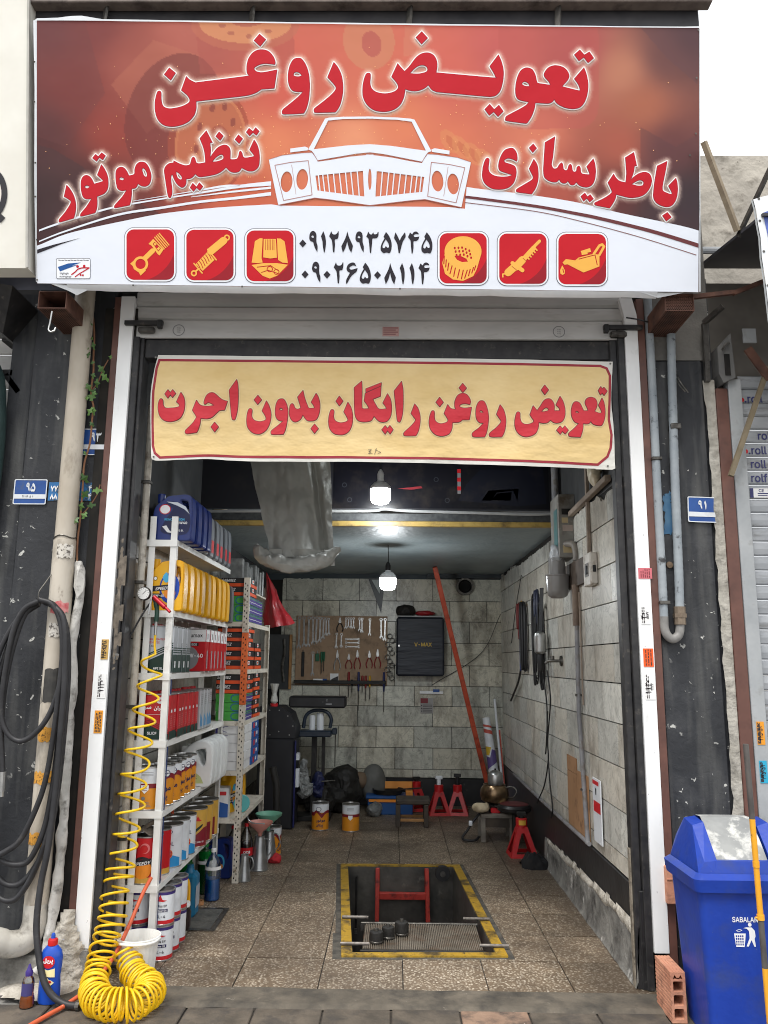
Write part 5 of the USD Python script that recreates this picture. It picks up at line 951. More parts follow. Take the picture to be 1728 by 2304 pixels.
cl.part('flap', MB().add(np.vstack([fp, fp.mean(0) + [0,-.02,.01]]), [(i,(i + 1) % 7,7) for i in range(7)]), M_CLOTH)
vi = Thing('climbing_vine', 'thin climbing vine with a few green leaves beside the downpipe', 'vine',(-1.63,0,2.))
M_STEM = mat('vine_stem', S(110,74,52), S(132,94,66), sc=14, rough=.8)
vi.part('stem', MB().tube(catmull([(-1.66,-.01,3.37),(-1.64,-.01,3.24),(-1.63,-.02,3.095),(-1.624,-.02,3.024),(-1.628,-.02,2.897),(-1.608,-.02,2.819),(-1.611,-.02,2.757),(-1.612,-.02,2.625),(-1.633,-.02,2.51),(-1.632,-.02,2.397),(-1.631,-.02,2.247),(-1.636,-.02,2.1),(-1.63,-.02,1.99)],5),.005,6), M_STEM)
vi.part('stem', MB().tube(catmull([(-1.627,-.01,2.92),(-1.6,-.01,2.96),(-1.579,-.01,3.031),(-1.553,-.01,3.09)],5),.003,5), M_STEM); vi.part('stem', MB().tube(catmull([(-1.63,-.01,2.24),(-1.6,-.015,2.27),(-1.56,-.01,2.34),(-1.545,-.01,2.4)],5),.003,5), M_STEM)
lf = usdkit.material(stage, '/World/Looks/vine_leaf', {'oi': ('object_info', {}), 'r': ('rgb_ramp', {'ramp': [(0, S(60,92,50)),(1, S(104,142,74))]}), 'd': ('principled_bsdf', {'roughness': .5}), 't': ('translucent_bsdf', {'color': S(110,150,60)}), 'm': ('mix_closure', {'fac': .25})},
                     [('oi.random', 'r.fac'),('r.color', 'd.base_color'),('d.BSDF', 'm.closure1'),('t.BSDF', 'm.closure2')], surface='m.closure')
lp_ = [(0,0),(.25,.42),(.62,.40),(.48,.78),(.22,.72),(0,1.05),(-.22,.72),(-.48,.78),(-.62,.40),(-.25,.42)]
for i,(x, y, z) in enumerate([(-1.64,-.04,3.2),(-1.622,-.05,3.06),(-1.61,-.05,2.985),(-1.635,-.05,2.86),(-1.605,-.04,2.72),(-1.625,-.05,2.56),(-1.618,-.04,2.43),(-1.642,-.05,2.2),(-1.655,-.05,3.28),(-1.659,-.05,3.135),(-1.623,-.05,3.156),(-1.645,-.06,3.1),(-1.575,-.05,3.022),(-1.552,-.05,2.976),(-1.588,-.05,2.945),(-1.603,-.05,2.897),(-1.628,-.06,2.921),(-1.594,-.06,2.882),(-1.612,-.05,2.87),(-1.617,-.05,2.79),(-1.594,-.05,2.79),(-1.548,-.04,2.36),(-1.6,-.06,2.336),(-1.618,-.05,2.276),(-1.57,-.05,2.284),(-1.603,-.05,2.23),(-1.532,-.04,3.095)]):
    a = rng.uniform(0,6.28); s_ = rng.uniform(.032,.046) * (.6 if i % 9 == 8 or i < 6 else 1); t1, t2 = rng.uniform(-.6,.6), rng.uniform(-.7,.3)
    q = np.array(lp_) * s_; c_ = np.array([[0, s_ * .45]]); v2 = np.vstack([q, c_]); u_ = v2[:,0] * math.cos(a) - (v2[:,1] - s_ * .5) * math.sin(a); w_ = v2[:,0] * math.sin(a) + (v2[:,1] - s_ * .5) * math.cos(a)
    V = np.column_stack([x + u_, y + u_ * t1 + w_ * t2 + np.r_[np.abs(q[:,0]) * .35,0], z + w_])
    vi.part('leaf', MB().add(V, [(k,(k + 1) % 10,10) for k in range(10)]), lf)

# bottles on the ground at left
def bottle_prof(t, name, prof, loc, m, sx=1., sy=1., n=24, smooth=50, rz=0):
    return t.part(name, MB().lathe(prof, loc, n, sx, sy), m, smooth=smooth)
bt = Thing('detergent_bottle', 'blue dish soap bottle with red cap standing at the foot of the left pillar', 'bottle',(-1.525,-.21,0))
M_BLUEPL = plain('blue_plastic', S(24,74,176), rough=.35)
bottle_prof(bt, 'body', [(0,0),(.044,.0),(.048,.008),(.048,.06),(.044,.11),(.048,.155),(.049,.19),(.042,.215),(.024,.235),(.020,.238),(0,.239)],(-1.525,-.21,0), M_BLUEPL,1,.72)
bottle_prof(bt, 'cap', [(.021,.236),(.022,.256),(.019,.262),(.010,.264),(0,.265)],(-1.525,-.21,0), plain('red_cap', S(200,34,36), rough=.35))
bottle_prof(bt, 'spout', [(.010,.263),(.009,.278),(.006,.285),(0,.286)],(-1.525,-.21,0), M_BLUEPL)
def wrap(x, y, rx, ry, off=.0012):
    def fn(p):
        a = p[:,0] / rx; return np.column_stack([x + (rx + off) * np.sin(a), y - (ry + off) * np.cos(a), p[:,1]])
    return fn
def fine(poly, st=.006): return grid_cut(affinity.scale(poly,1000,1000, origin=(0,0)), st * 1000)
def on_cyl(poly, x, y, r, ry=None, off=.0012, st=.008):
    g_ = grid_cut(affinity.scale(poly,1000,1000, origin=(0,0)), st * 1000); g_ = affinity.scale(g_,.001,.001, origin=(0,0))
    return MB().flat(g_, fn=wrap(x, y, r, ry or r, off))
lb = bt.part('label', on_cyl(ell(0,.175,.028,.026),-1.525,-.21,.0487,.0352,.001), M_REDP)
bt.part('label_name', on_cyl(word('pril',.026,-.022,.165),-1.525,-.21,.0487,.0352,.0022), M_WHITE, parent=lb)
bt.part('label_band', on_cyl(Polygon([(-.030,.118),(.032,.112),(.030,.148),(.0,.142),(-.030,.150)]),-1.525,-.21,.047,.034,.0016), plain('cream_print', S(240,226,170)))
bt.part('label_splash', on_cyl(unary_union([ell(.0,.09,.026,.013), Polygon([(-.03,.085),(-.01,.098),(0,.112),(.012,.098),(.032,.09),(.01,.08)])]),-1.525,-.21,.047,.0338,.0016), plain('cream_print', None))
bt.part('label_drops', on_cyl(unary_union([ell(-.008,.088,.008,.006), ell(.010,.094,.009,.005)]),-1.525,-.21,.047,.0338,.0024), M_REDP)
b2 = Thing('small_bottle', 'small clear bottle half full of orange liquid with a purple nozzle', 'bottle',(-1.6,-.26,0))
M_CLEAR = usdkit.material(stage, '/World/Looks/clear_plastic', {'t': ('transparent_bsdf', {'color': (.86,.88,.88)}), 'g': ('glossy_bsdf', {'roughness': .12, 'color': (.9,.9,.9)}), 'f': ('fresnel', {'IOR': 1.5}), 'a': ('math', {'math_type': 'add', 'value2': .08}), 'm': ('mix_closure', {})}, [('f.fac', 'a.value1'),('a.value', 'm.fac'),('t.transparent', 'm.closure1') if False else ('t.BSDF', 'm.closure1'),('g.BSDF', 'm.closure2')], surface='m.closure')
bottle_prof(b2, 'body', [(0,.001),(.030,.001),(.031,.03),(.025,.055),(.026,.10),(.022,.115),(.014,.124),(.014,.13)],(-1.6,-.26,0), M_CLEAR)
bottle_prof(b2, 'liquid', [(0,.003),(.0285,.003),(.0292,.03),(.026,.045),(0,.045)],(-1.6,-.26,0), plain('orange_liquid', S(206,110,30), rough=.15))
bottle_prof(b2, 'nozzle', [(.015,.126),(.016,.142),(.010,.152),(.006,.166),(.004,.172),(0,.173)],(-1.6,-.26,0), plain('purple_plastic', S(60,44,120), rough=.4))
b2.part('label', on_cyl(sbox(-.024,.05,.03,.10),-1.6,-.26,.0262), plain('indigo_label', S(66,62,112)))

# yellow coiled air hose
co = Thing('coiled_air_hose', 'bright yellow coiled air hose hanging from the air gun and piled on the ground', 'hose',(-1.25,0,0))
M_YCOIL = mat('yellow_hose', S(222,178,18), S(234,194,34), sc=9, rough=.36, dirt=S(150,116,26), dsc=16, dlo=.58, dhi=.74, damt=.7)
def helix(axis, radius, pitch, r=.0062, per=22, squash=1.):
    A = catmull(axis,12); d = np.r_[0, np.cumsum(np.linalg.norm(np.diff(A, axis=0), axis=1))]; L = d[-1]
    ss = np.linspace(0, L,4000); pt = np.interp(ss / L, np.linspace(0,1, len(pitch)), pitch); ph = np.r_[0, np.cumsum(2 * np.pi / pt[:-1] * np.diff(ss))]
    N = int(ph[-1] / (2 * np.pi) * per); phs = np.linspace(0, ph[-1], N); s_ = np.interp(phs, ph, ss)
    C_ = np.column_stack([np.interp(s_, d, A[:, k]) for k in range(3)]); T_ = np.gradient(C_, axis=0); T_ /= np.linalg.norm(T_, axis=1, keepdims=True)
    a = np.array([0,-1.,.2]); E = []
    for t in T_:
        a = a - t * (a @ t); a /= np.linalg.norm(a); E.append((a, np.cross(t, a)))
    w1 = meshkit.fbm(np.column_stack([phs * .21, phs * 0, phs * 0]),2,9) - .5; w2 = meshkit.fbm(np.column_stack([phs * .16, phs * 0 + 5, phs * 0]),2,19) - .5; phs = phs + w1 * 1.4; C_ = C_ + np.column_stack([w2 * .022, w1 * .022, w1 * .012])
    R0 = (1 + .22 * w2) * np.interp(s_ / L, np.linspace(0,1, len(radius)), radius)
    return np.array([c + R * (math.cos(p) * e[0] + math.sin(p) * e[1] * squash) for c, R, p, e in zip(C_, R0, phs, E)])
hA = helix([(-1.262,.16,1.5),(-1.262,.14,1.4),(-1.272,.13,1.25),(-1.292,.12,1.1),(-1.307,.12,.95),(-1.322,.12,.80),(-1.333,.11,.66),(-1.338,.09,.54),(-1.338,.05,.42),(-1.335,.01,.33),(-1.335,-.03,.25),(-1.338,-.08,.18),(-1.335,-.13,.12)], [.055,.062,.064,.066,.066,.066,.062,.058], [.115,.112,.11,.105,.095,.065,.045,.032])
hB = helix([(-1.335,-.13,.115),(-1.325,-.20,.080),(-1.305,-.275,.062),(-1.255,-.35,.060),(-1.18,-.385,.060),(-1.105,-.37,.060),(-1.06,-.305,.060),(-1.072,-.22,.062),(-1.128,-.15,.068),(-1.19,-.09,.085),(-1.235,-.045,.12),(-1.262,-.02,.17)], [.056,.058,.059,.06,.06,.06,.058,.054,.048], [.030,.025,.021,.020,.021,.021,.021,.026,.045])
co.part('coil', MB().tube(np.vstack([catmull([(-1.266,.19,1.64),(-1.266,.19,1.58),(-1.256,.18,1.53)],5), hA]),.0062,7), M_YCOIL, smooth=60)
co.part('piled_coil', MB().tube(hB,.0062,7), M_YCOIL, smooth=60)
co.part('end_fitting', MB().cyl((-1.266,.19,1.63),(-1.266,.19,1.7),.008,10).cyl((-1.266,.19,1.7),(-1.266,.19,1.715),.011,6), M_STEEL)
gn = Thing('air_gun', 'tyre inflator gun with round pressure gauge and red barrel hooked on the shelf', 'air gun',(-1.26,.19,1.75))
M_GREEN = plain('dark_green_enamel', S(22,56,44), rough=.3)
gn.part('handle', MB().tube(catmull([(-1.266,.19,1.7),(-1.264,.19,1.75),(-1.272,.19,1.8),(-1.283,.19,1.825)],5), [.012] * 8 + [.014] * 8,10), M_GREEN, smooth=50)
gn.part('lever', MB().bar((-1.295,.175,1.815),(-1.305,.175,1.735),.008,.012, b=.002), M_STEEL)
gn.part('barrel', MB().cyl((-1.285,.185,1.83),(-1.215,.165,1.775),.013,12).cyl((-1.215,.165,1.775),(-1.185,.155,1.75),.008,10), plain('red_anodised', S(176,30,44), rough=.3, metal=.3), smooth=40)
ga = gn.part('gauge', MB().lathe([(0,0),(.034,0),(.036,.006),(.036,.026),(.032,.032),(.030,.030)], n=28, M=lambda v: np.column_stack([-1.325 + v[:,0] * .95,.165 - v[:,2],1.845 + v[:,1]])), M_BLK, smooth=40)
gn.part('gauge_face', MB().flat(ell(0,0,.031,.031,28),(-1.325,.1325,1.845),(1,0,0),(0,0,1)), plain('gauge_white', S(226,226,222)), parent=ga)
gn.part('needle', MB().flat(unary_union([ln([(-.004,-.004),(.014,.016)],.0025)] + [ln([(.023 * math.cos(a),.023 * math.sin(a)),(.029 * math.cos(a),.029 * math.sin(a))],.0016) for a in np.linspace(-.8,3.9,11)]),(-1.325,.1312,1.845),(1,0,0),(0,0,1)), M_BLACKP, parent=ga)
gn.part('gauge_hose', MB().tube(catmull([(-1.3,.18,1.8),(-1.33,.16,1.74),(-1.364,.14,1.66),(-1.393,.10,1.57),(-1.402,.03,1.52)],6),.005,6), M_BLK)
gn.part('chuck', MB().cyl((-1.402,.0,1.505),(-1.394,-.012,1.525),.011,10), M_STEEL)
rh = Thing('orange_hose', 'orange rubber hose running from behind the shelf leg down across the ground', 'hose',(-1.3,-.05,0))
rh.part('hose', MB().tube(catmull([(-1.215,.20,.42),(-1.232,.12,.36),(-1.262,.03,.24),(-1.3,-.06,.13),(-1.36,-.18,.05),(-1.42,-.28,.017),(-1.455,-.36,.012),(-1.49,-.47,.012),(-1.52,-.60,.012)],6),.0095,10), plain('orange_rubber', S(206,96,62), rough=.5), smooth=60)
bk = Thing('bucket', 'white plastic bucket standing behind the piled yellow hose', 'bucket',(-1.218,.06,0))
bp_ = []
th_ = np.linspace(0,2 * np.pi,72, endpoint=False)
for (r, z) in [(0,.004),(.074,.002),(.077,.006),(.093,.165),(.099,.170),(.101,.188),(.104,.190),(.104,.196),(.098,.197),(.0955,.186),(.090,.16),(.073,.012),(0,.012)]:
    k = .0012 * np.sin(th_ * 24) * (1 if .006 <= z <= .17 and r > .07 else 0); bp_.append(np.column_stack([(r + k) * np.cos(th_) - 1.218,(r + k) * np.sin(th_) + .06, np.full(72, z)]))
V = np.vstack(bp_); bk.part('pail', MB().add(V, [(i * 72 + k, i * 72 + (k + 1) % 72,(i + 1) * 72 + (k + 1) % 72,(i + 1) * 72 + k) for i in range(12) for k in range(72)]), mat('white_bucket_plastic', S(222,222,218), S(234,234,230), sc=7, rough=.4, dirt=S(150,142,130), dsc=14, dlo=.6, dhi=.75, damt=.6), smooth=40)
bk.part('handle', MB().tube(catmull([(-1.114,.06,.185),(-1.122,.0,.186),(-1.16,-.045,.188),(-1.22,-.058,.189),(-1.28,-.04,.188),(-1.315,.0,.186),(-1.322,.06,.185)],6),.0065,8), plain('bucket_handle', S(226,226,222), rough=.4), smooth=60)

# ---------------------------------------------------------------- right of the opening
M_COND = mat('grey_wrapped_pipe', S(132,140,146), S(154,161,165), sc=6, rough=.55, dirt=S(60,60,62), dsc=16, dlo=.6, dhi=.7)
cd = Thing('wrapped_pipe', 'pair of grey tape wrapped pipes joined by a U bend on the right pillar', 'pipe',(1.4,-.0,1.63))
def wrapped(pts, r):
    A = catmull(pts,6); d = np.r_[0, np.cumsum(np.linalg.norm(np.diff(A, axis=0), axis=1))]; s_ = np.arange(0, d[-1],.012); C_ = np.column_stack([np.interp(s_, d, A[:, k]) for k in range(3)])
    return MB().tube(C_, r * (1 + .05 * ((s_ / .034) % 1)),12)
cd.part('left_pipe', wrapped([(1.368,.0,3.46),(1.368,.0,3.078),(1.366,0,2.688),(1.364,0,2.31),(1.364,0,1.952),(1.363,0,1.72)],.021), M_COND, smooth=50)
cd.part('right_pipe', wrapped([(1.486,0,3.35),(1.472,0,2.921),(1.459,0,2.46),(1.45,0,1.953),(1.445,0,1.79)],.022), M_COND, smooth=50)
cd.part('u_bend', MB().tube(catmull([(1.363,0,1.74),(1.363,0,1.683),(1.375,-.002,1.645),(1.402,-.004,1.628),(1.432,-.002,1.65),(1.441,0,1.69),(1.442,0,1.71)],6),.022,12), mat('dull_pipe_fitting', S(112,110,108), S(140,138,134), sc=12, rough=.5), smooth=50)
cd.part('union', MB().cyl((1.442,0,1.7),(1.444,0,1.79),.029,10).cyl((1.443,0,1.735),(1.443,0,1.755),.034,6), mat('brass_brown', S(112,98,84), S(134,120,104), sc=20, rough=.5, metal=.5), smooth=30)
for z_ in (2.55,1.8): cd.part('clamp', MB().box(1.34,1.392,-.026,.03, z_, z_ + .018,.003), M_DSTEEL)
cd.part('clamp', MB().box(1.447,1.5,-.026,.03,2.72,2.75,.004), M_DSTEEL)
cd.part('loose_wire', MB().tube(catmull([(1.5,.02,3.02),(1.505,-.02,2.96),(1.53,-.03,2.92)],5),.004,5).tube(catmull([(1.5,.02,3.05),(1.51,-.02,2.98),(1.545,-.03,2.915)],5),.004,5), M_DSTEEL)
cd.part('thin_cable', MB().tube(catmull([(1.24,-.02,3.34),(1.3,-.03,3.325),(1.36,-.03,3.31),(1.42,-.03,3.315)],6),.004,5), M_BLK)
bn = Thing('trash_bin', 'blue plastic trash bin with a dusty grey swing flap beside the right pillar', 'trash bin',(1.46,-.375,0))
M_BIN = mat('blue_bin_plastic', S(24,56,150), S(32,66,164), sc=3, rough=.42, dirt=S(56,70,120), dsc=7, dlo=.5, dhi=.7, damt=.65, dirt2=S(96,106,140), d2sc=38, d2lo=.68, d2hi=.72, bump=.1, bsc=40)
def frustum(b0, b1, r=.03, n=5):
    (x0, x1, y0, y1, z0),(X0, X1, Y0, Y1, Z1) = b0, b1
    A_ = np.array(rrect(x0, y0, x1, y1, r).exterior.coords)[:-1]; B_ = np.array(rrect(X0, Y0, X1, Y1, r).exterior.coords)[:-1]; k = len(A_)
    V = np.vstack([np.column_stack([A_, np.full(k, z0)]), np.column_stack([B_, np.full(k, Z1)])]); return MB().add(V, [(i,(i + 1) % k, k + (i + 1) % k, k + i) for i in range(k)])
bn.part('body', frustum((1.295,1.625,-.52,-.225,.0),(1.262,1.66,-.553,-.195,.60)), M_BIN, smooth=30)
bn.part('rim', frustum((1.245,1.677,-.572,-.178,.585),(1.238,1.684,-.579,-.171,.635)).add(*frustum((1.238,1.684,-.579,-.171,.635),(1.262,1.66,-.556,-.19,.655)).arr()).add(*frustum((1.262,1.66,-.55,-.19,.584),(1.245,1.677,-.572,-.178,.585)).arr()), M_BIN, smooth=25)
hd = MB()
base = [(1.268,-.545),(1.654,-.545),(1.654,-.195),(1.268,-.195)]
for x0, x1, xi0, xi1 in ((1.268,1.345,1.292,1.352),(1.577,1.654,1.57,1.63)):
    P_ = np.array([(x0,-.545,.65),(x1,-.545,.65),(x0,-.195,.65),(x1,-.195,.65),(xi0 + .006,-.535,.695),(xi1,-.530,.70),(xi0 + .012,-.40,.815),(xi1,-.40,.83),(xi0 + .012,-.30,.83),(xi1,-.30,.838),(xi0,-.215,.74),(xi1,-.215,.74)])
    h_ = trimesh.convex.convex_hull(P_); hd.add(h_.vertices, h_.faces)
h_ = trimesh.convex.convex_hull(np.array([(1.34,-.545,.65),(1.582,-.545,.65),(1.34,-.50,.65),(1.582,-.50,.65),(1.345,-.532,.70),(1.577,-.532,.70),(1.345,-.50,.702),(1.577,-.50,.702)])); hd.add(h_.vertices, h_.faces)
h_ = trimesh.convex.convex_hull(np.array([(1.34,-.30,.65),(1.582,-.30,.65),(1.34,-.195,.65),(1.582,-.195,.65),(1.345,-.30,.838),(1.577,-.30,.838),(1.345,-.215,.74),(1.577,-.215,.74)])); hd.add(h_.vertices, h_.faces)
bn.part('hood', hd, M_BIN)
fx = np.linspace(1.354,1.568,8); fs = np.linspace(0,1,8)
V = np.array([(x,-.515 + .155 * t,.70 + .145 * t + .012 * math.sin(math.pi * t)) for x in fx for t in fs]); F = [(i * 8 + j,(i + 1) * 8 + j,(i + 1) * 8 + j + 1, i * 8 + j + 1) for i in range(7) for j in range(7)]
bn.part('flap', MB().add(V, F).add(np.array([(1.354,-.36,.845),(1.568,-.36,.845),(1.568,-.30,.843),(1.354,-.30,.843)]), [(0,1,2,3)]), mat('dusty_grey_flap', S(120,122,122), S(150,152,150), sc=6, rough=.7, dirt=S(206,206,200), dsc=11, dlo=.52, dhi=.62, damt=.8), smooth=True)
lg = unary_union([text('SABALAN',.024,1.395,.475, center=False)])
sx_ = .105 / (lg.bounds[2] - lg.bounds[0]); lg = affinity.scale(lg, sx_, sx_ * 1.15, origin=(1.395,.475)); lg = affinity.translate(lg,1.392 - lg.bounds[0],.468 - lg.bounds[1])
can_ = unary_union([Polygon([(1.397,.425),(1.445,.425),(1.438,.373),(1.404,.373)])]).difference(unary_union([sbox(1.404 + i * .0085,.379 + j * .0105,1.4095 + i * .0085,.3865 + j * .0105) for i in range(4) for j in range(4)]))
man = unary_union([ell(1.4625,.459,.0075,.0075), Polygon([(1.45,.449),(1.47,.449),(1.482,.436),(1.484,.415),(1.48,.405),(1.484,.374),(1.478,.374),(1.467,.400),(1.454,.374),(1.446,.376),(1.46,.408),(1.458,.435),(1.449,.444),(1.425,.447),(1.424,.443)]).buffer(0), Polygon([(1.405,.436),(1.42,.442),(1.432,.437),(1.416,.430)]).difference(Polygon([(1.409,.436),(1.42,.4395),(1.428,.437),(1.416,.432)]))])
yb = lambda z: -.52 - .033 * z / .6 - .0015
bn.part('maker_name', MB().flat(lg, fn=lambda p: np.column_stack([p[:,0], yb(p[:,1]), p[:,1]])), M_WHITE)
bn.part('litter_symbol', MB().flat(unary_union([can_, man]), fn=lambda p: np.column_stack([p[:,0], yb(p[:,1]), p[:,1]])), M_WHITE)
hbk = Thing('hollow_brick', 'terracotta hollow brick standing on end between the white rail and the blue bin', 'brick',(1.232,-.22,0))
M_TERRA = mat('terracotta', S(186,128,102), S(206,150,122), sc=8, rough=.85, dirt=S(150,106,88), dsc=22, bump=.3, bsc=50)
fc = sbox(1.198,.0,1.262,.20)
for z0_ in (.014,.068,.122): fc = fc.difference(rrect(1.209, z0_,1.251, z0_ + .042,.006))
fc = fc.difference(Polygon([(1.209,.172),(1.217,.190),(1.225,.178),(1.235,.178),(1.243,.190),(1.251,.172)]))
# grooves along the outside
gr = unary_union([sbox(1.1975,.012 + k * .0165,1.1995,.020 + k * .0165) for k in range(11)] + [sbox(1.206 + k * .0135,.1985,1.213 + k * .0135,.2005) for k in range(4)])
hbk.part('brick', MB().slab(fc.difference(gr),(0,-.325,0),(1,0,0),(0,0,1),-.205), M_TERRA)
hbk.part('back_web', MB().box(1.2,1.26,-.13,-.122,.005,.195), M_TERRA)
bx2 = Thing('brick_slab', 'orange brick leaning upright behind the blue bin', 'brick',(1.32,-.02,.39)); bx2.part('slab', MB().box(1.296,1.352,-.03,.0,.392,.56,.004).box(1.3,1.35,-.034,-.03,.50,.506), M_TERRA)
po = Thing('striped_pole', 'yellow and grey painted steel pole leaning in front of the blue bin', 'pole',(1.475,-.63,0))
M_PY, M_PG = mat('pole_yellow', S(226,158,36), S(236,172,52), sc=9, rough=.45, dirt=S(120,80,40), dsc=26, dlo=.62, dhi=.7), mat('pole_dark', S(72,68,66), S(96,92,88), sc=9, rough=.5, dirt=S(140,136,130), dsc=18, dlo=.6, dhi=.7)
zs_ = [1.13,.885,.71,.70,.512,.505,.33,.322,-.02]
px_ = lambda z: 1.466 + (1. - z) * .016
for i,(a, b_, m_, nm) in enumerate(((1.18,.885, M_PG, 'dark_section'),(.885,.515, M_PY, 'yellow_section'),(.515,.325, M_PG, 'dark_section'),(.325,.0, M_PY, 'yellow_section'))):
    po.part(nm, MB().cyl((px_(a) + .0,-.63, a),(px_(b_),-.63, b_),.0115,12), m_, smooth=40)
po.part('joint_collar', MB().cyl((px_(.52),-.63,.522),(px_(.50),-.63,.502),.0145,12).cyl((px_(.505) - .022,-.63,.51),(px_(.505),-.63,.51),.004,6), M_PY); po.part('joint_collar', MB().cyl((px_(.71),-.63,.722),(px_(.70),-.63,.700),.0135,12), M_PY)

# ---------------------------------------------------------------- neighbours
nb = Thing('neighbour_building', 'bare concrete building of the next shop on the right with grey roller shutter', 'building',(2.6,.2,0))
nb.part('pier', MB().box(1.655,1.71,.05,.5,0,3.6), M_DARK); nb.part('parapet_wall', MB().box(1.7,5.,.30,.6,3.6,4.53), mat('bare_concrete_wall', S(158,152,142), S(188,182,170), sc=2.4, rough=.9, bump=.7, bsc=9, bd=.03, dirt=S(120,114,104), dsc=9, dlo=.55, dhi=.72, dirt2=S(96,90,82), d2sc=26, d2lo=.66, d2hi=.72))
nb.part('wall', MB().box(1.705,5.,.10,.5,2.9,3.6), mat('shaded_render', S(96,92,86), S(116,111,104), sc=4, rough=.9))  # wall colour darkened to paint in the shade under the awning
nb.part('brown_strip', MB().box(1.704,1.766,.0,.06,.0,2.95,.003), M_BROWN); nb.part('grey_rail', MB().box(1.769,1.838,-.004,.06,.0,3.,.003), M_GREYST)
z_ = .02; k = 0
while z_ < 3.:
    P = [(.058, z_),(.044, z_ + .008),(.040, z_ + .036),(.044, z_ + .066),(.056, z_ + .073)]
    V = np.array([(x, y, q) for x in (1.842,4.5) for y, q in P]); nb.part('shutter_slat', MB().add(V, [(i, i + 5, i + 6, i + 1) for i in range(4)]), M_GREYSLAT if k else mat('grey_slat', S(150,154,158), S(170,173,176), sc=5, rough=.45, dirt=S(112,110,106), dsc=8, dlo=.55, dhi=.76, stretch=(.5,1,2)))
    M_GREYSLAT = _mats['grey_slat']; z_ += .0755; k += 1
M_NAVY = plain('navy_print', S(52,54,104), rough=.5)
for zc, tx, x0_ in ((2.905, '.roll',1.865),(2.7, 'roll',1.92),(2.62, '.roll',1.865),(2.545, 'roll',1.872),(2.47, 'rolf',1.868)):
    gg = text(tx,.042,0,0); gg = affinity.scale(gg,.95,1, origin=(0,0)); nb.part('slat_print', MB().flat(gg,(x0_,.0385, zc - .02),(1,0,0),(0,0,1)), M_NAVY)
    if tx[0] == '.': nb.part('red_mark', MB().flat(ell(x0_ - .008, zc - .006,.010,.012,12),(0,.0385,0),(1,0,0),(0,0,1)), M_REDP)
nb.part('slat_label', MB().flat(sbox(1.875,2.365,1.99,2.415),(0,.0388,0),(1,0,0),(0,0,1)), M_STK_W); nb.part('label_bar', MB().flat(unary_union([sbox(1.86,2.365,1.878,2.415), sbox(1.9,2.385,1.96,2.39), sbox(1.9,2.375,1.95,2.379), text('CE',.016,1.905,2.395)]),(0,.0380,0),(1,0,0),(0,0,1)), M_NAVY)
for nm, m_, z0, z1, ink in (('phone_sticker', M_STK_O,1.12,1.23, M_INK),('phone_sticker', plain('cyan_sticker', S(44,162,196)),.94,1.045, M_INK)):
    sticker(nm,('orange' if z0 > 1.1 else 'cyan blue') + ' phone number sticker on the grey rail of the next shop',1.785,1.822, z0, z1, m_, ink,3, fig=[('445059',.02)])
aw = Thing('neighbour_awning', 'dark sheet metal awning of the next shop on the right', 'awning',(2.2,-.2,3.6))
aw.part('sheet', MB().add(np.array([(1.705,-.66,3.56),(3.5,-.66,3.56),(3.5,.12,3.7),(1.7,.12,3.7)] + [(1.705,-.66,3.575),(3.5,-.66,3.575),(3.5,.12,3.715),(1.7,.12,3.715)]), [(0,1,2,3),(7,6,5,4),(0,4,5,1),(3,2,6,7),(0,3,7,4)]), mat('dark_awning_sheet', S(48,48,54), S(62,61,66), sc=5, rough=.6))
aw.part('brace', MB().bar((1.5,-.55,4.02),(1.69,-.42,3.62),.024,.024), mat('weathered_wood', S(132,118,98), S(156,142,120), sc=12, rough=.8)); aw.part('brace', MB().bar((1.7,-.40,3.6),(1.79,-.60,3.85),.018,.018), M_DSTEEL)
aw.part('tube', MB().cyl((1.45,.10,3.8),(1.85,.10,3.8),.02,10), M_GREYST)
aw.part('stay', MB().bar((1.5,-.24,3.352),(1.735,-.22,3.39),.022,.022), M_RUST); aw.part('stay', MB().bar((1.735,-.22,3.385),(1.9,-.20,3.46),.022,.022), M_RUST)
aw.part('stay', MB().bar((1.73,-.1,3.37),(1.655,-.02,3.31),.024,.024), M_DSTEEL); aw.part('stay', MB().bar((1.66,-.015,3.31),(1.655,-.015,2.98),.026,.026), M_DSTEEL)
aw.part('stay', MB().bar((1.728,-.05,2.46),(1.965,-.05,3.05),.024,.024), mat('olive_bar', S(104,94,74), S(126,114,92), sc=12, rough=.6)); aw.part('stay', MB().bar((1.965,-.06,2.98),(1.86,-.06,3.15),.012,.045), M_RUST)
mb_ = Thing('motor_box', 'grey shutter motor box under the awning of the next shop', 'motor box',(1.75,.0,2.95))
mb_.part('case', MB().add(*(lambda h: (h.vertices, h.faces))(trimesh.convex.convex_hull(np.array([(1.715, y,3.02) for y in (-.03,.06)] + [(1.715, y,3.17) for y in (-.03,.06)] + [(1.79, y,3.25) for y in (-.03,.06)] + [(1.8, y,3.) for y in (-.03,.06)] + [(1.735, y,2.97) for y in (-.03,.06)])))), mat('motor_grey', S(96,96,95), S(116,114,111), sc=6, rough=.5))
mb_.part('slot', MB().box(1.745,1.775,-.0345,-.032,3.01,3.13,.001), M_HOLE); mb_.part('latch', MB().tube(catmull([(1.735,-.04,3.15),(1.755,-.045,3.18),(1.775,-.04,3.19)],5),.006,6), M_DSTEEL)
mb_.part('label', MB().box(1.86,1.93,-.02,-.012,3.2,3.28), M_GREYST)
ns = Thing('neighbour_banner', 'white banner of the next shop at the right edge with eyelets and a blue shape', 'banner',(1.8,-.62,2.9))
lft = [(1.674,3.655),(1.684,3.6),(1.687,3.53),(1.694,3.46),(1.692,3.36),(1.7,3.24),(1.704,3.1),(1.708,2.98),(1.7,2.94)]
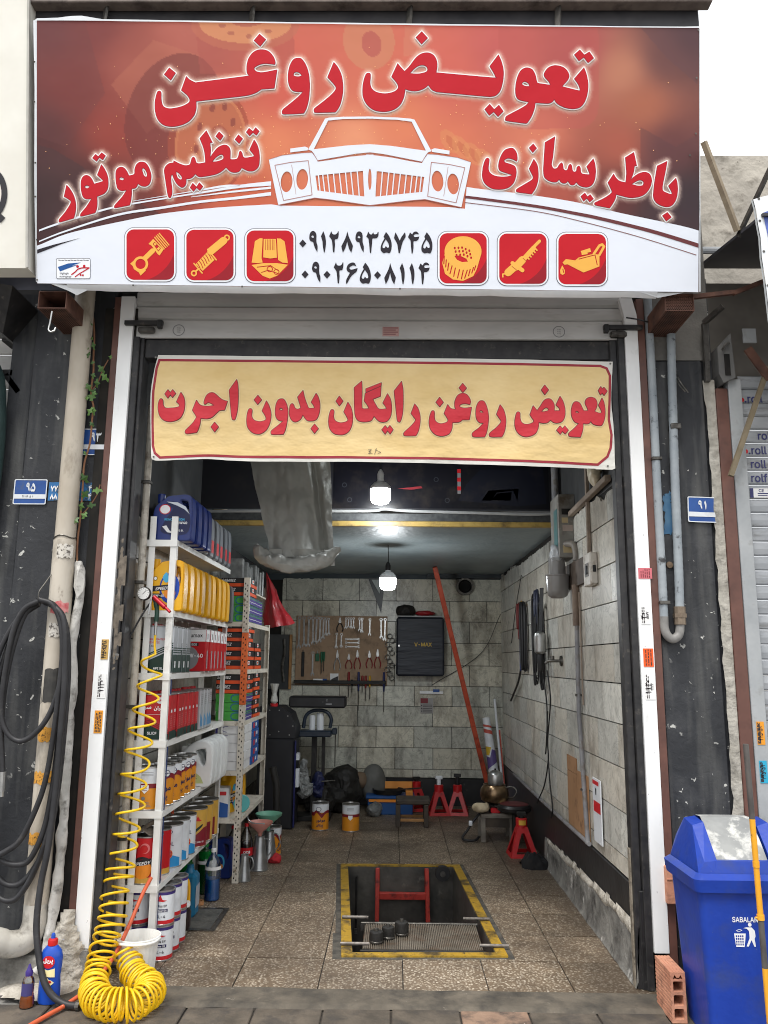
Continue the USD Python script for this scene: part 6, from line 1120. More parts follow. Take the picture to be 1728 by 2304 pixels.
ns.part('cloth', MB().flat(Polygon(lft + [(1.73,2.88),(3.,2.86),(3.,3.7),(1.8,3.69),(1.72,3.67)]),(0,-.64,0),(1,0,0),(0,0,1)), mat('banner_white_back', None))
ns.part('edge_fold', MB().flat(Polygon([(a - .007, b_) for a, b_ in lft] + [(a + .001, b_) for a, b_ in lft[::-1]]),(0,-.632,0),(1,0,0),(0,0,1)), M_GREYST)
ns.part('blue_shape', MB().flat(Polygon([(1.713,3.585),(1.8,3.62),(1.8,3.3),(1.735,3.4)]),(0,-.642,0),(1,0,0),(0,0,1)), plain('soft_blue_print', S(84,104,176)))
ns.part('eyelets', MB().flat(unary_union([Point(a, b_).buffer(.006) for a, b_ in ((1.7,3.658),(1.696,3.545),(1.703,3.39),(1.708,3.22),(1.712,3.08))]),(0,-.642,0),(1,0,0),(0,0,1)), M_DSTEEL, kind='stuff')
lx = Thing('neighbour_lightbox', 'cream white sign box of the next shop at the top left corner', 'sign',(-2.2,-.5,3.4))
m_ = MB(); P = []
for dy in (0,.10): P += [(-3.2,-.40 + dy,3.42),(-1.845,-.40 + dy,3.42),(-1.872,-.64 + dy,5.),(-3.2,-.64 + dy,5.)]
m_.add(P, [(0,1,2,3),(7,6,5,4),(1,5,6,2),(0,4,5,1),(3,2,6,7)])
lx.part('case', m_, mat('cream_sign_face', S(222,219,208), S(232,230,220), sc=3, rough=.5, dirt=S(190,180,160), dsc=4, dlo=.6, dhi=.8, damt=.5))
lx.part('edge_trim', MB().bar((-1.846,-.404,3.42),(-1.873,-.644,5.),.012,.012), mat('trim_grey', S(170,168,160), S(190,188,180), sc=8, rough=.5))
def lxp(p): t = (p[:,1] - 3.42) / 1.58; return np.column_stack([p[:,0],-.40 - .24 * t - .003, p[:,1]])
lx.part('black_emblem', MB().flat(unary_union([ell(-2.06,3.79,.105,.14,40).difference(ell(-2.06,3.79,.075,.11,40)), Polygon([(-1.985,3.69),(-1.962,3.67),(-1.985,3.645),(-2.01,3.665)])]), fn=lxp), M_BLACKP)
sb = Thing('neighbour_signboard', 'narrow strip of a dark signboard with a red rimmed oval between the two signs', 'sign',(-1.95,-.2,3.5))
sb.part('board', MB().add(np.array([(-2.5,-.20,3.4),(-1.62,-.20,3.4),(-1.62,-.42,5.),(-2.5,-.42,5.)]), [(0,1,2,3)]), mat('slate_signboard', S(70,74,88), S(96,98,110), sc=3, rough=.5))
def sbp(p): t = (p[:,1] - 3.4) / 1.6; return np.column_stack([p[:,0],-.20 - .22 * t - .004, p[:,1]])
sb.part('oval_rim', MB().flat(ell(-1.99,4.35,.15,.27,40).difference(ell(-1.99,4.35,.135,.245,40)), fn=sbp), M_REDP); sb.part('oval', MB().flat(ell(-1.99,4.35,.135,.245,40), fn=sbp), plain('oval_cream', S(210,206,196)))
ls = Thing('neighbour_shutter', 'partly raised grey roller shutter of the shop on the left edge', 'roller shutter',(-2.5,.2,2.6))
z_ = 2.
while z_ < 3.45:
    P = [(.232, z_),(.220, z_ + .008),(.216, z_ + .05),(.220, z_ + .09),(.230, z_ + .098)]; V = np.array([(x, y, q) for x in (-4.,-2.12) for y, q in P]); ls.part('slat', MB().add(V, [(i, i + 5, i + 6, i + 1) for i in range(4)]), M_SLAT); z_ += .1005
ls.part('side_wall', MB().box(-2.115,-1.99,.06,.6,0,3.5), M_DARK)
ls.part('bracket', MB().add(*(lambda h: (h.vertices, h.faces))(trimesh.convex.convex_hull(np.array([(-2.6, y,3.46) for y in (-.3,.15)] + [(-1.99, y,3.4) for y in (-.25,.15)] + [(-2.12, y,3.22) for y in (-.05,.15)] + [(-2.35, y,3.44) for y in (-.3,.15)])))), M_BLACKST)
ls.part('rail_arm', MB().box(-2.6,-2.1,.06,.11,3.02,3.06,.004).bar((-2.14,.08,3.03),(-2.06,.08,2.93),.04,.03), M_BLACKST)
tp = Thing('rolled_tarpaulin', 'dark green tarpaulin bundle at the far left edge', 'tarpaulin',(-2.25,-.05,2.5))
tp.part('sheet', MB().tube(catmull([(-2.26,.0,3.2),(-2.2,.0,3.05),(-2.165,.0,2.85),(-2.15,.0,2.6),(-2.16,.0,2.3),(-2.2,.0,1.9)],6), [.02 + .05 * min(1, i / 8) for i in range(31)],12), mat('green_tarp', S(36,54,54), S(50,70,68), sc=8, rough=.6), smooth=True)
tp.part('top_knot', MB().lathe([(0,.04),(.03,.03),(.035,0),(.02,-.03)],(-2.26,0,3.2),10), mat('green_tarp', None))
# ---------------------------------------------------------------- shelving on the left
sv = Thing('shelving', 'white painted steel shelving full of oil tins and jugs along the left wall', 'shelving',(-1.29,.98,0))
M_SHELF = mat('white_shelf_paint', S(222,222,218), S(236,236,232), sc=4, rough=.4, dirt=S(150,142,130), dsc=10, dlo=.58, dhi=.75, damt=.7)
LV = [2.146,1.761,1.429,1.082,.730,.371]
def angle(m, x, y, z0, z1, sx, sy, w=.034, t=.004):
    return m.box(min(x, x + sx * w), max(x, x + sx * w), min(y, y + sy * t), max(y, y + sy * t), z0, z1).box(min(x, x + sx * t), max(x, x + sx * t), min(y + sy * t, y + sy * w), max(y + sy * t, y + sy * w), z0, z1)
for x, y, sx, sy, zt in ((-1.196,.248,-1,1,2.28),(-1.348,.248,1,1,2.28),(-1.196,1.7,-1,-1,1.8),(-1.378,1.7,1,-1,2.28)):
    sv.part('upright', angle(MB(), x, y,0, zt, sx, sy), M_SHELF)
for z in LV:
    sv.part('shelf_board', MB().box(-1.384,-1.193,.256,1.692, z - .012, z,.001), M_SHELF)
    sv.part('shelf_lip', MB().box(-1.1925,-1.1895,.256,1.692, z - .030, z + .001), M_SHELF); sv.part('end_rung', MB().box(-1.384,-1.191,.242,.2475, z - .034, z + .002), M_SHELF)
sv.part('blue_edge_tape', MB().box(-1.1955,-1.1925,.285,.298,.10,1.42), mat('blue_rope_tape', S(34,48,96), S(60,76,120), sc=60, rough=.7))

def stepped(poly, y0, y1, r=.010):
    """A moulded body: the outline extruded along y, its two faces rounded off in steps."""
    m = MB(); m.slab(poly,(0, y1 - r,0),(1,0,0),(0,0,1),(y1 - y0) - 2 * r)
    for k,(a, b_) in enumerate(((.25,.35),(.7,.75),(1.,1.25))):
        q = poly.buffer(-r * a * .6, join_style=1); p0 = r * (1 if k == 0 else (.65,.3)[k - 1]); p1 = r * (.65,.3,0)[k]
        m.slab(q,(0, y0 + p0,0),(1,0,0),(0,0,1), p0 - p1); m.slab(q,(0, y1 - p1,0),(1,0,0),(0,0,1), p0 - p1)
    return m
def sm(pts, n=5): return Polygon(catmull(pts, n, closed=True)).buffer(0)
# slab extrudes along ex x ey = -y : keep bodies between y=-t/2 and t/2
JUG = sm([(-.088,.006),(-.05,.0),(.06,0),(.088,.006),(.092,.04),(.093,.12),(.090,.20),(.080,.236),(.055,.246),(.02,.243),(-.025,.236),(-.040,.222),(-.075,.19),(-.090,.15),(-.092,.06)])
JHOLE = sm([(.052,.13),(.068,.12),(.074,.15),(.070,.20),(.058,.212),(.040,.214),(.038,.206),(.050,.18)],4)
def jug(label, loc, col, capcol, lab, group, name='oil_jug', rz=.0, sx=1., sz=1.08):
    F = lambda q: affinity.scale(q, sx, sz, origin=(0,0))
    t = Thing(name, label, 'oil jug', loc, rz, group)
    t.part('body', stepped(F(JUG.difference(JHOLE)),-.048,.048), col, local=True)
    t.part('cap', MB().lathe([(.019,.195 * sz),(.021,.20 * sz),(.022,.238 * sz),(.020,.242 * sz),(0,.243 * sz)],(-.066 * sx,0,.012),16), capcol, local=True, smooth=40)
    for nm, poly, m_, off in lab: t.part(nm, MB().flat(F(poly),(0,-.0482 - off,0),(1,0,0),(0,0,1)), m_, local=True)
    return t
M_BLUEJ = plain('blue_jug_plastic', S(30,48,112), rough=.28); M_YELJ = mat('yellow_jug_plastic', S(222,164,18), S(230,174,28), sc=6, rough=.35); M_GRYJ = plain('grey_jug_plastic', S(112,116,122), rough=.35); M_WHTJ = mat('white_jug_plastic', S(214,217,216), S(226,228,227), sc=5, rough=.4)
M_SILP = plain('silver_print', S(186,192,200), rough=.3, metal=.3); M_CYAN = plain('cyan_print', S(70,178,224))
lab_b = [('label', sm([(-.05,.05),(.01,.03),(.07,.04),(.085,.10),(.07,.16),(.03,.20),(-.02,.205),(-.04,.18),(.0,.17),(-.03,.11)]), plain('dark_blue_print', S(22,30,74)),.0005),('label_arc', Polygon([(-.03,.205),(.02,.203),(.06,.18),(.08,.14),(.055,.165),(.02,.185)]), M_SILP,.001),('label_swoosh', Polygon([(-.045,.075),(-.02,.045),(.02,.035),(-.01,.055),(-.025,.08)]), M_WHITE,.001),
         ('round_sticker', ell(-.035,.165,.027,.027,20), M_WHITE,.0014),('sticker_ring', ell(-.035,.165,.027,.027,20).difference(ell(-.035,.165,.023,.023,20)), M_REDP,.0018),
         ('oil_name', text('RENOVATION',.0125,0,0), M_CYAN,.0014),('grade', text('10W40',.012,.012,.088), M_WHITE,.0014),('grade_note', text('API SL',.008,.02,.05), M_WHITE,.0014)]
g_ = lab_b[5][1]; k_ = .092 / (g_.bounds[2] - g_.bounds[0]); lab_b[5] = ('oil_name', affinity.translate(affinity.scale(g_, k_, k_ * 1.1, origin=(0,0)),-.036,.106), M_CYAN,.0014)
ORD = ['first', 'second', 'third', 'fourth', 'fifth', 'sixth', 'seventh', 'eighth', 'ninth', 'tenth', 'eleventh', 'twelfth']
def row(make, n, fmt, x, y0, dy, z, jit=.004, rzj=.03, group=None, start=0, xs=None):
    p = None
    for i in range(n):
        loc = (x + rng.uniform(-jit, jit) + (xs[i] if xs else 0), y0 + i * dy + rng.uniform(-jit, jit) * .5, z + .0005); rz = rng.uniform(-rzj, rzj); lab_ = fmt.format(ORD[i + start])
        if p is None: p = make(lab_, loc, rz)
        else: p.copy(lab_, loc, rz, group)
    return p
row(lambda l, p, r: jug(l, p, M_BLUEJ, M_BLUEJ, lab_b, 'blue oil jugs on the top shelf', rz=r, sx=1.2, sz=1.07),4, '{} blue oil jug from the front on the top shelf',-1.232,.315,.135, LV[0], group='blue oil jugs on the top shelf')
lab_g = [('label', rrect(-.06,.03,.04,.12,.01), M_REDP,.0005),('label_panel', rrect(-.05,.13,.02,.19,.008), plain('dark_blue_print', None),.0005)]
def side_red(t): t.part('side_print', MB().flat(rrect(-.03,.03,.03,.11,.004),(.0945,0,0),(0,1,0),(0,0,1)), M_REDP, local=True); return t
row(lambda l, p, r: side_red(jug(l, p, M_GRYJ, M_BLUEJ, lab_g, 'grey oil jugs on the top shelf', rz=r)),6, '{} grey oil jug behind the blue ones on the top shelf',-1.262,.86,.135, LV[0], group='grey oil jugs on the top shelf')
ringo = ell(.02,.11,.052,.072,32)
lab_y = [('blue_ring', ringo.difference(ell(.012,.115,.036,.05,24)), plain('royal_blue_print', S(24,66,160)),.0005),('blue_swirl', Polygon(catmull([(.0,.185),(-.018,.16),(.0,.135),(.02,.15),(.01,.17)],4, closed=True)), M_CYAN,.0008),('orange_disc', ell(.022,.085,.03,.028,24), M_ORANGEP,.0008),('name_band', Polygon([(-.07,.118),(.035,.128),(.035,.102),(-.07,.092)]), M_BLACKP,.001),('name', affinity.skew(text('SPEEDY',.0135,-.052,.101),12,5), M_WHITE,.0014),('grade_box', rrect(-.07,.062,-.018,.083,.003), M_BLACKP,.001),('grade', text('10W-40',.0105,-.067,.0675), M_WHITE,.0014),('badge', ell(-.055,.155,.010,.010), M_BLACKP,.0008),('badge_centre', ell(-.055,.155,.0075,.0075), M_WHITE,.0011)]
row(lambda l, p, r: jug(l, p, M_YELJ, M_YELJ, lab_y, 'yellow oil jugs on the second shelf', rz=r, sx=1.06, sz=1.14),9, '{} yellow oil jug from the front on the second shelf',-1.248,.315,.145, LV[1], group='yellow oil jugs on the second shelf')
row(lambda l, p, r: jug(l, p, plain('dark_grey_jug', S(92,94,98), rough=.35), M_BLK, [], None, rz=r),1, 'dark grey oil jug at the back end of the yellow row',-1.245,1.63,.1, LV[1])

def tin(label, loc, w, d, h, body, prints, group, rz=.0, top=None, spout=True, cat='oil tin'):
    t = Thing('oil_tin', label, cat, loc, rz, group)
    t.part('can', MB().box(-w / 2, w / 2,-d / 2, d / 2,.002, h - .002,.005), body, local=True)
    rim = rrect(-w / 2 - .001,-d / 2 - .001, w / 2 + .001, d / 2 + .001,.006).difference(rrect(-w / 2 + .004,-d / 2 + .004, w / 2 - .004, d / 2 - .004,.004))
    t.part('rim', MB().slab(rim,(0,0, h - .003),(1,0,0),(0,1,0),.004), M_STEEL, local=True); t.part('rim', MB().slab(rim,(0,0,0),(1,0,0),(0,1,0),.004), M_STEEL, local=True)
    if spout: t.part('spout_cap', MB().lathe([(.017,0),(.017,.010),(.014,.014),(0,.014)],(-w * .2,0, h),14), top or M_REDP, local=True)
    for nm, face, poly, m_, off in prints:
        if face == 'f': mb = MB().flat(poly,(0,-d / 2 - .0005 - off,0),(1,0,0),(0,0,1))
        else: mb = MB().flat(poly,(w / 2 + .0005 + off,0,0),(0,1,0),(0,0,1))
        t.part(nm, mb, m_, local=True)
    return t
M_SILT = plain('silver_tin', S(188,192,196), rough=.3, metal=.35); M_GRN = plain('dark_green_print', S(22,52,44)); M_REDT = plain('red_tin', S(186,28,36), rough=.32); M_GREYP = plain('grey_print', S(128,128,130))
stripes = [('stripe', 'f', Polygon([(-.083,.06 + k * .011),(.083,.135 + k * .011),(.083,.142 + k * .011),(-.083,.067 + k * .011)]), M_GRN,.0006) for k in range(3)]
pr_s = [('green_base', 'f', Polygon([(-.083,.004),(.083,.004),(.083,.128),(-.083,.052)]), M_GRN,.0004)] + stripes + [('name', 'f', text('SUPER FIGHTER',.0105,-.075,.175), M_REDP,.0006),('name', 'f', text('SYNTHETIC',.0105,-.075,.158), M_REDP,.0006),('grade', 'f', text('20W-50',.008,-.07,.140), M_BLACKP,.0006),('grade', 'f', text('API SL/CF',.012,-.02,.02), M_WHITE,.0008),
        ('green_side', 's', sbox(-.041,.004,.041,.10), M_GRN,.0004)] + [('side_stripe', 's', sbox(-.041,.108 + k * .012,.041,.114 + k * .012), M_GRN,.0004) for k in range(3)] + [('side_note', 's', sbox(-.01,.03,.012,.065), M_WHITE,.0006)]
row(lambda l, p, r: tin(l, p,.168,.085,.252, M_SILT, pr_s, 'silver and green oil tins on the third shelf', r),4, '{} silver and green oil tin on the third shelf',-1.272,.315,.098, LV[2], rzj=.012, group='silver and green oil tins on the third shelf')
um = text('umax',.022,-.025,.212)
pr_r = [('white_top', 'f', sbox(-.073,.185,.073,.258), M_WHITE,.0004),('name', 'f', um, M_BLACKP,.0006),('orange_mark', 'f', Polygon([(-.062,.205),(-.045,.205),(-.03,.235),(-.062,.24)]), M_ORANGEP,.0006),('grey_disc', 'f', ell(-.035,.085,.068,.072,32).intersection(sbox(-.073,.003,.073,.2)), M_GREYP,.0004),('grade', 'f', text('10W-40',.022,-.068,.088), M_WHITE,.0009),('black_tag', 'f', rrect(-.03,.158,.03,.176,.003), M_BLACKP,.0006),('eco', 'f', text('ECO',.012,-.014,.161), M_WHITE,.0009),('side_white', 's', sbox(-.041,.185,.041,.258), M_WHITE,.0004),('side_note', 's', rrect(-.012,.02,.012,.13,.003), M_SILP,.0006),('side_mark', 's', sbox(-.008,.20,.008,.235), M_BLACKP,.0006)]
row(lambda l, p, r: tin(l, p,.15,.088,.262, M_REDT, pr_r, 'red and white oil tins on the third shelf', r, top=M_WHITE),4, '{} red and white oil tin from the front on the third shelf',-1.24,.98,.105, LV[2], rzj=.01, group='red and white oil tins on the third shelf')
row(lambda l, p, r: tin(l, p,.15,.088,.255, M_REDT, pr_r, None, r, top=M_WHITE),2, '{} red oil tin pushed to the back of the third shelf',-1.25,1.45,.105, LV[2], rzj=.01)
wb = unary_union([word('behran',.026,.0,.150), word('super',.024,-.075,.150)])
pr_b = [('green_base', 'f', Polygon([(-.083,.004),(.083,.004),(.083,.032),(-.02,.078),(-.083,.058)]), M_GRN,.0004),('stripe', 'f', unary_union([Polygon([(-.083,.064 + k * .009),(-.02,.084 + k * .009),(.083,.038 + k * .009),(.083,.041 + k * .009),(-.02,.088 + k * .009),(-.083,.068 + k * .009)]) for k in range(3)]), plain('deep_red_print', S(110,24,30)),.0005),('name', 'f', wb, M_WHITE,.0006),('oval', 'f', ell(.035,.205,.026,.017,24), M_WHITE,.0005),('oval_name', 'f', word('super',.014,.016,.198), M_REDP,.0008),('underline', 'f', sbox(-.07,.132,.07,.1335), M_WHITE,.0006),('grade', 'f', text('SL/CF',.013,-.03,.03), M_WHITE,.0008),('side_base', 's', sbox(-.035,.004,.035,.045), M_GRN,.0004),('side_note', 's', sbox(-.013,.14,.013,.156), M_WHITE,.0006),('side_lines', 's', unary_union([sbox(-.016,.06 + k * .012,.016,.064 + k * .012) for k in range(6)]), plain('pale_red_print', S(210,110,112)),.0006)]
row(lambda l, p, r: tin(l, p,.168,.072,.236, M_REDT, pr_b, 'red oil tins on the fourth shelf', r),8, '{} red oil tin from the front on the fourth shelf',-1.274,.31,.080, LV[3], rzj=.01, group='red oil tins on the fourth shelf')
pr_w = [('side_mark', 's', Polygon([(-.03,.02),(.03,.02),(.03,.06),(-.03,.10)]), plain('steel_blue_print', S(90,140,180)),.0004),('side_lines', 's', unary_union([sbox(-.022,.15 + k * .012,.022,.153 + k * .012) for k in range(6)]), M_GREYP,.0004)]
row(lambda l, p, r: tin(l, p,.168,.072,.240, M_SILT, pr_w, 'silver oil tins on the fourth shelf', r),4, '{} silver oil tin behind the red ones on the fourth shelf',-1.266,.965,.085, LV[3], rzj=.01, group='silver oil tins on the fourth shelf')

def can_round(label, loc, r, h, base, bands, prints, group, rz=.0, top=M_DSTEEL, name='oil_can'):
    t = Thing(name, label, 'oil can', loc, rz, group)
    t.part('can', MB().lathe([(0,.003),(r * .97,.003),(r,.004),(r, h - .004)], n=28), base, local=True, smooth=40)
    t.part('rim', MB().lathe([(r,0),(r + .002,.001),(r + .002,.006),(r,.008)], n=28), M_STEEL, local=True); t.part('rim', MB().lathe([(r, h - .008),(r + .002, h - .006),(r + .002, h),(r - .004, h),(r - .005, h - .006)], n=28), M_STEEL, local=True)
    t.part('lid', MB().lathe([(r - .005, h - .006),(r * .75, h - .007),(r * .72, h - .005),(0, h - .005)], n=28), top, local=True)
    for nm, z0, z1, m_ in bands: t.part(nm, MB().lathe([(r + .0006, z0),(r + .0006, z1)], n=28), m_, local=True, smooth=True)
    for nm, poly, m_, off in prints: t.part(nm, on_cyl(poly,0,0, r, off=.001 + off, st=.016), m_, local=True)
    return t
M_ORT = plain('amber_tin', S(216,140,36), rough=.35); M_WHT = plain('white_tin', S(218,222,226), rough=.35); M_MAR = plain('maroon_print', S(124,26,40)); M_BLBK = plain('blue_black_print', S(38,36,80)); M_PUR = plain('purple_print', S(58,44,110))
r5 = .072
wave = Polygon(catmull([(-.12,.13),(-.06,.12),(-.03,.15),(.0,.125),(.02,.105),(.05,.135),(.085,.145),(.14,.12)],5).tolist() + [(.14,.155),(.085,.17),(.05,.16),(.02,.14),(0,.155),(-.03,.175),(-.06,.15),(-.12,.16)]).buffer(0)
pr_m = [('wave', wave, M_MAR,.0),('oval', ell(.058,.168,.02,.018,20), M_WHITE,.0008),('oval_mark', ell(.058,.168,.02,.018,20).difference(ell(.058,.168,.0165,.0145,20)), M_BLBK,.0014),('oval_name', word('super',.012,.044,.162), M_BLBK,.0016),('name', word('motor',.036,.0,.072), M_BLBK,.0008),('name', word('peykan',.034,.0,.028), M_BLBK,.0008)]
p_or = row(lambda l, p, r: can_round(l, p, r5,.212, M_ORT, [('white_top',.145,.204, M_WHT)], pr_m, 'amber oil cans on the fifth shelf', r),5, '{} amber and white oil can in the fifth shelf row',-1.262,.45,.125, LV[4], rzj=.25, group='amber oil cans on the fifth shelf')
shield = Polygon([(-.02,.128),(.02,.128),(.02,.105),(0,.085),(-.02,.105)])
can_round('large amber oil can with white shield label at the fifth shelf front',(-1.29,.325, LV[4] + .0005),.074,.220, M_ORT, [('white_top',.135,.212, M_WHT),('red_band',.112,.134, M_MAR)], [('shield', shield, M_WHITE,.001),('shield_text', unary_union([text('OIL',.010,-.011,.112), sbox(-.012,.102,.012,.105)]), M_MAR,.0016),('badge', ell(-.005,.062,.010,.009), plain('grey_print', None),.0006),('small_print', unary_union([sbox(-.03 + .004 * k,.02 + k * .007,.035 - .004 * k,.0225 + k * .007) for k in range(4)] + [sbox(-.02,.19 - k * .008,.04,.192 - k * .008) for k in range(3)]), M_GREYP,.0006)], None)
# white jugs
WJ = sm([(-.10,.0),(.03,-.004),(.085,.0),(.105,.03),(.112,.12),(.108,.22),(.09,.262),(.05,.278),(-.0,.27),(-.05,.235),(-.09,.19),(-.105,.12),(-.108,.04)])
WH = sm([(.035,.14),(.055,.125),(.066,.15),(.062,.215),(.05,.225),(.005,.218),(.0,.207),(.02,.18)],4)
def wjug(l, loc, rz):
    t = Thing('white_oil_jug', l, 'oil jug', loc, rz, 'white oil jugs on the fifth shelf'); t.part('body', stepped(WJ.difference(WH),-.05,.05,.014), M_WHTJ, local=True)
    t.part('cap', MB().lathe([(.02,.2),(.023,.205),(.023,.245),(0,.246)],(-.075,0,-.005),14), M_WHTJ, local=True)
    t.part('label', MB().flat(Polygon([(-.08,.02),(.06,.02),(.04,.06),(.0,.09),(-.03,.15),(-.05,.15),(-.075,.09)]),(0,-.0506,0),(1,0,0),(0,0,1)), plain('lime_label', S(196,206,140)), local=True)
    t.part('label_text', MB().flat(unary_union([text('SAE 20W-50',.0085,-.06,.058), sbox(-.06,.050,.02,.052), text('API SG/CD',.008,-.05,.036)]),(0,-.0512,0),(1,0,0),(0,0,1)), M_INK, local=True)
    return t
row(lambda l, p, r: wjug(l, p, r),4, '{} white oil jug from the front on the fifth shelf',-1.232,1.13,.125, LV[4], rzj=.03, group='white oil jugs on the fifth shelf')
# sixth shelf
M_GOLDT = plain('gold_tin', S(204,160,72), rough=.35)
pr_sp = [('black_swirl', ell(.0,.085,.055,.05,28).difference(ell(.0,.078,.046,.044,24)), M_BLACKP,.0004),('orange_disc', ell(.0,.073,.048,.045,28), M_ORANGEP,.0006),('name_band', Polygon([(-.05,.112),(.045,.128),(.05,.10),(-.05,.086)]), M_BLACKP,.001),('name', affinity.skew(text('SPEEDY',.016,-.044,.094),10,8), M_WHITE,.0016),('arc', ell(.01,.175,.025,.025,20).difference(ell(.005,.172,.02,.02,20)), plain('pale_red_print', None),.0004),('gold_base', sbox(-.12,.006,.12,.034), M_GOLDT,.0002)]
row(lambda l, p, r: can_round(l, p,.076,.232, M_REDT, [], pr_sp, 'red oil cans on the sixth shelf', r),2, '{} red round oil can from the front on the sixth shelf',-1.282,.33,.165, LV[5], rzj=.1, group='red oil cans on the sixth shelf')
pr_wb = [('blue_base', Polygon([(-.10,.006),(.10,.006),(.10,.05),(.03,.075),(-.02,.05),(-.10,.10)]), plain('sky_blue_print', S(40,140,200)),.0004),('globe', ell(.03,.075,.022,.024,20), M_REDP,.0008),('globe_grid', unary_union([ell(.03,.075,.022,.024,20).difference(ell(.03,.075,.0195,.0215,20)), sbox(.028,.052,.031,.098), sbox(.009,.073,.051,.0765)]).intersection(ell(.03,.075,.022,.024)), M_ORANGEP,.0012),('figure', text('5000',.020,-.06,.15), M_BLBK,.0006),('oval', ell(.02,.19,.028,.012,20).difference(ell(.02,.19,.025,.009,20)), M_BLBK,.0006),('name', text('NOL',.02,.0,.118), M_BLBK,.0006)]
row(lambda l, p, r: can_round(l, p,.074,.225, M_WHT, [], pr_wb, 'white and blue oil cans on the sixth shelf', r),3, '{} white and blue round oil can from the front on the sixth shelf',-1.256,.66,.15, LV[5], rzj=.4, group='white and blue oil cans on the sixth shelf')
pr_go = [('red_wave', Polygon([(-.10,.01),(.10,.01),(.10,.12),(.06,.115),(.0,.07),(-.05,.02),(-.10,.03)]), M_MAR,.0004),('green_wave', Polygon(catmull([(-.05,.03),(.0,.085),(.05,.125),(.045,.135),(-.005,.10),(-.06,.04)],4, closed=True)), M_GRN,.0008),('bird', Polygon([(.02,.185),(.03,.165),(.045,.16),(.03,.155),(.0,.158),(.012,.17),(.008,.19),(.018,.175)]).buffer(0), M_REDP,.0006),('name', affinity.rotate(word('pars',.036,-.03,.05),82, origin=(-.03,.05)), M_INK,.0008),('grade', text('SAE 20W-50',.0085,-.01,.03), M_WHITE,.001)]
row(lambda l, p, r: can_round(l, p,.078,.228, M_GOLDT, [], pr_go, 'gold oil cans on the sixth shelf', r),3, '{} gold round oil can from the front on the sixth shelf',-1.238,1.15,.17, LV[5], rzj=.3, group='gold oil cans on the sixth shelf')
gl = Thing('work_glove', 'crumpled grey work glove lying on the first red can of the sixth shelf', 'glove',(-1.3,.33, LV[5] + .233))
GP = np.array([(-1.36,.30,.0),(-1.33,.27,.03),(-1.28,.28,.045),(-1.24,.31,.03),(-1.225,.34,.0),(-1.27,.37,.02),(-1.33,.37,.015)])
xx, yy = np.meshgrid(np.linspace(-1.365,-1.222,26), np.linspace(.262,.395,22)); hh_ = .006 + .052 * meshkit.fbm(np.dstack([xx * 24, yy * 20, xx * 0]),3,31) * np.clip(1.15 - ((xx + 1.295) / .075) ** 2 - ((yy - .328) / .068) ** 2,0,1) ** .5
gl.part('knit', MB().add(np.dstack([xx, yy, hh_ + LV[5] + .232]).reshape(-1,3), [(j * 26 + i, j * 26 + i + 1,(j + 1) * 26 + i + 1,(j + 1) * 26 + i) for j in range(21) for i in range(25)]), mat('grey_knit', S(84,76,68), S(112,104,94), sc=60, rough=.95), smooth=True)
gl.part('finger', MB().tube(catmull([(-1.31,.30, LV[5] + .255),(-1.26,.28, LV[5] + .29),(-1.21,.27, LV[5] + .315)],5),.011,8), mat('grey_knit', None), smooth=True)
pk = Thing('pliers', 'orange handled pliers hanging behind the gold cans', 'pliers',(-1.36,.98,.60))
for dx in (-.022,.022): pk.part('handle', MB().tube(catmull([(-1.36 + dx * 1.6,.97,.57),(-1.36 + dx * 1.3,.97,.63),(-1.36 + dx * .4,.97,.69)],5),.009,8), plain('orange_grip', S(206,76,34), rough=.5), smooth=True)
pk.part('jaw', MB().box(-1.372,-1.348,.962,.978,.69,.74,.004), M_STEEL)
# floor cans under the shelf, two high
pr_f = [('bird', Polygon([(-.005,.150),(.006,.125),(.03,.12),(.01,.115),(-.022,.118),(-.012,.13),(-.02,.152),(-.008,.138)]).buffer(0), M_REDP,.0006),('name', text('Pentus EP',.0105,-.038,.09), M_INK,.0006),('grade_box', sbox(-.018,.066,.035,.08), M_BLBK,.0004),('grade', text('Gear Oil',.008,-.014,.069), M_WHITE,.001),('grade', text('GL-4',.014,-.026,.038), M_INK,.0006),('side_panel', sbox(-.085,.035,-.052,.135), plain('pale_panel', S(200,200,204)),.0004)]
fc_ = [('stacked on top at the front left',-1.315,.345,1),('bottom at the front left',-1.315,.345,0),('top of the stack by the white bucket',-1.185,.345,1),('bottom of the stack by the white bucket',-1.185,.345,0),('top of the second stack along the aisle',-1.185,.475,1),('bottom of the second stack along the aisle',-1.185,.475,0),('top of the third stack along the aisle',-1.185,.605,1),('bottom of the third stack along the aisle',-1.185,.605,0),('top of the stack at the back left',-1.315,.475,1)]
p0 = None
for lab_, x, y, k in fc_:
    l_ = 'white gear oil can, ' + lab_; loc = (x, y,.0008 + k * .168)
    if p0 is None: p0 = can_round(l_, loc,.059,.167, M_WHT, [('purple_band',.146,.160, M_PUR),('red_band',.008,.026, M_REDP)], pr_f, 'white gear oil cans under the shelf',-.2)
    else: p0.copy(l_, loc, rng.uniform(-.5,.3), 'white gear oil cans under the shelf')
jug('yellow oil jug standing on the floor under the shelf',(-1.262,.83,.001), M_YELJ, M_YELJ, [('label', rrect(-.05,.04,.05,.15,.01), plain('pale_panel', None),.0005),('label_mark', rrect(-.035,.06,.02,.10,.006), M_BLUEP,.001)], None, rz=.5)
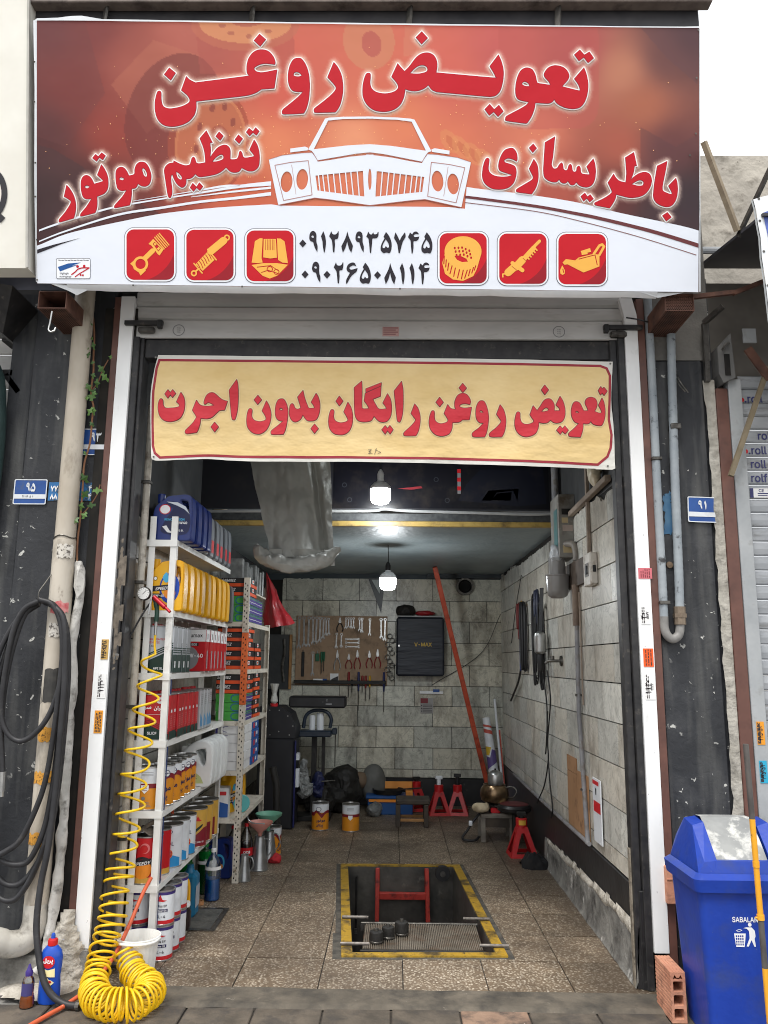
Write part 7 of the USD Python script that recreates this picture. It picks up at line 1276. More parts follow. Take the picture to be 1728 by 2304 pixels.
jr = Thing('jar', 'dark jar with a torn label and plastic wrap beside the drain cover', 'jar',(-1.19,.80,.001)); jr.part('glass', MB().lathe([(0,0),(.045,.002),(.05,.02),(.05,.09),(.04,.11),(.036,.12)],(-1.19,.78,.008),20), plain('dark_glass', S(38,30,30), rough=.15), smooth=40); jr.part('lid', MB().lathe([(.042,.118),(.044,.122),(.042,.14),(0,.141)],(-1.19,.78,.008),20), M_WHITE); jr.part('label', on_cyl(sbox(-.04,.035,.03,.085),-1.19,.78,.0505), M_STK_W)
def water_bottle(label, loc, liquid, fill, group=None, capm=None):
    t = Thing('water_bottle', label, 'bottle', loc,0, group)
    P = [(0,.002),(.046,.002),(.050,.010)]
    for k in range(9): P += [(.050,.02 + k * .018),(.0475,.029 + k * .018)]
    P += [(.050,.185),(.047,.215),(.034,.25),(.016,.275),(.0145,.285),(.0145,.295)]
    t.part('body', MB().lathe(P, n=24), M_CLEAR, local=True, smooth=35)
    t.part('liquid', MB().lathe([(0,.004),(.044,.004),(.0465,.012),(.0462, fill),(0, fill)], n=24), liquid, local=True, smooth=40)
    t.part('cap', MB().lathe([(.016,.288),(.0165,.306),(.014,.309),(0,.309)], n=16), capm or M_WHITE, local=True, smooth=40)
    t.part('label', MB().lathe([(.0508,.185),(.0498,.205)], n=24), M_STK_W, local=True)
    return t
M_LB = usdkit.material(stage, '/World/Looks/blue_liquid', {'p': ('principled_bsdf', {'base_color': S(24,130,214), 'roughness': .1, 'transmission_weight': .45, 'ior': 1.33})}, [], surface='p.BSDF')
M_LG = usdkit.material(stage, '/World/Looks/green_liquid', {'p': ('principled_bsdf', {'base_color': S(20,140,60), 'roughness': .1, 'transmission_weight': .5, 'ior': 1.33})}, [], surface='p.BSDF')
water_bottle('clear bottle part filled with blue liquid, standing out on the floor beside the shelf',(-1.15,1.37,.001), M_LB,.13)
gp = water_bottle('green liquid bottle nearest the aisle, behind the blue one',(-1.235,1.52,.001), M_LG,.262, 'bottles of green liquid under the shelf', plain('green_cap', S(40,150,70)))
gp.copy('green liquid bottle tucked behind the yellow jug under the shelf',(-1.28,1.18,.001),0, 'bottles of green liquid under the shelf'); gp.copy('green liquid bottle at the wall under the shelf',(-1.33,1.36,.001),0, 'bottles of green liquid under the shelf')
tb = Thing('teal_jug', 'teal blue plastic jug on the floor between the yellow jug and the green bottles', 'jug',(-1.215,1.04,0)); tb.part('body', MB().box(-1.27,-1.165,.97,1.09,.001,.25,.02), plain('teal_plastic', S(20,96,130), rough=.3)); tb.part('neck', MB().lathe([(.03,.25),(.02,.275),(.02,.29),(0,.29)],(-1.215,1.03,0),16), plain('teal_plastic', None)); tb.part('label', MB().box(-1.165,-1.1635,.985,1.075,.06,.18), M_SILP)
rc = Thing('tape_ring', 'small tan ring lying on the floor in front of the green bottles', 'ring',(-1.2,1.25,0)); rc.part('ring', MB().lathe([(.020,0),(.030,0),(.030,.022),(.020,.022),(.020,0)],(-1.205,1.262,.002),20), plain('tan_tape', S(186,132,88)))

# ---------------------------------------------------------------- second, slotted angle shelving
s2 = Thing('slotted_shelving', 'cream slotted angle shelving with an orange stretch on its front leg, stacked with filter boxes', 'shelving',(-1.24,2.25,0))
M_CRM = mat('cream_slotted_angle', S(196,188,174), S(214,207,194), sc=7, rough=.5, dirt=S(130,112,92), dsc=16, dlo=.58, dhi=.7); M_ORA = mat('orange_slotted_angle', S(206,96,44), S(222,112,56), sc=7, rough=.5)
def slotted(x, y, z0, z1, m, nm, sx=-1, sy=1):
    u = s2.part(nm, angle(MB(), x, y, z0, z1, sx, sy,.042,.003), m); hm_ = MB(); z = z0 + .02
    while z < z1 - .02:
        for k in ((.014,.030) if sx else ()): hm_.flat(ell(x + sx * k, z + (.014 if k > .02 else 0),.0038,.0075,8),(0, y - sy * .0006,0),(1,0,0),(0,0,1))
        hm_.flat(ell(y + sy * .024, z + .007,.004,.0075,8),(x - sx * .0006,0,0),(0,1,0),(0,0,1)); z += .040
    s2.part('slots', hm_, M_HOLE, parent=u, kind='stuff')
slotted(-1.058,1.76,0,1.19, M_CRM, 'front_leg'); slotted(-1.058,1.76,1.192,1.7, M_ORA, 'front_leg'); slotted(-1.058,1.76,1.702,2.1, M_CRM, 'front_leg')
slotted(-1.058,2.8,0,1.8, M_CRM, 'rear_leg',-1,-1); s2.part('wall_leg', angle(MB(),-1.4,1.76,0,2.1,1,1,.042,.003), M_CRM); s2.part('wall_leg', angle(MB(),-1.4,2.8,0,2.1,1,-1,.042,.003), M_CRM)
L2 = [1.777,1.437,1.078,.738,.42]
for z in L2: s2.part('shelf_board', MB().box(-1.398,-1.062,1.766,2.79, z - .014, z,.001), M_CRM); s2.part('shelf_lip', MB().box(-1.0615,-1.0585,1.8,2.76, z - .03, z + .001), M_CRM); s2.part('end_lip', MB().box(-1.395,-1.1,1.7625,1.7655, z - .032, z + .001), M_CRM)
def fbox(label, loc, w, l, h, front, side, prints, group, rz=0):
    t = Thing('filter_box', label, 'box', loc, rz, group); t.part('carton', MB().box(-w / 2, w / 2,0, l,.0005, h - .001,.002), front, local=True)
    t.part('long_side', MB().flat(sbox(.002,.003, l - .002, h - .003),(w / 2 + .0006,0,0),(0,1,0),(0,0,1)), side, local=True)
    for nm, face, poly, m_, off in prints:
        t.part(nm, MB().flat(poly,(0,-.0006 - off,0),(1,0,0),(0,0,1)) if face == 'f' else MB().flat(poly,(w / 2 + .0006 + off,0,0),(0,1,0),(0,0,1)), m_, local=True)
    return t
M_BKB = plain('black_carton', S(34,32,34), rough=.5); M_ORB = plain('orange_carton', S(224,82,36), rough=.5); M_GRB = plain('green_carton', S(70,160,64), rough=.5); M_PUB = plain('violet_carton', S(70,60,132), rough=.5); M_WHB = plain('white_carton', S(222,222,222), rough=.5); M_BLB = plain('blue_carton', S(36,88,160), rough=.5)
W_, D_, H_ = .21,.30,.066
bz = text('SABAREZ',.020,-.10,.036); bz = affinity.skew(affinity.scale(bz,.8,1, origin=(-.10,.036)),10,0)
pr_o = [('orange_band', 'f', sbox(-W_ / 2 + .001,.002, W_ / 2 - .001,.026), M_ORB,.0003),('name', 'f', bz, M_WHITE,.0006),('orange_side', 's', sbox(.002,.002, D_ - .002,.026), M_ORB,.0004),('side_mark', 's', rrect(.10,.034,.17,.060,.003), M_WHITE,.0005),('side_mark_bar', 's', sbox(.115,.04,.155,.055), M_ORB,.0009)]
pr_gp = [('corner_arc', 'f', LineString(catmull([(.06,.006),(.02,.010),(.005,.03),(.02,.052),(.06,.056)],4)).buffer(.003), M_BLB,.0005),('side_stripe', 's', sbox(.002,.046, D_ - .002,.051), M_GRB,.0004),('side_stripe', 's', sbox(.002,.022, D_ - .002,.025), M_WHITE,.0004)]
def stack(make, proto, n, x, y, z, h, what, where, group):
    names = {1: ['only'],2: ['top', 'bottom'],3: ['top', 'middle', 'bottom'],5: ['top', 'second from top', 'middle', 'second from bottom', 'bottom'],6: ['top', 'second from top', 'third from top', 'third from bottom', 'second from bottom', 'bottom']}[n]
    for k in range(n):
        l_ = f'{what}, {names[n - 1 - k]} {where}'; loc = (x + rng.uniform(-.004,.004), y + rng.uniform(-.004,.004), z + k * h + .0006); rz = rng.uniform(-.02,.02)
        if proto is None: proto = make(l_, loc, group, rz)
        else: proto.copy(l_, loc, rz, group)
    return proto
mk_o = lambda l, p, g, r: fbox(l, p, W_, D_, H_, M_BKB, M_BKB, pr_o, g, r); mk_g = lambda l, p, g, r: fbox(l, p, W_, D_, H_ * .95, M_GRB, M_PUB, pr_gp, g, r)
GO, GG = 'orange and black filter boxes', 'green and violet filter boxes'
xb = -1.166
pg_ = stack(mk_g, None,3, xb,1.775, L2[0],.063, 'green and violet filter box', 'front stack of the top slotted shelf', GG)
po_ = stack(mk_o, None,2, xb,1.775, L2[0] + .19,.066, 'orange and black filter box', 'of the pair,  top slotted shelf', GO)
stack(mk_o, po_,5, xb - .012,1.775, L2[1],.0665, 'orange and black filter box', 'front stack of the second slotted shelf', GO)
stack(mk_g, pg_,3, xb,1.775, L2[2],.063, 'green and violet filter box', 'front stack of the third slotted shelf', GG); stack(mk_o, po_,2, xb,1.775, L2[2] + .19,.066, 'orange and black filter box', 'of the pair,  third slotted shelf', GO)
stack(mk_o, po_,3, xb,2.1, L2[1],.0665, 'orange and black filter box', 'rear stack of the second slotted shelf', GO); stack(mk_g, pg_,3, xb,2.1, L2[0],.063, 'green and violet filter box', 'rear stack of the top slotted shelf', GG); stack(mk_o, po_,5, xb,2.1, L2[2],.0665, 'orange and black filter box', 'rear stack of the third slotted shelf', GO)
pr_wp = [('violet_end', 'f', sbox(-.10,.003,-.06,.06), M_PUB,.0004),('red_tab', 'f', sbox(-.058,.01,-.052,.05), M_REDP,.0005),('loop_mark', 'f', LineString(catmull([(-.02,.012),(-.045,.02),(-.045,.045),(-.01,.05)],4)).buffer(.0018), M_PUB,.0005)]
stack(lambda l, p, g, r: fbox(l, p, W_, D_,.062, M_WHB, M_WHB, pr_wp, g, r), None,5, xb,1.775, L2[3],.0625, 'white and violet filter box', 'in the stack on the fourth slotted shelf', 'white and violet filter boxes')
pr_bl = [('red_mark', 's', sbox(.05,.01,.12,.05), M_REDP,.0004),('white_mark', 's', sbox(.16,.02,.22,.045), M_WHITE,.0004)]
stack(lambda l, p, g, r: fbox(l, p, W_, D_,.062, M_BLB, M_BLB, pr_bl, g, r), None,5, xb + .006,2.1, L2[3],.0625, 'blue and red filter box', 'in the stack behind the white ones', 'blue and red filter boxes')
row(lambda l, p, r: jug(l, p, M_YELJ, M_YELJ, lab_y, 'yellow jugs on the lowest slotted shelf', rz=r + 1.2),2, '{} yellow jug on the lowest slotted shelf',-1.2,2.02,.16, L2[4], rzj=.1, group='yellow jugs on the lowest slotted shelf')
fb = fbox('small white and blue carton at the front of the lowest slotted shelf',(-1.19,1.79, L2[4]),.075,.12,.20, M_WHB, M_WHB, [('blue_base', 'f', Polygon([(-.036,.003),(.036,.003),(.036,.09),(-.036,.11)]), M_BLB,.0004),('red_mark', 'f', rrect(-.025,.15,.02,.175,.003), M_REDP,.0005)], None,.1)
cdsk = Thing('turquoise_lid', 'turquoise round lid leaning beyond the slotted leg', 'lid',(-1.1,2., L2[4])); cdsk.part('disc', MB().lathe([(0,-.006),(.058,-.006),(.062,0),(.058,.006),(0,.006)], n=24, M=lambda v: np.column_stack([-1.095 + v[:,0] * .9,1.99 + v[:,2] + v[:,0] * .4, L2[4] + .064 + v[:,1]])), plain('turquoise_plastic', S(90,176,176), rough=.4), smooth=40)
# clear plastic bottles on top
ct = Thing('plastic_tubes', 'dusty clear plastic sleeves standing on the top of the slotted shelving', 'plastic sleeves',(-1.2,2.2,2.03))
for i in range(9): ct.part('sleeve', MB().box(-1.3 + .02 * rng.random(),-1.13 + .03 * rng.random(),1.82 + i * .1,1.86 + i * .1,2.03,2.21 + .05 * rng.random(),.008), mat('cloudy_plastic', S(96,98,98), S(132,134,132), sc=16, rough=.35))
s2.part('shelf_board', MB().box(-1.398,-1.1,1.8,2.79,2.016,2.03,.001), M_CRM)
# ---------------------------------------------------------------- things inside
def crumple(V, amp, sc, seed):
    n_ = np.stack([meshkit.fbm(V * sc + 7 * k,4, seed + k) - .5 for k in range(3)],-1); return V + n_ * amp
tarp = Thing('hanging_tarpaulin', 'crumpled grey tarpaulin hanging from above with a rolled bottom edge', 'tarpaulin',(-.62,1.05,2.1))
U, Vv = np.meshgrid(np.linspace(0,1,70), np.linspace(0,1,60)); zt = 3.25 - 1.1 * Vv; t_ = np.clip((3.25 - zt) / 1.1,0,1)
xl = -1.06 + .26 * t_; xr = -.455 + .055 * t_
yy = 1.02 + .035 * np.sin(U * 6.5 + Vv * 2.2) * (.35 + .65 * U) + .010 * np.sin(U * 17 - Vv * 5.5) * Vv + .05 * (U - .5)
P = np.dstack([xl + (xr - xl) * U, yy, zt]); fold = np.clip(1 - np.abs(U - .80 - .12 * (Vv - .5)) / .07,0,1); P[...,1] += .05 * fold
P = crumple(P,.05,4.,40)
def ridged(V, amp, sc, seed, ax):
    n_ = meshkit.noise(V * sc + seed) ; m_ = meshkit.noise(V * sc * 2.1 + seed + 9); r_ = np.abs(2 * n_ - 1) * .7 + np.abs(2 * m_ - 1) * .3; return V + r_[..., None] * amp * np.array(ax)
P = ridged(P,.035, np.array([7.,2.,3.2]),3,(0,-1,0)); P = ridged(P,.010, np.array([16.,5.,11.]),8,(.3,-1,0))
M_TARP = mat('grey_tarpaulin', S(134,135,131), S(152,153,148), sc=4, rough=.5, bump=.35, bsc=14, bd=.02, spec=.6)
tarp.part('sheet', MB().add(P.reshape(-1,3), [(j * 70 + i, j * 70 + i + 1,(j + 1) * 70 + i + 1,(j + 1) * 70 + i) for j in range(59) for i in range(69)]), M_TARP, smooth=35)
m_ = MB().tube(catmull([(-.885,1.,2.215),(-.85,.98,2.16),(-.78,.96,2.115),(-.66,.95,2.095),(-.52,.955,2.105),(-.43,.97,2.14),(-.375,1.,2.2)],12), [.016 + .030 * math.sin(min(1, i / 14) * 1.57) * (1 if i < 60 else max(.35,(73 - i) / 13)) for i in range(73)],40); v_, f_ = m_.arr()
tarp.part('rolled_hem',(ridged(ridged(crumple(v_,.035,9,60),.035,15.,5,(.3,-.8,.8)),.012,34.,2,(0,-1,.6)), f_), M_TARP, smooth=28)
tarp.part('hem_strip', MB().add(crumple(np.array([(-.83 + .45 * u,.985 - .02 * v - .018 * math.sin(u * 14),2.1 + .10 * v) for v in np.linspace(0,1,8) for u in np.linspace(0,1,40)]),.03,14,70), [(j * 40 + i, j * 40 + i + 1,(j + 1) * 40 + i + 1,(j + 1) * 40 + i) for j in range(7) for i in range(39)]), M_TARP, smooth=True)

M_GLOW = usdkit.material(stage, '/World/Looks/lamp_glow', {'e': ('emission', {'color': (.92,.97,1.), 'strength': LAMP_WATTS})}, [], surface='e.emission')
M_BULB = plain('bulb_white_plastic', S(222,224,226), rough=.35)
def bulb(label, x, y, z, top, dark):
    t = Thing('bulb', label, 'light bulb',(x, y, z))
    t.part('globe', MB().lathe([(0,-.078),(.03,-.076),(.055,-.066),(.066,-.045),(.070,-.01),(.070,.025)],(x, y, z),28), M_GLOW, smooth=50)
    t.part('collar', MB().lathe([(.071,.025),(.068,.045),(.048,.068),(.026,.080),(.022,.092),(0,.092)],(x, y, z),28), M_BULB, smooth=40)
    t.part('socket', MB().lathe([(.021,.090),(.023,.13),(.016,.15),(.006,.165),(0,.166)],(x, y, z),18), M_BLK if dark else M_BULB, smooth=40)
    t.part('cord', MB().tube([(x, y, z + .16),(x + .004, y,(z + top) / 2),(x, y, top)],.004,6), M_BLK)
bulb('lit white bulb hanging nearest the entrance, in front of the dark panel',-.098,1.2,2.62,3.3, False)
bulb('lit white bulb hanging deeper in, under the low ceiling',-.054,2.6,2.165, ZC, True)
# dark printed panel on the mezzanine front
ps = Thing('printed_panel', 'dark printed car panel on the mezzanine front above the low ceiling', 'poster',(.3,1.625,2.6))
ps.part('sheet', MB().box(-.45,1.12,1.6265,1.6305,2.6,3.25), plain('dark_glossy_print', S(16,16,23), rough=.25))
def pp(nm, poly, m_): ps.part(nm, MB().flat(poly,(0,1.6258,0),(1,0,0),(0,0,1)), m_)
M_DG, M_DB = plain('dim_grey_print', S(50,52,58), rough=.25), plain('dim_navy_print', S(20,23,36), rough=.25)
pp('car_body', Polygon([(.46,2.66),(.52,2.78),(.62,2.89),(1.08,2.9),(1.1,2.64),(.9,2.62)]), M_DB); pp('headlight', Polygon([(.63,2.66),(.68,2.735),(.90,2.75),(.89,2.66),(.86,2.735),(.74,2.72),(.70,2.66)]).buffer(0), M_DG); pp('grille', Polygon([(.70,2.665),(.745,2.715),(.85,2.725),(.84,2.66)]), M_BLKG)
pp('red_streak', Polygon([(.02,2.745),(.19,2.765),(.20,2.75),(.12,2.738)]), plain('dim_red_print', S(130,44,50), rough=.25)); pp('post_base', sbox(.455,2.71,.48,2.89), M_GREYP); ps.part('post_bands', MB().flat(unary_union([sbox(.454,2.735 + k * .065,.481,2.765 + k * .065) for k in range(3)]),(0,1.6252,0),(1,0,0),(0,0,1)), M_REDP)
for x, z in ((-.37,2.77),(.30,2.815),(-.33,2.66),(.38,2.66)): pp('bolt_circle', ell(x, z,.018,.018,16).difference(ell(x, z,.013,.013,16)), M_DG)

# right wall fittings
gb_ = Thing('wall_cabinet', 'narrow grey metal cabinet with stickers high on the right wall', 'cabinet',(1.15,1.3,2.2))
gb_.part('case', MB().box(1.085,1.198,1.16,1.42,2.19,2.615,.004), mat('dusty_grey_cabinet', S(118,116,112), S(142,140,135), sc=5, rough=.55, dirt=S(92,82,70), dsc=8)); gb_.part('side_window', MB().box(1.0825,1.0845,1.19,1.3,2.26,2.52), plain('teal_glass', S(84,124,126), rough=.3))
for nm, x0, x1, z0, z1, m_ in (('vent',1.108,1.175,2.475,2.515, M_BLKG),('sticker',1.108,1.148,2.42,2.455, plain('cream_sticker', S(186,168,130))),('sticker',1.112,1.178,2.365,2.405, plain('grey_pink_sticker', S(168,152,144))),('rating_label',1.112,1.18,2.22,2.27, plain('cream_sticker', None))): gb_.part(nm, MB().box(x0, x1,1.157,1.1595, z0, z1), m_)
jl = Thing('grey_hood', 'grey plastic hood with elbow pipe under the wall cabinet', 'hood',(1.07,1.25,1.93))
M_GH = plain('grey_hood_plastic', S(126,124,122), rough=.22)
jl.part('hood', MB().lathe([(0,1.925),(.04,1.928),(.064,1.945),(.073,1.975),(.076,2.06),(.077,2.075)],(1.085,1.25,0),28), M_GH, smooth=50); jl.part('flange', MB().lathe([(.077,2.072),(.080,2.075),(.080,2.082),(.058,2.084)],(1.085,1.25,0),28), M_GH); jl.part('neck', MB().lathe([(.056,2.083),(.055,2.195),(.045,2.21),(.034,2.22),(0,2.22)],(1.085,1.25,0),24), M_GH, smooth=50)
jl.part('elbow_pipe', MB().tube(catmull([(1.09,1.24,2.21),(1.1,1.22,2.25),(1.125,1.18,2.275),(1.16,1.13,2.275),(1.175,1.1,2.25),(1.178,1.08,2.2),(1.178,1.08,2.16)],6),.023,14), mat('dusty_pipe_grey', S(112,106,100), S(134,128,120), sc=10, rough=.5), smooth=50)
jl.part('plastic_wrap',(crumple(np.asarray(trimesh.creation.icosphere(3).vertices) * [.042,.042,.055] + [1.07,1.22,2.22],.05,18,80), np.asarray(trimesh.creation.icosphere(3).faces)), plain('crumpled_clear_wrap', S(176,180,184), rough=.3), smooth=True)
bd_ = Thing('mounting_board', 'dark brown mounting board behind the grey hood on the right wall', 'board',(1.18,1.1,2.)); bd_.part('board', MB().box(1.165,1.1845,.80,1.45,1.99,2.155,.003), mat('dark_brown_board', S(66,56,48), S(88,76,66), sc=8, rough=.7)); bd_.part('switch', MB().box(1.1,1.163,1.4,1.46,2.03,2.1,.004), mat('tan_switch', S(150,116,84), S(160,128,96), sc=9))
br_ = Thing('breaker_box', 'grimy white breaker box on the right wall near the entrance', 'breaker box',(1.18,.67,1.96)); br_.part('case', MB().box(1.145,1.184,.59,.76,1.955,2.15,.006), mat('grimy_white_plastic', S(190,184,174), S(208,203,194), sc=9, rough=.5, dirt=S(128,110,88), dsc=14)); br_.part('opening', MB().box(1.1435,1.146,.63,.72,2.01,2.09), plain('shadow_grey', S(92,88,82))); br_.part('breaker', MB().box(1.137,1.145,.655,.695,2.025,2.075,.002), M_BLK); br_.part('front_cover', MB().box(1.15,1.184,.584,.589,1.965,2.14), mat('grimy_white_plastic', None)); br_.part('toggle', MB().box(1.158,1.176,.578,.584,2.03,2.07,.002), M_BLK)  # the opening is a flat panel, its inner shade painted grey
wp = Thing('conduit', 'grey conduit running down the right wall and along the top of the skirting', 'conduit',(1.17,1.09,.43))
M_CDT = mat('grey_conduit', S(118,118,122), S(138,138,140), sc=8, rough=.5, dirt=S(104,92,78), dsc=12)
wp.part('riser', MB().tube([(1.165,1.08,1.75),(1.165,1.1,1.2),(1.165,.98,.445)],.0145,12), M_CDT, smooth=50); wp.part('upper_riser', MB().cyl((1.165,1.08,2.),(1.165,1.08,1.74),.024,14), mat('brown_stained_pipe', S(104,88,76), S(130,112,96), sc=10, rough=.6), smooth=40); wp.part('run', MB().tube([(1.166,.95,.452),(1.166,2.2,.447),(1.166,4.,.450)],.013,10), M_CDT); wp.part('clip', MB().box(1.146,1.184,1.085,1.115,1.3,1.315,.002), M_DSTEEL); wp.part('clip', MB().box(1.146,1.184,1.02,1.05,.74,.755,.002), M_DSTEEL)
ba = Thing('wooden_batten', 'wooden batten nailed along the top of the tiles on the right wall', 'batten',(1.17,.7,2.5)); M_WOOD = mat('stained_batten', S(122,108,96), S(150,136,122), sc=12, rough=.8, stretch=(1,.3,1))
ba.part('long_batten', MB().bar((1.165,.20,2.505),(1.165,1.15,2.475),.034,.034, b=.003), M_WOOD); ba.part('upright_batten', MB().bar((1.174,.72,2.16),(1.174,.71,2.95),.02,.03, up=(0,1,0), b=.002), M_WOOD); ba.part('upright_batten', MB().bar((1.177,1.035,1.95),(1.177,1.03,1.25),.008,.016, up=(0,1,0), b=.002), M_WOOD)  # the lower thin strip stands in for a brown stain behind the pipe
vp_ = Thing('vent_pipe', 'dark grey vertical pipe at the end of the mezzanine on the right wall', 'pipe',(1.16,1.6,2.4)); vp_.part('pipe', MB().cyl((1.155,1.58,2.4),(1.155,1.58,3.3),.026,14), M_CDT, smooth=40); vp_.part('joint', MB().cyl((1.155,1.58,2.37),(1.155,1.58,2.43),.031,14), M_DSTEEL, smooth=40)
wbg = Thing('white_bag', 'crumpled pale bag tucked above the batten by the entrance', 'bag',(1.15,.3,2.6)); ic = trimesh.creation.icosphere(3); wbg.part('bag',(crumple(np.asarray(ic.vertices) * [.035,.06,.09] + [1.15,.42,2.6],.06,14,90), np.asarray(ic.faces)), mat('yellowed_plastic', S(188,176,150), S(206,196,174), sc=9, rough=.5), smooth=True)
cb1 = Thing('cable_bundle', 'bundle of red, yellow and blue black cables looped on the right wall', 'cables',(1.16,3.2,1.4))
def loops(t, nm, y, z1, z0, n, m_, w, x=1.165, r=.008, seed=0):
    q = np.random.default_rng(seed); mb = MB()
    for k in range(n):
        a, b_, ww = z1 - q.uniform(0,.05), z0 + q.uniform(0,.10), w * q.uniform(.5,1); xx = x - q.uniform(0,.035)
        mb.tube(catmull([(xx, y - ww,(a + b_) / 2),(xx, y - ww * .8, a - .06),(xx, y, a),(xx, y + ww * .8, a - .06),(xx, y + ww,(a + b_) / 2),(xx, y + ww * .7, b_ + .05),(xx, y, b_),(xx, y - ww * .7, b_ + .05)],5, closed=True), r,6, closed=True)
    t.part(nm, mb, m_, smooth=True)
loops(cb1, 'red_cable',3.34,2.06,1.72,3, plain('maroon_cable', S(104,34,34)),.03, r=.010, seed=1); loops(cb1, 'yellow_cable',3.27,2.07,1.78,1, plain('yellow_cable', S(200,160,50)),.02, seed=2); loops(cb1, 'blue_cable',3.27,1.86,1.42,2, plain('blue_cable', S(42,58,128)),.025, seed=3); loops(cb1, 'black_cable',3.12,2.06,1.4,7, M_BLK,.085, r=.011, seed=4)
cb1.part('loose_end', MB().tube(catmull([(1.15,3.25,1.5),(1.15,3.45,1.35),(1.155,3.8,1.22),(1.16,4.05,1.14)],6),.010,6), M_BLK)
cb2 = Thing('cable_bundle', 'long black cables hung under the grey hood, trailing down to the skirting', 'cables',(1.16,2.4,1.3))
loops(cb2, 'cable_loop',2.5,2.06,1.32,5, M_BLK,.11, r=.006, seed=6); loops(cb2, 'cable_loop',2.25,1.98,1.26,4, M_BLK,.10, r=.006, seed=7); loops(cb2, 'strap',2.42,2.09,1.78,4, plain('navy_strap', S(34,40,62)),.05, r=.012, seed=8)
for pts in ([(1.15,2.2,1.4),(1.15,2.1,1.2),(1.15,2.12,1.),(1.15,2.2,.83),(1.15,2.14,.95),(1.155,2.1,1.15)], [(1.15,2.05,1.45),(1.15,1.95,1.24),(1.15,2.1,.95),(1.15,2.1,.80),(1.155,2.3,.6),(1.155,2.55,.46),(1.15,2.62,.41)], [(1.15,2.1,.80),(1.15,2.05,.62),(1.15,1.98,.48),(1.15,2.05,.40)]): cb2.part('trailing_cable', MB().tube(catmull(pts,7),.0055,6), M_BLK, smooth=True)
il = Thing('inspection_lamp', 'grey metal inspection lamp hanging among the black cables', 'inspection lamp',(1.12,2.12,1.56)); il.part('shade', MB().lathe([(0,1.575),(.030,1.575),(.046,1.59),(.048,1.7),(.042,1.725),(.02,1.74),(0,1.742)],(1.115,2.12,0),24), mat('worn_aluminium', S(150,150,148), S(172,172,170), sc=12, rough=.35, metal=.8), smooth=40); il.part('handle', MB().lathe([(.014,1.44),(.022,1.46),(.026,1.53),(.020,1.575)],(1.115,2.12,0),16), M_BLK, smooth=40); il.part('strap', MB().bar((1.125,2.14,1.73),(1.15,2.18,2.08),.03,.008), M_BLK)
tpv = Thing('tap', 'small metal tap sticking out of the right wall', 'tap',(1.15,1.67,1.52)); tpv.part('flange', MB().lathe([(0,0),(.038,0),(.034,.012),(0,.012)], n=18, M=lambda v: np.column_stack([1.185 - v[:,2],1.67 + v[:,0],1.52 + v[:,1]])), M_DSTEEL); tpv.part('spout', MB().tube(catmull([(1.18,1.67,1.52),(1.13,1.68,1.52),(1.09,1.7,1.518),(1.075,1.7,1.5)],5),.011,10), M_DSTEEL, smooth=True); tpv.part('knob', MB().cyl((1.12,1.68,1.53),(1.12,1.68,1.555),.014,8), M_DSTEEL)
kb = Thing('cardboard', 'greasy brown cardboard sheets fixed low on the right wall', 'cardboard',(1.18,1.3,.45)); M_CARD = mat('greasy_cardboard', S(148,110,76), S(166,126,90), sc=3, rough=.85, dirt=S(66,46,34), dsc=4.5, dlo=.54, dhi=.7)
for y0, y1, z0, z1 in ((1.29,1.57,.44,.80),(.985,1.285,.455,.83),(1.29,1.57,.803,.90)): kb.part('sheet', MB().box(1.178,1.1835, y0, y1, z0, z1), M_CARD)
wsn = Thing('wall_sign', 'narrow white sign with red bars propped against the right wall', 'sign',(1.175,.72,.52)); wsn.part('board', MB().box(1.17,1.176,.655,.835,.50,.85), M_WHT); wsn.part('red_bar', MB().add(np.array([(1.1692, y, z) for (y, z) in ((.69,.815),(.83,.815),(.83,.838),(.69,.838))]), [(3,2,1,0)]), M_REDP); wsn.part('red_panel', MB().add(np.array([(1.1692, y, z) for (y, z) in ((.665,.665),(.82,.665),(.82,.725),(.665,.725))]), [(3,2,1,0)]), M_REDP); wsn.part('black_mark', MB().add(np.array([(1.1692, y, z) for (y, z) in ((.75,.76),(.77,.76),(.775,.80),(.745,.795))]), [(3,2,1,0)]), M_BLACKP)
bgc = Thing('black_rag', 'crumpled black rag on the floor at the foot of the cement curb', 'rag',(1.1,2.35,0)); xx, yy = np.meshgrid(np.linspace(-1,1,26), np.linspace(-1,1,22)); hz_ = .10 * np.clip(1 - (xx * .9) ** 2 - yy ** 2,0,1) ** .7 * (.35 + 1.1 * meshkit.fbm(np.dstack([xx * 2.3, yy * 2.3, xx * 0]),4,17)); bgc.part('cloth', MB().add(np.dstack([1.075 + xx * .105,2.35 + yy * .13, hz_ + .001]).reshape(-1,3), [(j * 26 + i, j * 26 + i + 1,(j + 1) * 26 + i + 1,(j + 1) * 26 + i) for j in range(21) for i in range(25)]), plain('black_cloth', S(20,20,22), rough=.95), smooth=True)
lb_ = Thing('junction_box', 'beige junction box high on the left wall', 'junction box',(-1.38,2.1,2.7)); lb_.part('box', MB().box(-1.418,-1.33,2.02,2.16,2.64,2.8,.012), mat('beige_plastic', S(150,136,112), S(168,154,130), sc=8)); lb_.part('cord', MB().tube(catmull([(-1.38,2.1,2.8),(-1.36,2.,2.86),(-1.4,1.8,2.95),(-1.4,1.5,3.1)],5),.006,6), M_BLK)
for pts, nm in (([(1.17,3.3,2.3),(1.17,3.7,2.),(1.17,4.,1.7)], 'thin wire drooping down the far right wall'),([(1.17,4.8,2.03),(.95,4.86,1.6),(.42,4.87,1.26)], 'sagging wire from the back corner to the strip under the cabinet')):
    w_ = Thing('wire', nm, 'wire', pts[0]); w_.part('strand', MB().tube(catmull(pts,8),.004,5), M_BLK)

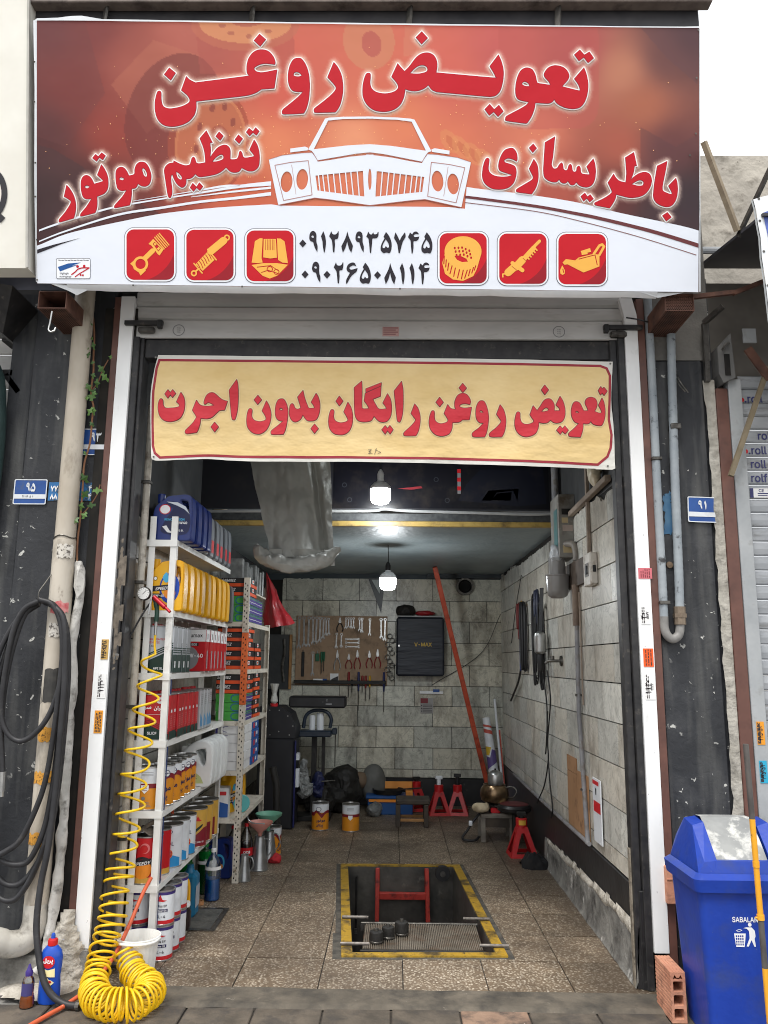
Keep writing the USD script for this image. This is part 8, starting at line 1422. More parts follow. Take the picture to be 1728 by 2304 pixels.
# back wall: tool board
BW = 4.866
pg = Thing('tool_board', 'brown tool board hung with spanners and pliers on the back wall', 'tool board',(-.58,4.87,1.25)); pg.part('board', MB().box(-1.082,-.072, BW,4.882,1.25,2.,.002), mat('brown_hardboard', S(150,124,100), S(170,144,118), sc=5, rough=.75, dirt=S(100,82,66), dsc=5)); pg.part('tool_rail', MB().box(-1.09,-.08, BW - .05, BW,1.262,1.3,.003), M_BLKG)
def bx_(x): return -1.08 + (x - 245) * .001804
def bz_(y): return 2. - (y - 375) * .001744
M_CHR = mat('dull_chrome', S(140,140,138), S(164,164,162), sc=20, rough=.35, metal=.85)
def spanner(L, w):
    ring = Point(0, L / 2 - w).buffer(w, quad_segs=4).difference(Point(0, L / 2 - w).buffer(w * .55, quad_segs=3)); jaw = Point(0,-L / 2 + w * 1.1).buffer(w * 1.15, quad_segs=4).difference(Polygon([(-w * .5,-L / 2 - w),(w * .5,-L / 2 - w),(w * .42,-L / 2 + w * 1.2),(-w * .42,-L / 2 + w * 1.2)])); return unary_union([ring, jaw, sbox(-w * .48,-L / 2 + w * 1.8, w * .48, L / 2 - w * 1.7)])
GSP = 'spanners hung on the tool board'; cnt = 0
sp_list = [(262,380,585),(292,380,575),(320,380,575),(347,380,560),(367,380,555),(390,382,545),(410,384,525),(427,386,505),(443,388,500),(548,385,460),(564,385,452),(580,385,455),(595,385,458),(632,385,472),(647,385,482),(695,388,500),(765,386,518),(788,386,532),(492,482,580),(522,484,575),(350,600,752)]
for i,(x, a, b_) in enumerate(sp_list):
    L = (b_ - a) * .001744; w = .0085 + L * .035; where = f'{ORD[i]} in the long row at the left of the tool board' if i < 9 else f'{ORD[i - 9]} short one at the top right of the tool board' if i < 18 else ('upright left one of the middle pair', 'upright right one of the middle pair', 'low one beside the green screwdriver')[i - 18]
    t = Thing('spanner', 'chrome spanner, ' + where, 'spanner',(bx_(x), BW - .004,(bz_(a) + bz_(b_)) / 2),0, GSP); t.part('spanner', MB().slab(affinity.rotate(spanner(L, w), rng.uniform(-2,2)),(0,0,0),(1,0,0),(0,0,1),.006), M_CHR, local=True)
for i, y in enumerate((521,543,568)):
    t = Thing('spanner', f'chrome spanner lying level, {("upper", "middle", "lower")[i]} one of three on the tool board', 'spanner',(bx_(590), BW - .004, bz_(y)),0, GSP); t.part('spanner', MB().slab(affinity.rotate(spanner(.165,.013),90),(0,0,0),(1,0,0),(0,0,1),.006), M_CHR, local=True)
M_GRIP = plain('dark_red_grip', S(132,34,34), rough=.5)
def plier(label, x, a, b_, m_=M_GRIP):
    t = Thing('pliers', label, 'pliers',(bx_(x), BW - .006,(bz_(a) + bz_(b_)) / 2)); L = (b_ - a) * .001744; z = (bz_(a) + bz_(b_)) / 2; X = bx_(x); Y = BW - .008
    t.part('jaw', MB().slab(Polygon([(-.004, L / 2),(.004, L / 2),(.016, L * .2),(.010, L * .10),(-.010, L * .10),(-.016, L * .2)]),(X, Y, z),(1,0,0),(0,0,1),.010), M_CHR)
    for s_ in (-1,1): t.part('handle', MB().tube(catmull([(X + s_ * .004, Y, z + L * .14),(X + s_ * .026, Y, z - L * .1),(X + s_ * .034, Y, z - L * .3),(X + s_ * .026, Y, z - L / 2)],4),.007,6), m_, smooth=True)
plier('red handled pliers at the right of the tool board',745,580,700); plier('red handled side cutters left of the right pliers',695,592,700); plier('red handled pliers below the middle spanners',622,588,705); plier('open red handled pliers in the middle of the tool board',570,612,705); plier('bare steel pliers left of the middle of the tool board',500,590,715, M_CHR); plier('black handled pliers at the top of the tool board',512,385,475, M_BLK)
def driver(label, x, a, b_, m_, tip=.5):
    t = Thing('screwdriver', label, 'screwdriver',(bx_(x), BW - .03, bz_(a))); z0, z1 = bz_(a), bz_(b_); zm = z0 + (z1 - z0) * tip; t.part('handle', MB().lathe([(0, z0),(.012, z0 - .004),(.014, z0 + (zm - z0) * .5),(.008, zm)][::1],(bx_(x), BW - .03,0),10), m_, smooth=40); t.part('blade', MB().cyl((bx_(x), BW - .03, zm),(bx_(x), BW - .03, z1),.0045,6), M_DSTEEL)
M_GRG = plain('green_grip', S(34,96,66)); M_BLG = plain('navy_grip', S(36,44,92)); M_YLG = plain('yellow_grip', S(196,152,44))
for i,(x, a, b_, m_, c_) in enumerate([(405,600,735, M_GRG, 'green handled screwdriver, left one of two'),(419,600,720, M_GRG, 'green handled screwdriver, right one of two'),(572,722,880, M_GRIP, 'red handled screwdriver hanging from the rail'),(632,722,960, M_BLG, 'navy handled long screwdriver hanging from the rail'),(655,745,850, M_GRIP, 'short red screwdriver in the middle of the rail'),(675,745,900, M_GRIP, 'longer red screwdriver in the middle of the rail'),(700,745,890, M_YLG, 'yellow handled screwdriver on the rail'),(785,722,965, M_BLG, 'navy handled screwdriver at the right end of the rail'),(592,770,850, M_BLK, 'black handled screwdriver on the rail')]): driver(c_ + ' of the tool board' if 'one of two' in c_ else c_, x, a, b_, m_)
fl_ = Thing('file', 'dark steel file hanging at the left of the tool board', 'file',(bx_(290), BW - .01,1.5)); fl_.part('blade', MB().box(bx_(281), bx_(299), BW - .014, BW - .004, bz_(755), bz_(603),.003), M_BLKG); fl_.part('tang', MB().cyl((bx_(290), BW - .009, bz_(603)),(bx_(290), BW - .009, bz_(590)),.005,6), M_DSTEEL)
gtk = Thing('green_clamp', 'small green clamp hanging between the spanner and the screwdrivers', 'clamp',(bx_(377), BW - .01,1.55)); gtk.part('body', MB().box(bx_(366), bx_(390), BW - .02, BW - .004, bz_(660), bz_(612),.004), M_GRG); gtk.part('screw', MB().cyl((bx_(378), BW - .012, bz_(612)),(bx_(378), BW - .012, bz_(595)),.006,8), M_CHR)
mkr = Thing('marker_pen', 'white and blue marker on the tool board rail', 'marker',(bx_(400), BW - .04,1.3)); mkr.part('barrel', MB().cyl((bx_(358), BW - .04,1.306),(bx_(415), BW - .04,1.306),.009,10), M_WHITE); mkr.part('cap', MB().cyl((bx_(415), BW - .04,1.306),(bx_(440), BW - .04,1.306),.0095,10), M_BLUEP)
crd = Thing('tag_card', 'small white card with a black corner on the tool board', 'card',(bx_(482), BW - .004,1.33)); crd.part('card', MB().box(bx_(458), bx_(508), BW - .004, BW - .001, bz_(778), bz_(735)), M_WHITE); crd.part('corner', MB().flat(Polygon([(bx_(458), bz_(777)),(bx_(507), bz_(777)),(bx_(507), bz_(750)),(bx_(475), bz_(765))]),(0, BW - .005,0),(1,0,0),(0,0,1)), M_BLACKP)
wc = Thing('wall_cabinet', 'navy blue padded cabinet on the back wall beside the tool board', 'cabinet',(.28,4.76,1.35)); M_NVY = mat('navy_padding', S(30,34,44), S(40,45,56), sc=6, rough=.5, bump=.5, bsc=9, bd=.02, stretch=(.5,1,3))
wc.part('case', MB().box(.025,.545,4.7,4.882,1.355,1.985,.02), M_NVY); wc.part('top_edge', MB().box(.04,.53,4.7,4.88,1.986,2.,.003), M_GREYST); wc.part('knob', MB().lathe([(0,0),(.011,0),(.011,.014),(0,.014)], n=12, M=lambda v: np.column_stack([.055 + v[:,0],4.7 - v[:,2],1.675 + v[:,1]])), M_STEEL)
vx = text('V-MAX',.038,.22,1.672); wc.part('maker_name', MB().flat(vx,(0,4.6985,0),(1,0,0),(0,0,1)), plain('yellow_print', S(206,172,52)))
for nm, lab_, c_, s_, m_ in (('black_machine', 'black tool resting on top of the navy cabinet',(.13,4.78,2.06),(.11,.07,.065), M_BLKG),('red_bag', 'crumpled red bag resting on top of the navy cabinet',(.34,4.78,2.03),(.11,.06,.032), plain('red_plastic_bag', S(150,28,36), rough=.35))):
    t = Thing(nm, lab_, 'tool' if nm[0] == 'b' else 'bag', c_); t.part('body',(crumple(np.asarray(ic.vertices) * s_ + c_,.05,14,95), np.asarray(ic.faces)), m_, smooth=(nm[0] == 'r'))
hc = Thing('hose_clamps', 'string of shiny hose clamps hanging at the edge of the navy cabinet', 'hose clamps',(-.03,4.84,1.4))
for k in range(11): zq = 1.78 - k * .045; t_x = -.045 + .03 * math.sin(k * 2.1); hc.part('clamp', MB().tube([(t_x + .026 * math.cos(a),4.845 + .012 * math.sin(a * 2), zq + .026 * math.sin(a)) for a in np.linspace(0,2 * np.pi,14, endpoint=False)],.005,5, closed=True), M_CHR)
st_ = Thing('white_strip', 'white plastic strip on the back wall under the navy cabinet', 'strip',(.4,4.87,1.18)); st_.part('strip', MB().box(.285,.54,4.855,4.882,1.165,1.195,.003), M_WHITE); st_.part('blue_clip', MB().box(.43,.50,4.85,4.857,1.185,1.215), M_BLUEP)
pa = Thing('notice', 'small grey notice with a dark red corner on the back wall', 'notice',(.36,4.88,1.)); pa.part('sheet', MB().box(.292,.432,4.879,4.882,.955,1.12), plain('grey_paper', S(150,148,146))); pa.part('red_block', MB().flat(sbox(.295,1.065,.375,1.118),(0,4.8785,0),(1,0,0),(0,0,1)), M_MAR); pa.part('print_lines', MB().flat(unary_union([sbox(.32,.97 + k * .018,.42,.976 + k * .018) for k in range(5)] + [ell(.307,.98 + k * .03,.007,.007,10) for k in range(3)]),(0,4.8785,0),(1,0,0),(0,0,1)), M_INK)
tri = Thing('metal_pennant', 'triangular metal plate hanging point down on the back wall', 'plate',(-.19,4.86,2.1)); tri.part('frame', MB().slab(Polygon([(-.295,2.425),(-.10,2.425),(-.145,2.03)]).difference(Polygon([(-.255,2.405),(-.135,2.405),(-.165,2.25)])),(0,4.866,0),(1,0,0),(0,0,1),.006), mat('dark_plate', S(52,56,60), S(70,74,76), sc=8, rough=.4)); tri.part('pale_centre', MB().slab(Polygon([(-.255,2.405),(-.135,2.405),(-.165,2.25)]),(0,4.868,0),(1,0,0),(0,0,1),.003), plain('pale_plate', S(170,180,178)))
vh = Thing('vent_hole', 'round vent pipe opening at the top of the back wall', 'vent',(.78,4.88,2.36)); vh.part('collar', MB().lathe([(.068,.0),(.075,-.05),(.095,-.05),(.098,.0),(.094,.02)], n=28, M=lambda v: np.column_stack([.785 + v[:,0],4.87 + v[:,2],2.335 + v[:,1]])), M_DSTEEL, smooth=40); vh.part('dark_bore', MB().flat(ell(.785,2.335,.072,.072,24),(0,4.862,0),(1,0,0),(0,0,1)), M_HOLE)
b2d = Thing('framed_board', 'dark board with a wooden edge leaning behind the slotted shelving', 'board',(-1.26,4.85,1.2)); b2d.part('panel', MB().box(-1.4,-1.14,4.85,4.87,1.2,1.79), M_DKGREY); b2d.part('wood_edge', MB().box(-1.148,-1.12,4.83,4.87,1.2,1.79,.003), mat('ochre_wood', S(150,108,62), S(170,126,78), sc=9)); b2d.part('chain', MB().tube(catmull([(-1.21,4.84,1.74),(-1.2,4.835,1.6),(-1.22,4.84,1.45),(-1.2,4.84,1.28)],6),.015,6), M_DSTEEL)
rp = Thing('orange_bar', 'long orange steel bar leaning from the ceiling down to the back right corner', 'bar',(1.,4.75,0)); rp.part('bar', MB().bar((.412,4.08,2.462),(1.045,4.8,.05),.05,.05, up=(0,1,.2), b=.004), mat('orange_red_steel', S(176,70,46), S(196,86,60), sc=6, rough=.5, dirt=S(120,52,40), dsc=9))
rb_ = Thing('red_sack', 'red plastic sack hanging off the end of the slotted shelving', 'sack',(-1.05,2.9,1.8)); U, Vv = np.meshgrid(np.linspace(0,1,26), np.linspace(0,1,26)); Ltop = np.array([-1.135,2.27]); LB, RB = np.array([-1.13,1.775]), np.array([-.878,1.835]); Pq = (Ltop * (1 - Vv[..., None]) + Vv[..., None] * (LB * (1 - U[..., None]) + RB * U[..., None])); Pq = np.dstack([Pq[...,0] + .02 * Vv * np.sin(Vv * 7),2.95 - .08 * np.sin(np.pi * U) * Vv + .015 * np.sin(U * 15 + Vv * 5) * Vv, Pq[...,1] - .02 * np.sin(U * 3.1) * Vv ** 6]); M_RSK = plain('red_plastic_bag', None)
rb_.part('sack',(crumple(Pq.reshape(-1,3),.04,9,101), np.array([q for j in range(25) for i in range(25) for q in ((j * 26 + i, j * 26 + i + 1,(j + 1) * 26 + i + 1),(j * 26 + i,(j + 1) * 26 + i + 1,(j + 1) * 26 + i))])), M_RSK, smooth=True)

# far left: black drum, press, bags
dr = Thing('black_locker', 'tall black bin with rivets and a dark blue edge beyond the slotted shelving', 'bin',(-1.07,3.7,0)); dr.part('body', MB().box(-1.25,-.905,3.55,3.95,0,.80,.02), mat('black_plastic', S(24,24,28), S(34,34,38), sc=5, rough=.5)); dr.part('blue_edge', MB().box(-.907,-.893,3.545,3.575,.02,.78,.003), plain('dark_blue_edge', S(28,32,88)))
dr.part('sloped_top', MB().slab(Polygon([(-1.25,.80),(-.905,.80),(-.905,.90),(-.95,1.02),(-1.05,1.085),(-1.25,1.08)]),(0,3.93,0),(1,0,0),(0,0,1),.37), mat('black_plastic', None)); rv = MB()
for x, z in ((-1.21,.83),(-1.14,.83),(-1.06,.86),(-.96,.83),(-.93,.91),(-.98,1.),(-1.06,1.05),(-1.15,1.05)): rv.flat(ell(x, z,.006,.006,10),(0,3.5585,0),(1,0,0),(0,0,1))
dr.part('rivets', rv, M_STEEL, kind='stuff')
bgw = Thing('white_rag', 'white rag with a red band stuffed on top of the black bin', 'rag',(-1.12,3.6,1.1)); bgw.part('rag', MB().lathe([(.012,1.1),(.035,1.13),(.022,1.2),(.03,1.25),(.042,1.29),(0,1.28)],(-1.12,3.62,0),10), M_CLOTH); bgw.part('red_band', MB().lathe([(.035,1.08),(.037,1.11)],(-1.12,3.62,0),12), M_REDP)
dp_ = Thing('drill_press', 'black bench press with a blue table and steel column near the back left', 'press',(-.75,4.05,.3)); dp_.part('head', MB().box(-1.02,-.465,3.92,4.15,1.055,1.165,.015), mat('black_machine', S(24,24,26), S(36,36,38), sc=8, rough=.4)); dp_.part('head_label', MB().flat(unary_union([sbox(-.66,1.085,-.60,1.1), sbox(-.69,1.11,-.685,1.115), text('C',.02,-.66,1.12)]),(0,3.9185,0),(1,0,0),(0,0,1)), M_GREYP)
dp_.part('hoop', MB().tube(catmull([(-.88,4.,.86),(-.86,4.,.97),(-.80,4.,1.02),(-.72,4.,1.03),(-.65,4.,1.01),(-.61,4.,.95),(-.62,4.,.86)],5),.018,10), plain('navy_casting', S(30,42,56), rough=.4), smooth=True); dp_.part('table', MB().box(-.92,-.60,3.93,4.12,.78,.84,.01).box(-.60,-.55,3.98,4.05,.80,.86,.008), plain('navy_casting', None)); dp_.part('white_can', MB().cyl((-.72,4.05,.84),(-.72,4.05,1.),.035,14).cyl((-.80,4.05,.84),(-.80,4.05,.98),.03,14), M_WHT); dp_.part('column', MB().box(-.80,-.75,4.05,4.1,.05,.80).box(-.70,-.67,4.05,4.1,.05,.78), M_BLKG); dp_.part('lever', MB().cyl((-.565,4.,.84),(-.565,4.,.50),.006,6).cyl((-.69,4.,.36),(-.56,4.,.37),.006,6), M_DSTEEL); dp_.part('base', MB().box(-.95,-.6,3.95,4.2,0,.05,.008), M_BLKG)
bb_ = Thing('clear_bags', 'crumpled clear bags and white cartons stuffed between the black bin and the press', 'bags',(-.86,3.75,.3)); 
for k,(x, y, z, a, b_, c_) in enumerate(((-.85,3.8,.45,.06,.06,.14),(-.82,3.75,.33,.07,.06,.10))): bb_.part('bag',(crumple(np.asarray(ic.vertices) * (a, b_, c_) + (x, y, z),.09,15,110 + k), np.asarray(ic.faces)), mat('cloudy_plastic', None))
for z0, z1 in ((.60,.66),(.36,.52)): bb_.part('carton', MB().box(-.90,-.87,3.62,3.7, z0, z1), M_WHT)
for k,(nm, lab_, cat, x, y, z, a, b_, c_, m_) in enumerate([('black_bag', 'large crumpled black bag on the floor under the tool board', 'bag',-.52,4.45,.22,.20,.18,.24, M_BLKG),('black_bag', 'lower black bag in front beside the amber can', 'bag',-.72,4.2,.16,.14,.14,.16, M_BLKG),('round_canister', 'round brown canister among the black bags', 'canister',-.34,4.55,.30,.085,.085,.085, mat('brown_cap', None)),('grey_canister', 'grey plastic canister beside the blue tool box', 'canister',-.20,4.6,.26,.13,.12,.20, mat('grey_canister', S(88,88,84), S(108,108,104), sc=8, rough=.6)),('clear_bag', 'crumpled clear bag at the left foot of the blue tool box', 'bag',-.18,4.25,.07,.08,.08,.07, mat('cloudy_plastic', None)),('blue_bag', 'dark blue bag behind the amber can at the back', 'bag',-.74,4.05,.32,.07,.07,.12, plain('navy_bag', S(34,40,78)))]):
    t = Thing(nm, lab_, cat,(x, y,0)); v_ = np.asarray(ic.vertices) * (a, b_, c_) + (x, y, z); v_ = crumple(v_,.12 if 'canister' not in nm else .02,7,130 + k); v_[:,2] = np.maximum(v_[:,2],.002); t.part('body',(v_, np.asarray(ic.faces)), m_, smooth=('canister' in nm))
can_round('amber and white can on the floor at the back, left one of two',(-.66,3.6,.001),.077,.235, M_ORT, [('white_top',.155,.227, M_WHT)], [('wave', affinity.translate(wave,0,.005), M_MAR,.0),('oval', ell(-.01,.185,.024,.02,20), M_WHITE,.0008),('oval_mark', ell(-.01,.185,.024,.02,20).difference(ell(-.01,.185,.02,.016,20)), M_BLBK,.0014),('name', word('motor',.034,-.03,.07), M_BLBK,.0008),('name', word('peykan',.032,-.03,.028), M_BLBK,.0008)], None)
can_round('amber and white can on the floor at the back, right one with a shield',(-.38,3.56,.001),.078,.235, M_ORT, [('white_top',.15,.227, M_WHT),('red_band',.125,.149, M_MAR)], [('shield', affinity.translate(shield,0,.012), M_WHITE,.001),('small_print', unary_union([sbox(-.03,.20 - k * .010,.03,.203 - k * .010) for k in range(3)]), M_GREYP,.0006)], None)
p_or.copy('amber and white can on the floor behind the steel pouring cans',(-.955,2.62,.001),.8)
tbx = Thing('tool_box', 'blue metal tool box with orange lid edges and a black pan in it', 'tool box',(-.03,4.45,0)); M_TBX = plain('blue_tool_box', S(24,76,136), rough=.4); tbx.part('body', MB().box(-.25,.20,4.33,4.57,.002,.15,.006), M_TBX); tbx.part('tray', MB().box(-.27,.22,4.32,4.58,.155,.185,.004), M_TBX); tbx.part('wooden_edge', MB().box(-.24,.05,4.315,4.325,.125,.15), M_ORANGEP); tbx.part('rear_board', MB().box(-.21,.20,4.56,4.58,.22,.29,.003), mat('orange_board', S(206,130,52), S(222,148,70), sc=8)); tbx.part('side_board', MB().box(.13,.20,4.34,4.55,.186,.23,.003), mat('orange_board', None)); tbx.part('pan', MB().lathe([(0,.19),(.14,.19),(.16,.235),(.155,.235),(.13,.2)],(-.05,4.45,0),22), M_BLKG, smooth=40); tbx.part('pan_handle', MB().bar((.10,4.45,.23),(.30,4.42,.25),.022,.012), M_BLKG)
so = Thing('stool', 'low dark wooden stool in front of the blue tool box', 'stool',(.19,3.85,0)); M_DW = mat('dark_greasy_wood', S(48,42,36), S(72,62,52), sc=8, rough=.6); so.part('seat', MB().box(.03,.35,3.72,3.98,.20,.245,.01), M_DW)
for x in (.05,.31):
    for y in (3.74,3.94): so.part('leg', MB().box(x - .022, x + .022, y - .02, y + .02,0,.20,.004), M_DW)
so.part('stretcher', MB().box(.07,.29,3.73,3.75,.05,.075,.003), mat('ochre_wood', None)); so.part('stretcher', MB().box(.07,.29,3.93,3.95,.05,.075,.003), mat('ochre_wood', None))
M_JS = mat('red_jack_enamel', S(168,24,28), S(184,34,36), sc=7, rough=.38, dirt=S(96,24,26), dsc=12, dlo=.6, dhi=.75)
def jack_stand(label, loc, rz, sad, grp, tall=.34):
    t = Thing('jack_stand', label, 'jack stand', loc, rz, grp); s, q, h = .105,.036,.22
    for k in range(4):
        a = k * math.pi / 2; e1 = np.array([math.cos(a), math.sin(a),0]); e2 = np.array([-math.sin(a), math.cos(a),0]); o = np.array([0,0,0]); bt_, tp_ = e2 * -s, np.array([0,0, h]) + e2 * -q; up = (tp_ - bt_); Lh = np.linalg.norm(up); up /= Lh
        pan = Polygon([(-s,0),(s,0),(q, Lh),(-q, Lh)]).difference(Polygon([(-s * .60,.030),(s * .60,.030),(q * .30, Lh * .80),(-q * .30, Lh * .80)])); t.part('leg_panel', MB().slab(pan, bt_, e1, up,.005), M_JS, local=True)
    t.part('collar', MB().lathe([(.046, h - .01),(.046, h + .06),(.040, h + .065),(.030, h + .066)], n=16), M_JS, local=True, smooth=40); t.part('column', MB().cyl((0,0, h),(0,0, tall),.022,12), sad, local=True, smooth=40); t.part('saddle', MB().box(-.036,.036,-.022,.022, tall, tall + .03,.004), sad, local=True); return t
jack_stand('red jack stand with a white top, in the back row',(.465,4.4,.001),.1, M_WHT, 'red jack stands'); jack_stand('red jack stand with a black top, rightmost in the back row',(.655,4.42,.001),-.1, M_BLK, 'red jack stands',.36); jack_stand('red jack stand half hidden behind the dark stool',(.245,4.62,.001),.3, M_BLKG, 'red jack stands',.30)
jf = jack_stand('red jack stand with a yellow label standing in front near the right wall',(1.03,2.68,.001),.05, M_BLKG, 'red jack stands',.30); jf.part('yellow_label', on_cyl(sbox(-.03,.236,.03,.272),0,0,.0465), plain('yellow_label', S(214,168,60)), local=True)
cu = Thing('stool_cushion', 'round black and maroon stool cushion behind the front jack stand', 'cushion',(1.02,2.98,.26)); cu.part('pad', MB().lathe([(0,.27),(.11,.27),(.14,.29),(.145,.315),(.13,.335),(0,.34)],(1.02,3.,0),28), plain('black_vinyl', S(28,27,28), rough=.4), smooth=40); cu.part('top_cover', MB().lathe([(.120,.3385),(.10,.345),(0,.346)],(1.02,3.,0),24), plain('maroon_vinyl', S(86,30,34), rough=.45), smooth=True); cu.part('stem', MB().cyl((1.02,3.,0),(1.02,3.,.27),.02,10), M_BLKG)
sto = Thing('small_table', 'small grey wooden table carrying a gas burner near the right wall', 'table',(.9,3.25,0)); M_GW = mat('grey_wood', S(104,98,90), S(130,124,114), sc=9, rough=.8); sto.part('top', MB().box(.76,1.04,3.14,3.42,.195,.225,.004), M_GW); sto.part('apron', MB().box(.78,1.02,3.15,3.165,.12,.194), M_DW)
for x in (.775,1.02):
    for y in (3.155,3.4): sto.part('leg', MB().box(x - .02, x + .02, y - .018, y + .018,0,.194,.003), M_GW)
for k,(x, lab_) in enumerate(((.765, 'pale broken stone at the left end of the small table'),(1., 'pale broken stone at the right end of the small table'))): t = Thing('stone', lab_, 'stone',(x,3.2,.226)); t.part('rock',(crumple(np.asarray(trimesh.creation.icosphere(2).vertices) * (.075,.07,.045) + (x,3.2,.272),.05,13,150 + k), np.asarray(trimesh.creation.icosphere(2).faces)), mat('pale_stone', S(176,160,130), S(204,190,162), sc=9, rough=.9))
gbn = Thing('gas_burner', 'small gas burner on the low table under the brass pot', 'burner',(.89,3.28,.226)); gbn.part('ring', MB().lathe([(.05,.226),(.055,.25),(.09,.285),(.085,.29),(.04,.26)],(.89,3.28,0),20), M_BLKG); gbn.part('red_body', MB().box(.85,.93,3.2,3.3,.2265,.27,.005), M_REDP); gbn.part('trivet', MB().box(.77,1.01,3.27,3.29,.285,.297).box(.88,.90,3.16,3.4,.285,.2965), M_DSTEEL)
M_BRS = mat('tarnished_brass', S(120,98,74), S(150,126,98), sc=6, rough=.28, metal=.85, dirt=S(60,48,38), dsc=8); pot = Thing('pot', 'tarnished brass pot on the gas burner', 'pot',(.89,3.28,.298)); pot.part('bowl', MB().lathe([(0,.298),(.08,.30),(.115,.325),(.125,.37),(.118,.42),(.095,.45),(.10,.457),(.09,.457),(.085,.44)],(.89,3.28,0),32), M_BRS, smooth=50); pot.part('handle', MB().tube(catmull([(.99,3.26,.43),(1.04,3.24,.44),(1.075,3.22,.41),(1.05,3.22,.36),(1.005,3.25,.345)],5),.008,8), M_DSTEEL, smooth=True)
ket = Thing('kettle', 'small aluminium kettle sitting on top of the brass pot', 'kettle',(.90,3.28,.45)); M_ALU = mat('aluminium', S(158,158,156), S(178,178,176), sc=9, rough=.3, metal=.85); ket.part('body', MB().lathe([(0,.450),(.062,.452),(.068,.48),(.066,.53),(.058,.545)],(.90,3.28,0),28), M_ALU, smooth=50); ket.part('lid', MB().lathe([(.062,.543),(.055,.556),(.03,.572),(0,.575)],(.90,3.28,0),28), M_ALU, smooth=50); ket.part('knob', MB().lathe([(.006,.574),(.010,.584),(0,.592)],(.90,3.28,0),12), M_BLK)
gh = Thing('gas_hose', 'black gas hose with a white valve curling beside the small table', 'hose',(.7,3.2,.05)); gh.part('hose', MB().tube(catmull([(.78,3.25,.24),(.70,3.22,.16),(.64,3.2,.08),(.60,3.18,.03),(.62,3.12,.02),(.70,3.12,.02),(.74,3.2,.03)],6),.011,8), M_BLK, smooth=True); gh.part('valve', MB().box(.655,.685,3.17,3.2,.125,.165,.004).cyl((.67,3.17,.145),(.67,3.14,.145),.012,10), M_WHT)
pro = Thing('poster_roll', 'rolled printed poster with purple and yellow shapes in the back right corner', 'poster roll',(1.05,4.6,0)); ax0, ax1 = np.array([1.09,4.56,.0]), np.array([.985,4.7,.93]); ad = (ax1 - ax0); AL = np.linalg.norm(ad); ad /= AL; a1 = np.cross(ad,(0,1,0)); a1 /= np.linalg.norm(a1); a2 = np.cross(a1, ad)
def rollp(r0, off):
    def fn(p): an = p[:,0]; rr = r0(p[:,1]) + off; return ax0 + ad * p[:,1:2] + a1 * (rr * np.sin(an))[:, None] * -1 + a2 * (rr * np.cos(an))[:, None] * -1
    return fn
rfun = lambda s: .062 - .022 * s / AL
pro.part('paper', MB().add(*(lambda A_, Z_: (rollp(rfun,0)(np.column_stack([A_.ravel(), Z_.ravel()])), [(j * 24 + i, j * 24 + (i + 1) % 24,(j + 1) * 24 + (i + 1) % 24,(j + 1) * 24 + i) for j in range(9) for i in range(24)]))(*np.meshgrid(np.linspace(0,2 * np.pi,24, endpoint=False), np.linspace(0, AL,10)))), M_WHT, smooth=True)
def rpatch(nm, poly, m_): g_ = grid_cut(affinity.scale(poly,50,50, origin=(0,0)),10); pro.part(nm, MB().flat(affinity.scale(g_,.02,.02, origin=(0,0)), fn=rollp(rfun,.0015)), m_)
rpatch('violet_shape', unary_union([Polygon([(-1.4,.42),(1.4,.50),(1.4,.60),(.2,.62),(-.4,.54),(-1.4,.56)]), Polygon([(-.6,.26),(1.4,.22),(1.4,.34),(0,.38)]), ell(.3,.18,.5,.06,20)]), plain('violet_print', S(92,76,132))); rpatch('yellow_shape', unary_union([Polygon([(-1.4,.57),(-.5,.56),(.1,.64),(-1.4,.66)]), Polygon([(-1.4,.24),(-.7,.27),(-.3,.40),(-1.4,.40)]), Polygon([(0,.08),(1.4,.05),(1.4,.13),(.3,.14)])]), plain('yellow_print', None)); rpatch('red_shape', unary_union([Polygon([(-1.4,.80),(1.4,.76),(1.4,.80),(-1.4,.84)]), Polygon([(-1.4,.86),(1.4,.83),(1.4,.85),(-1.4,.885)])]), plain('soft_red_print', S(188,84,70)))
wst = Thing('white_stick', 'white pole leaning beside the rolled poster in the corner', 'pole',(1.14,4.6,0)); wst.part('pole', MB().cyl((1.15,4.55,.0),(1.09,4.8,1.12),.013,10), M_WHT); wst.part('red_lath', MB().bar((1.165,4.55,.0),(1.13,4.75,.80),.012,.02), plain('soft_red_print', None))
# pouring cans, funnels, bottles by the slotted shelving
M_TIN = mat('galvanised_tin', S(150,152,152), S(174,176,176), sc=14, rough=.32, metal=.85)
def pour(label, loc, s):
    t = Thing('pouring_can', label, 'pouring can', loc,0, None); t.part('cone', MB().lathe([(0,.002),(.062 * s,.0),(.064 * s,.008),(.060 * s,.014),(.034 * s,.21 * s),(.036 * s,.22 * s),(.033 * s,.22 * s),(.031 * s,.20 * s)], n=28), M_TIN, local=True, smooth=40); t.part('handle', MB().tube(catmull([(.035 * s,0,.20 * s),(.07 * s,-.01,.19 * s),(.085 * s,-.01,.13 * s),(.052 * s,0,.08 * s)],5),.005,6), M_TIN, local=True, smooth=True); return t
pour('tall steel pouring can with the pink funnel in its mouth',(-.975,2.13,.001),1.08); pour('short steel pouring can at the foot of the slotted leg',(-1.03,1.83,.001),.78); pour('steel pouring can behind the one with the pink funnel',(-.945,2.4,.001),1.)
def funnel(label, x, y, z, m_, s=1.):
    t = Thing('funnel', label, 'funnel',(x, y, z)); t.part('cone', MB().lathe([(.010, z - .03),(.014, z + .01),(.022, z + .03),(.088 * s, z + .085 * s),(.092 * s, z + .10 * s),(.089 * s, z + .10 * s),(.02, z + .036)],(x, y,0),28), m_, smooth=40); return t
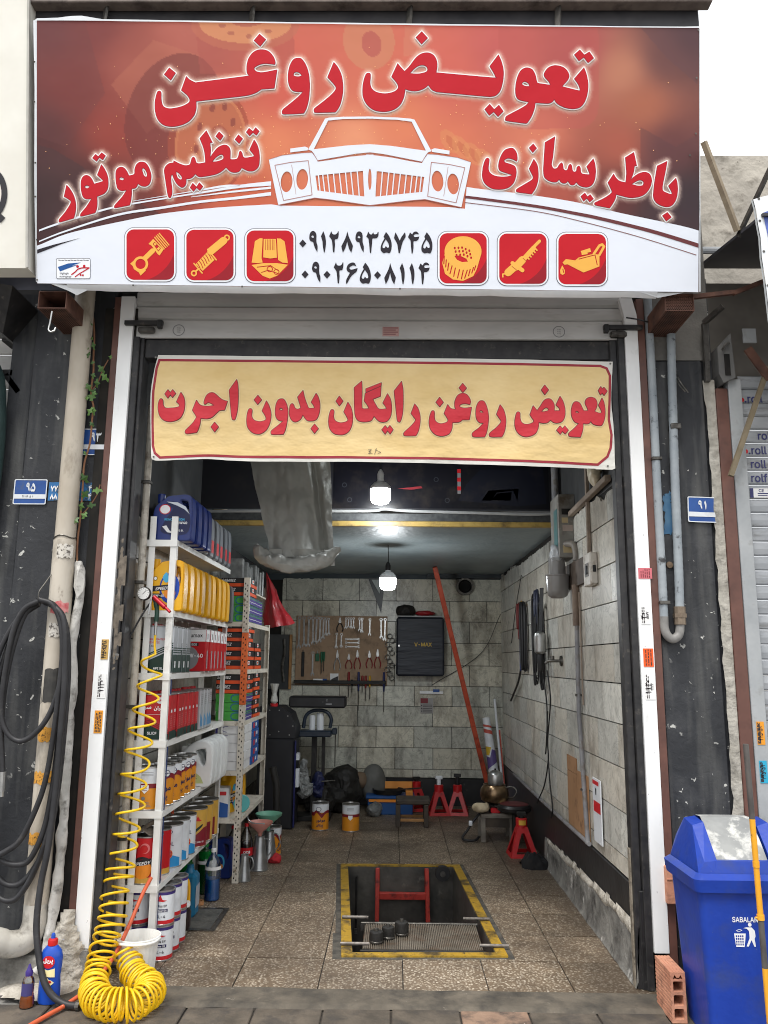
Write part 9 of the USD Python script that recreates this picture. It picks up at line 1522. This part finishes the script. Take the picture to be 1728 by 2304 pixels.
funnel('dusty pink funnel standing in the tall pouring can',-.975,2.13,.235, plain('dusty_pink_plastic', S(196,134,122), rough=.5)); fg = funnel('pale green funnel behind the pink one',-.955,2.4,.235, plain('pale_green_plastic', S(104,160,136), rough=.5),1.12)
pop = Thing('funnel_wire', 'bent wire handle lying across the pink funnel', 'wire',(-1.,2.1,.3)); pop.part('wire', MB().tube(catmull([(-1.07,2.08,.40),(-1.05,2.06,.355),(-1.,2.05,.335),(-.93,2.05,.335)],6),.006,6), M_TIN)
def soda(label, loc, full):
    t = Thing('soda_bottle', label, 'bottle', loc,0, None); t.part('body', MB().lathe([(0,.004),(.04,.0),(.052,.02),(.05,.10),(.047,.13),(.05,.17),(.048,.21),(.030,.265),(.014,.295),(.014,.31)], n=24), M_CLEAR, local=True, smooth=50); t.part('drink', MB().lathe([(0,.006),(.038,.004),(.049,.021),(.047,.10),(.045, full),(0, full)], n=24), plain('dark_oil', S(48,26,24), rough=.15), local=True, smooth=50); t.part('label', MB().lathe([(.0512,.11),(.0492,.13),(.0512,.165)], n=24), M_REDP, local=True); t.part('label_mark', on_cyl(unary_union([text('oca',.022,-.01,.128)]),0,0,.0515), M_WHITE, local=True); t.part('cap', MB().lathe([(.016,.305),(.016,.325),(0,.326)], n=14), M_REDP, local=True)
soda('large soda bottle with a red label beside the pouring cans',(-1.07,2.1,.001),.20); soda('dark soda bottle at the wall side of the labelled one',(-1.15,2.02,.001),.24)
jug('blue oil jug on the floor under the slotted shelving',(-1.22,1.92,.001), M_BLUEJ, M_BLUEJ, [('ring', ell(.01,.10,.04,.05,24).difference(ell(.01,.10,.028,.036,20)), M_CYAN,.0005),('disc', ell(.02,.075,.02,.016,16), M_ORANGEP,.0008)], None, rz=-.1)
rr = Thing('red_rag', 'small red rag on the floor behind the pouring cans', 'rag',(-.90,2.33,0)); v_ = crumple(np.asarray(ic.vertices) * (.05,.06,.035) + (-.885,2.35,.02),.05,18,170); v_[:,2] = np.maximum(v_[:,2],.002); rr.part('rag',(v_, np.asarray(ic.faces)), plain('red_cloth', S(172,36,44), rough=.9), smooth=True)
hf = Thing('hand_pump', 'black hand tool hanging by the far end of the slotted shelving', 'tool',(-1.,2.9,.5)); hf.part('body', MB().tube(catmull([(-1.02,2.95,.62),(-1.,2.95,.55),(-.98,2.95,.45),(-.97,2.95,.2),(-.95,2.95,.02)],5),.03,10), M_BLKG, smooth=True)
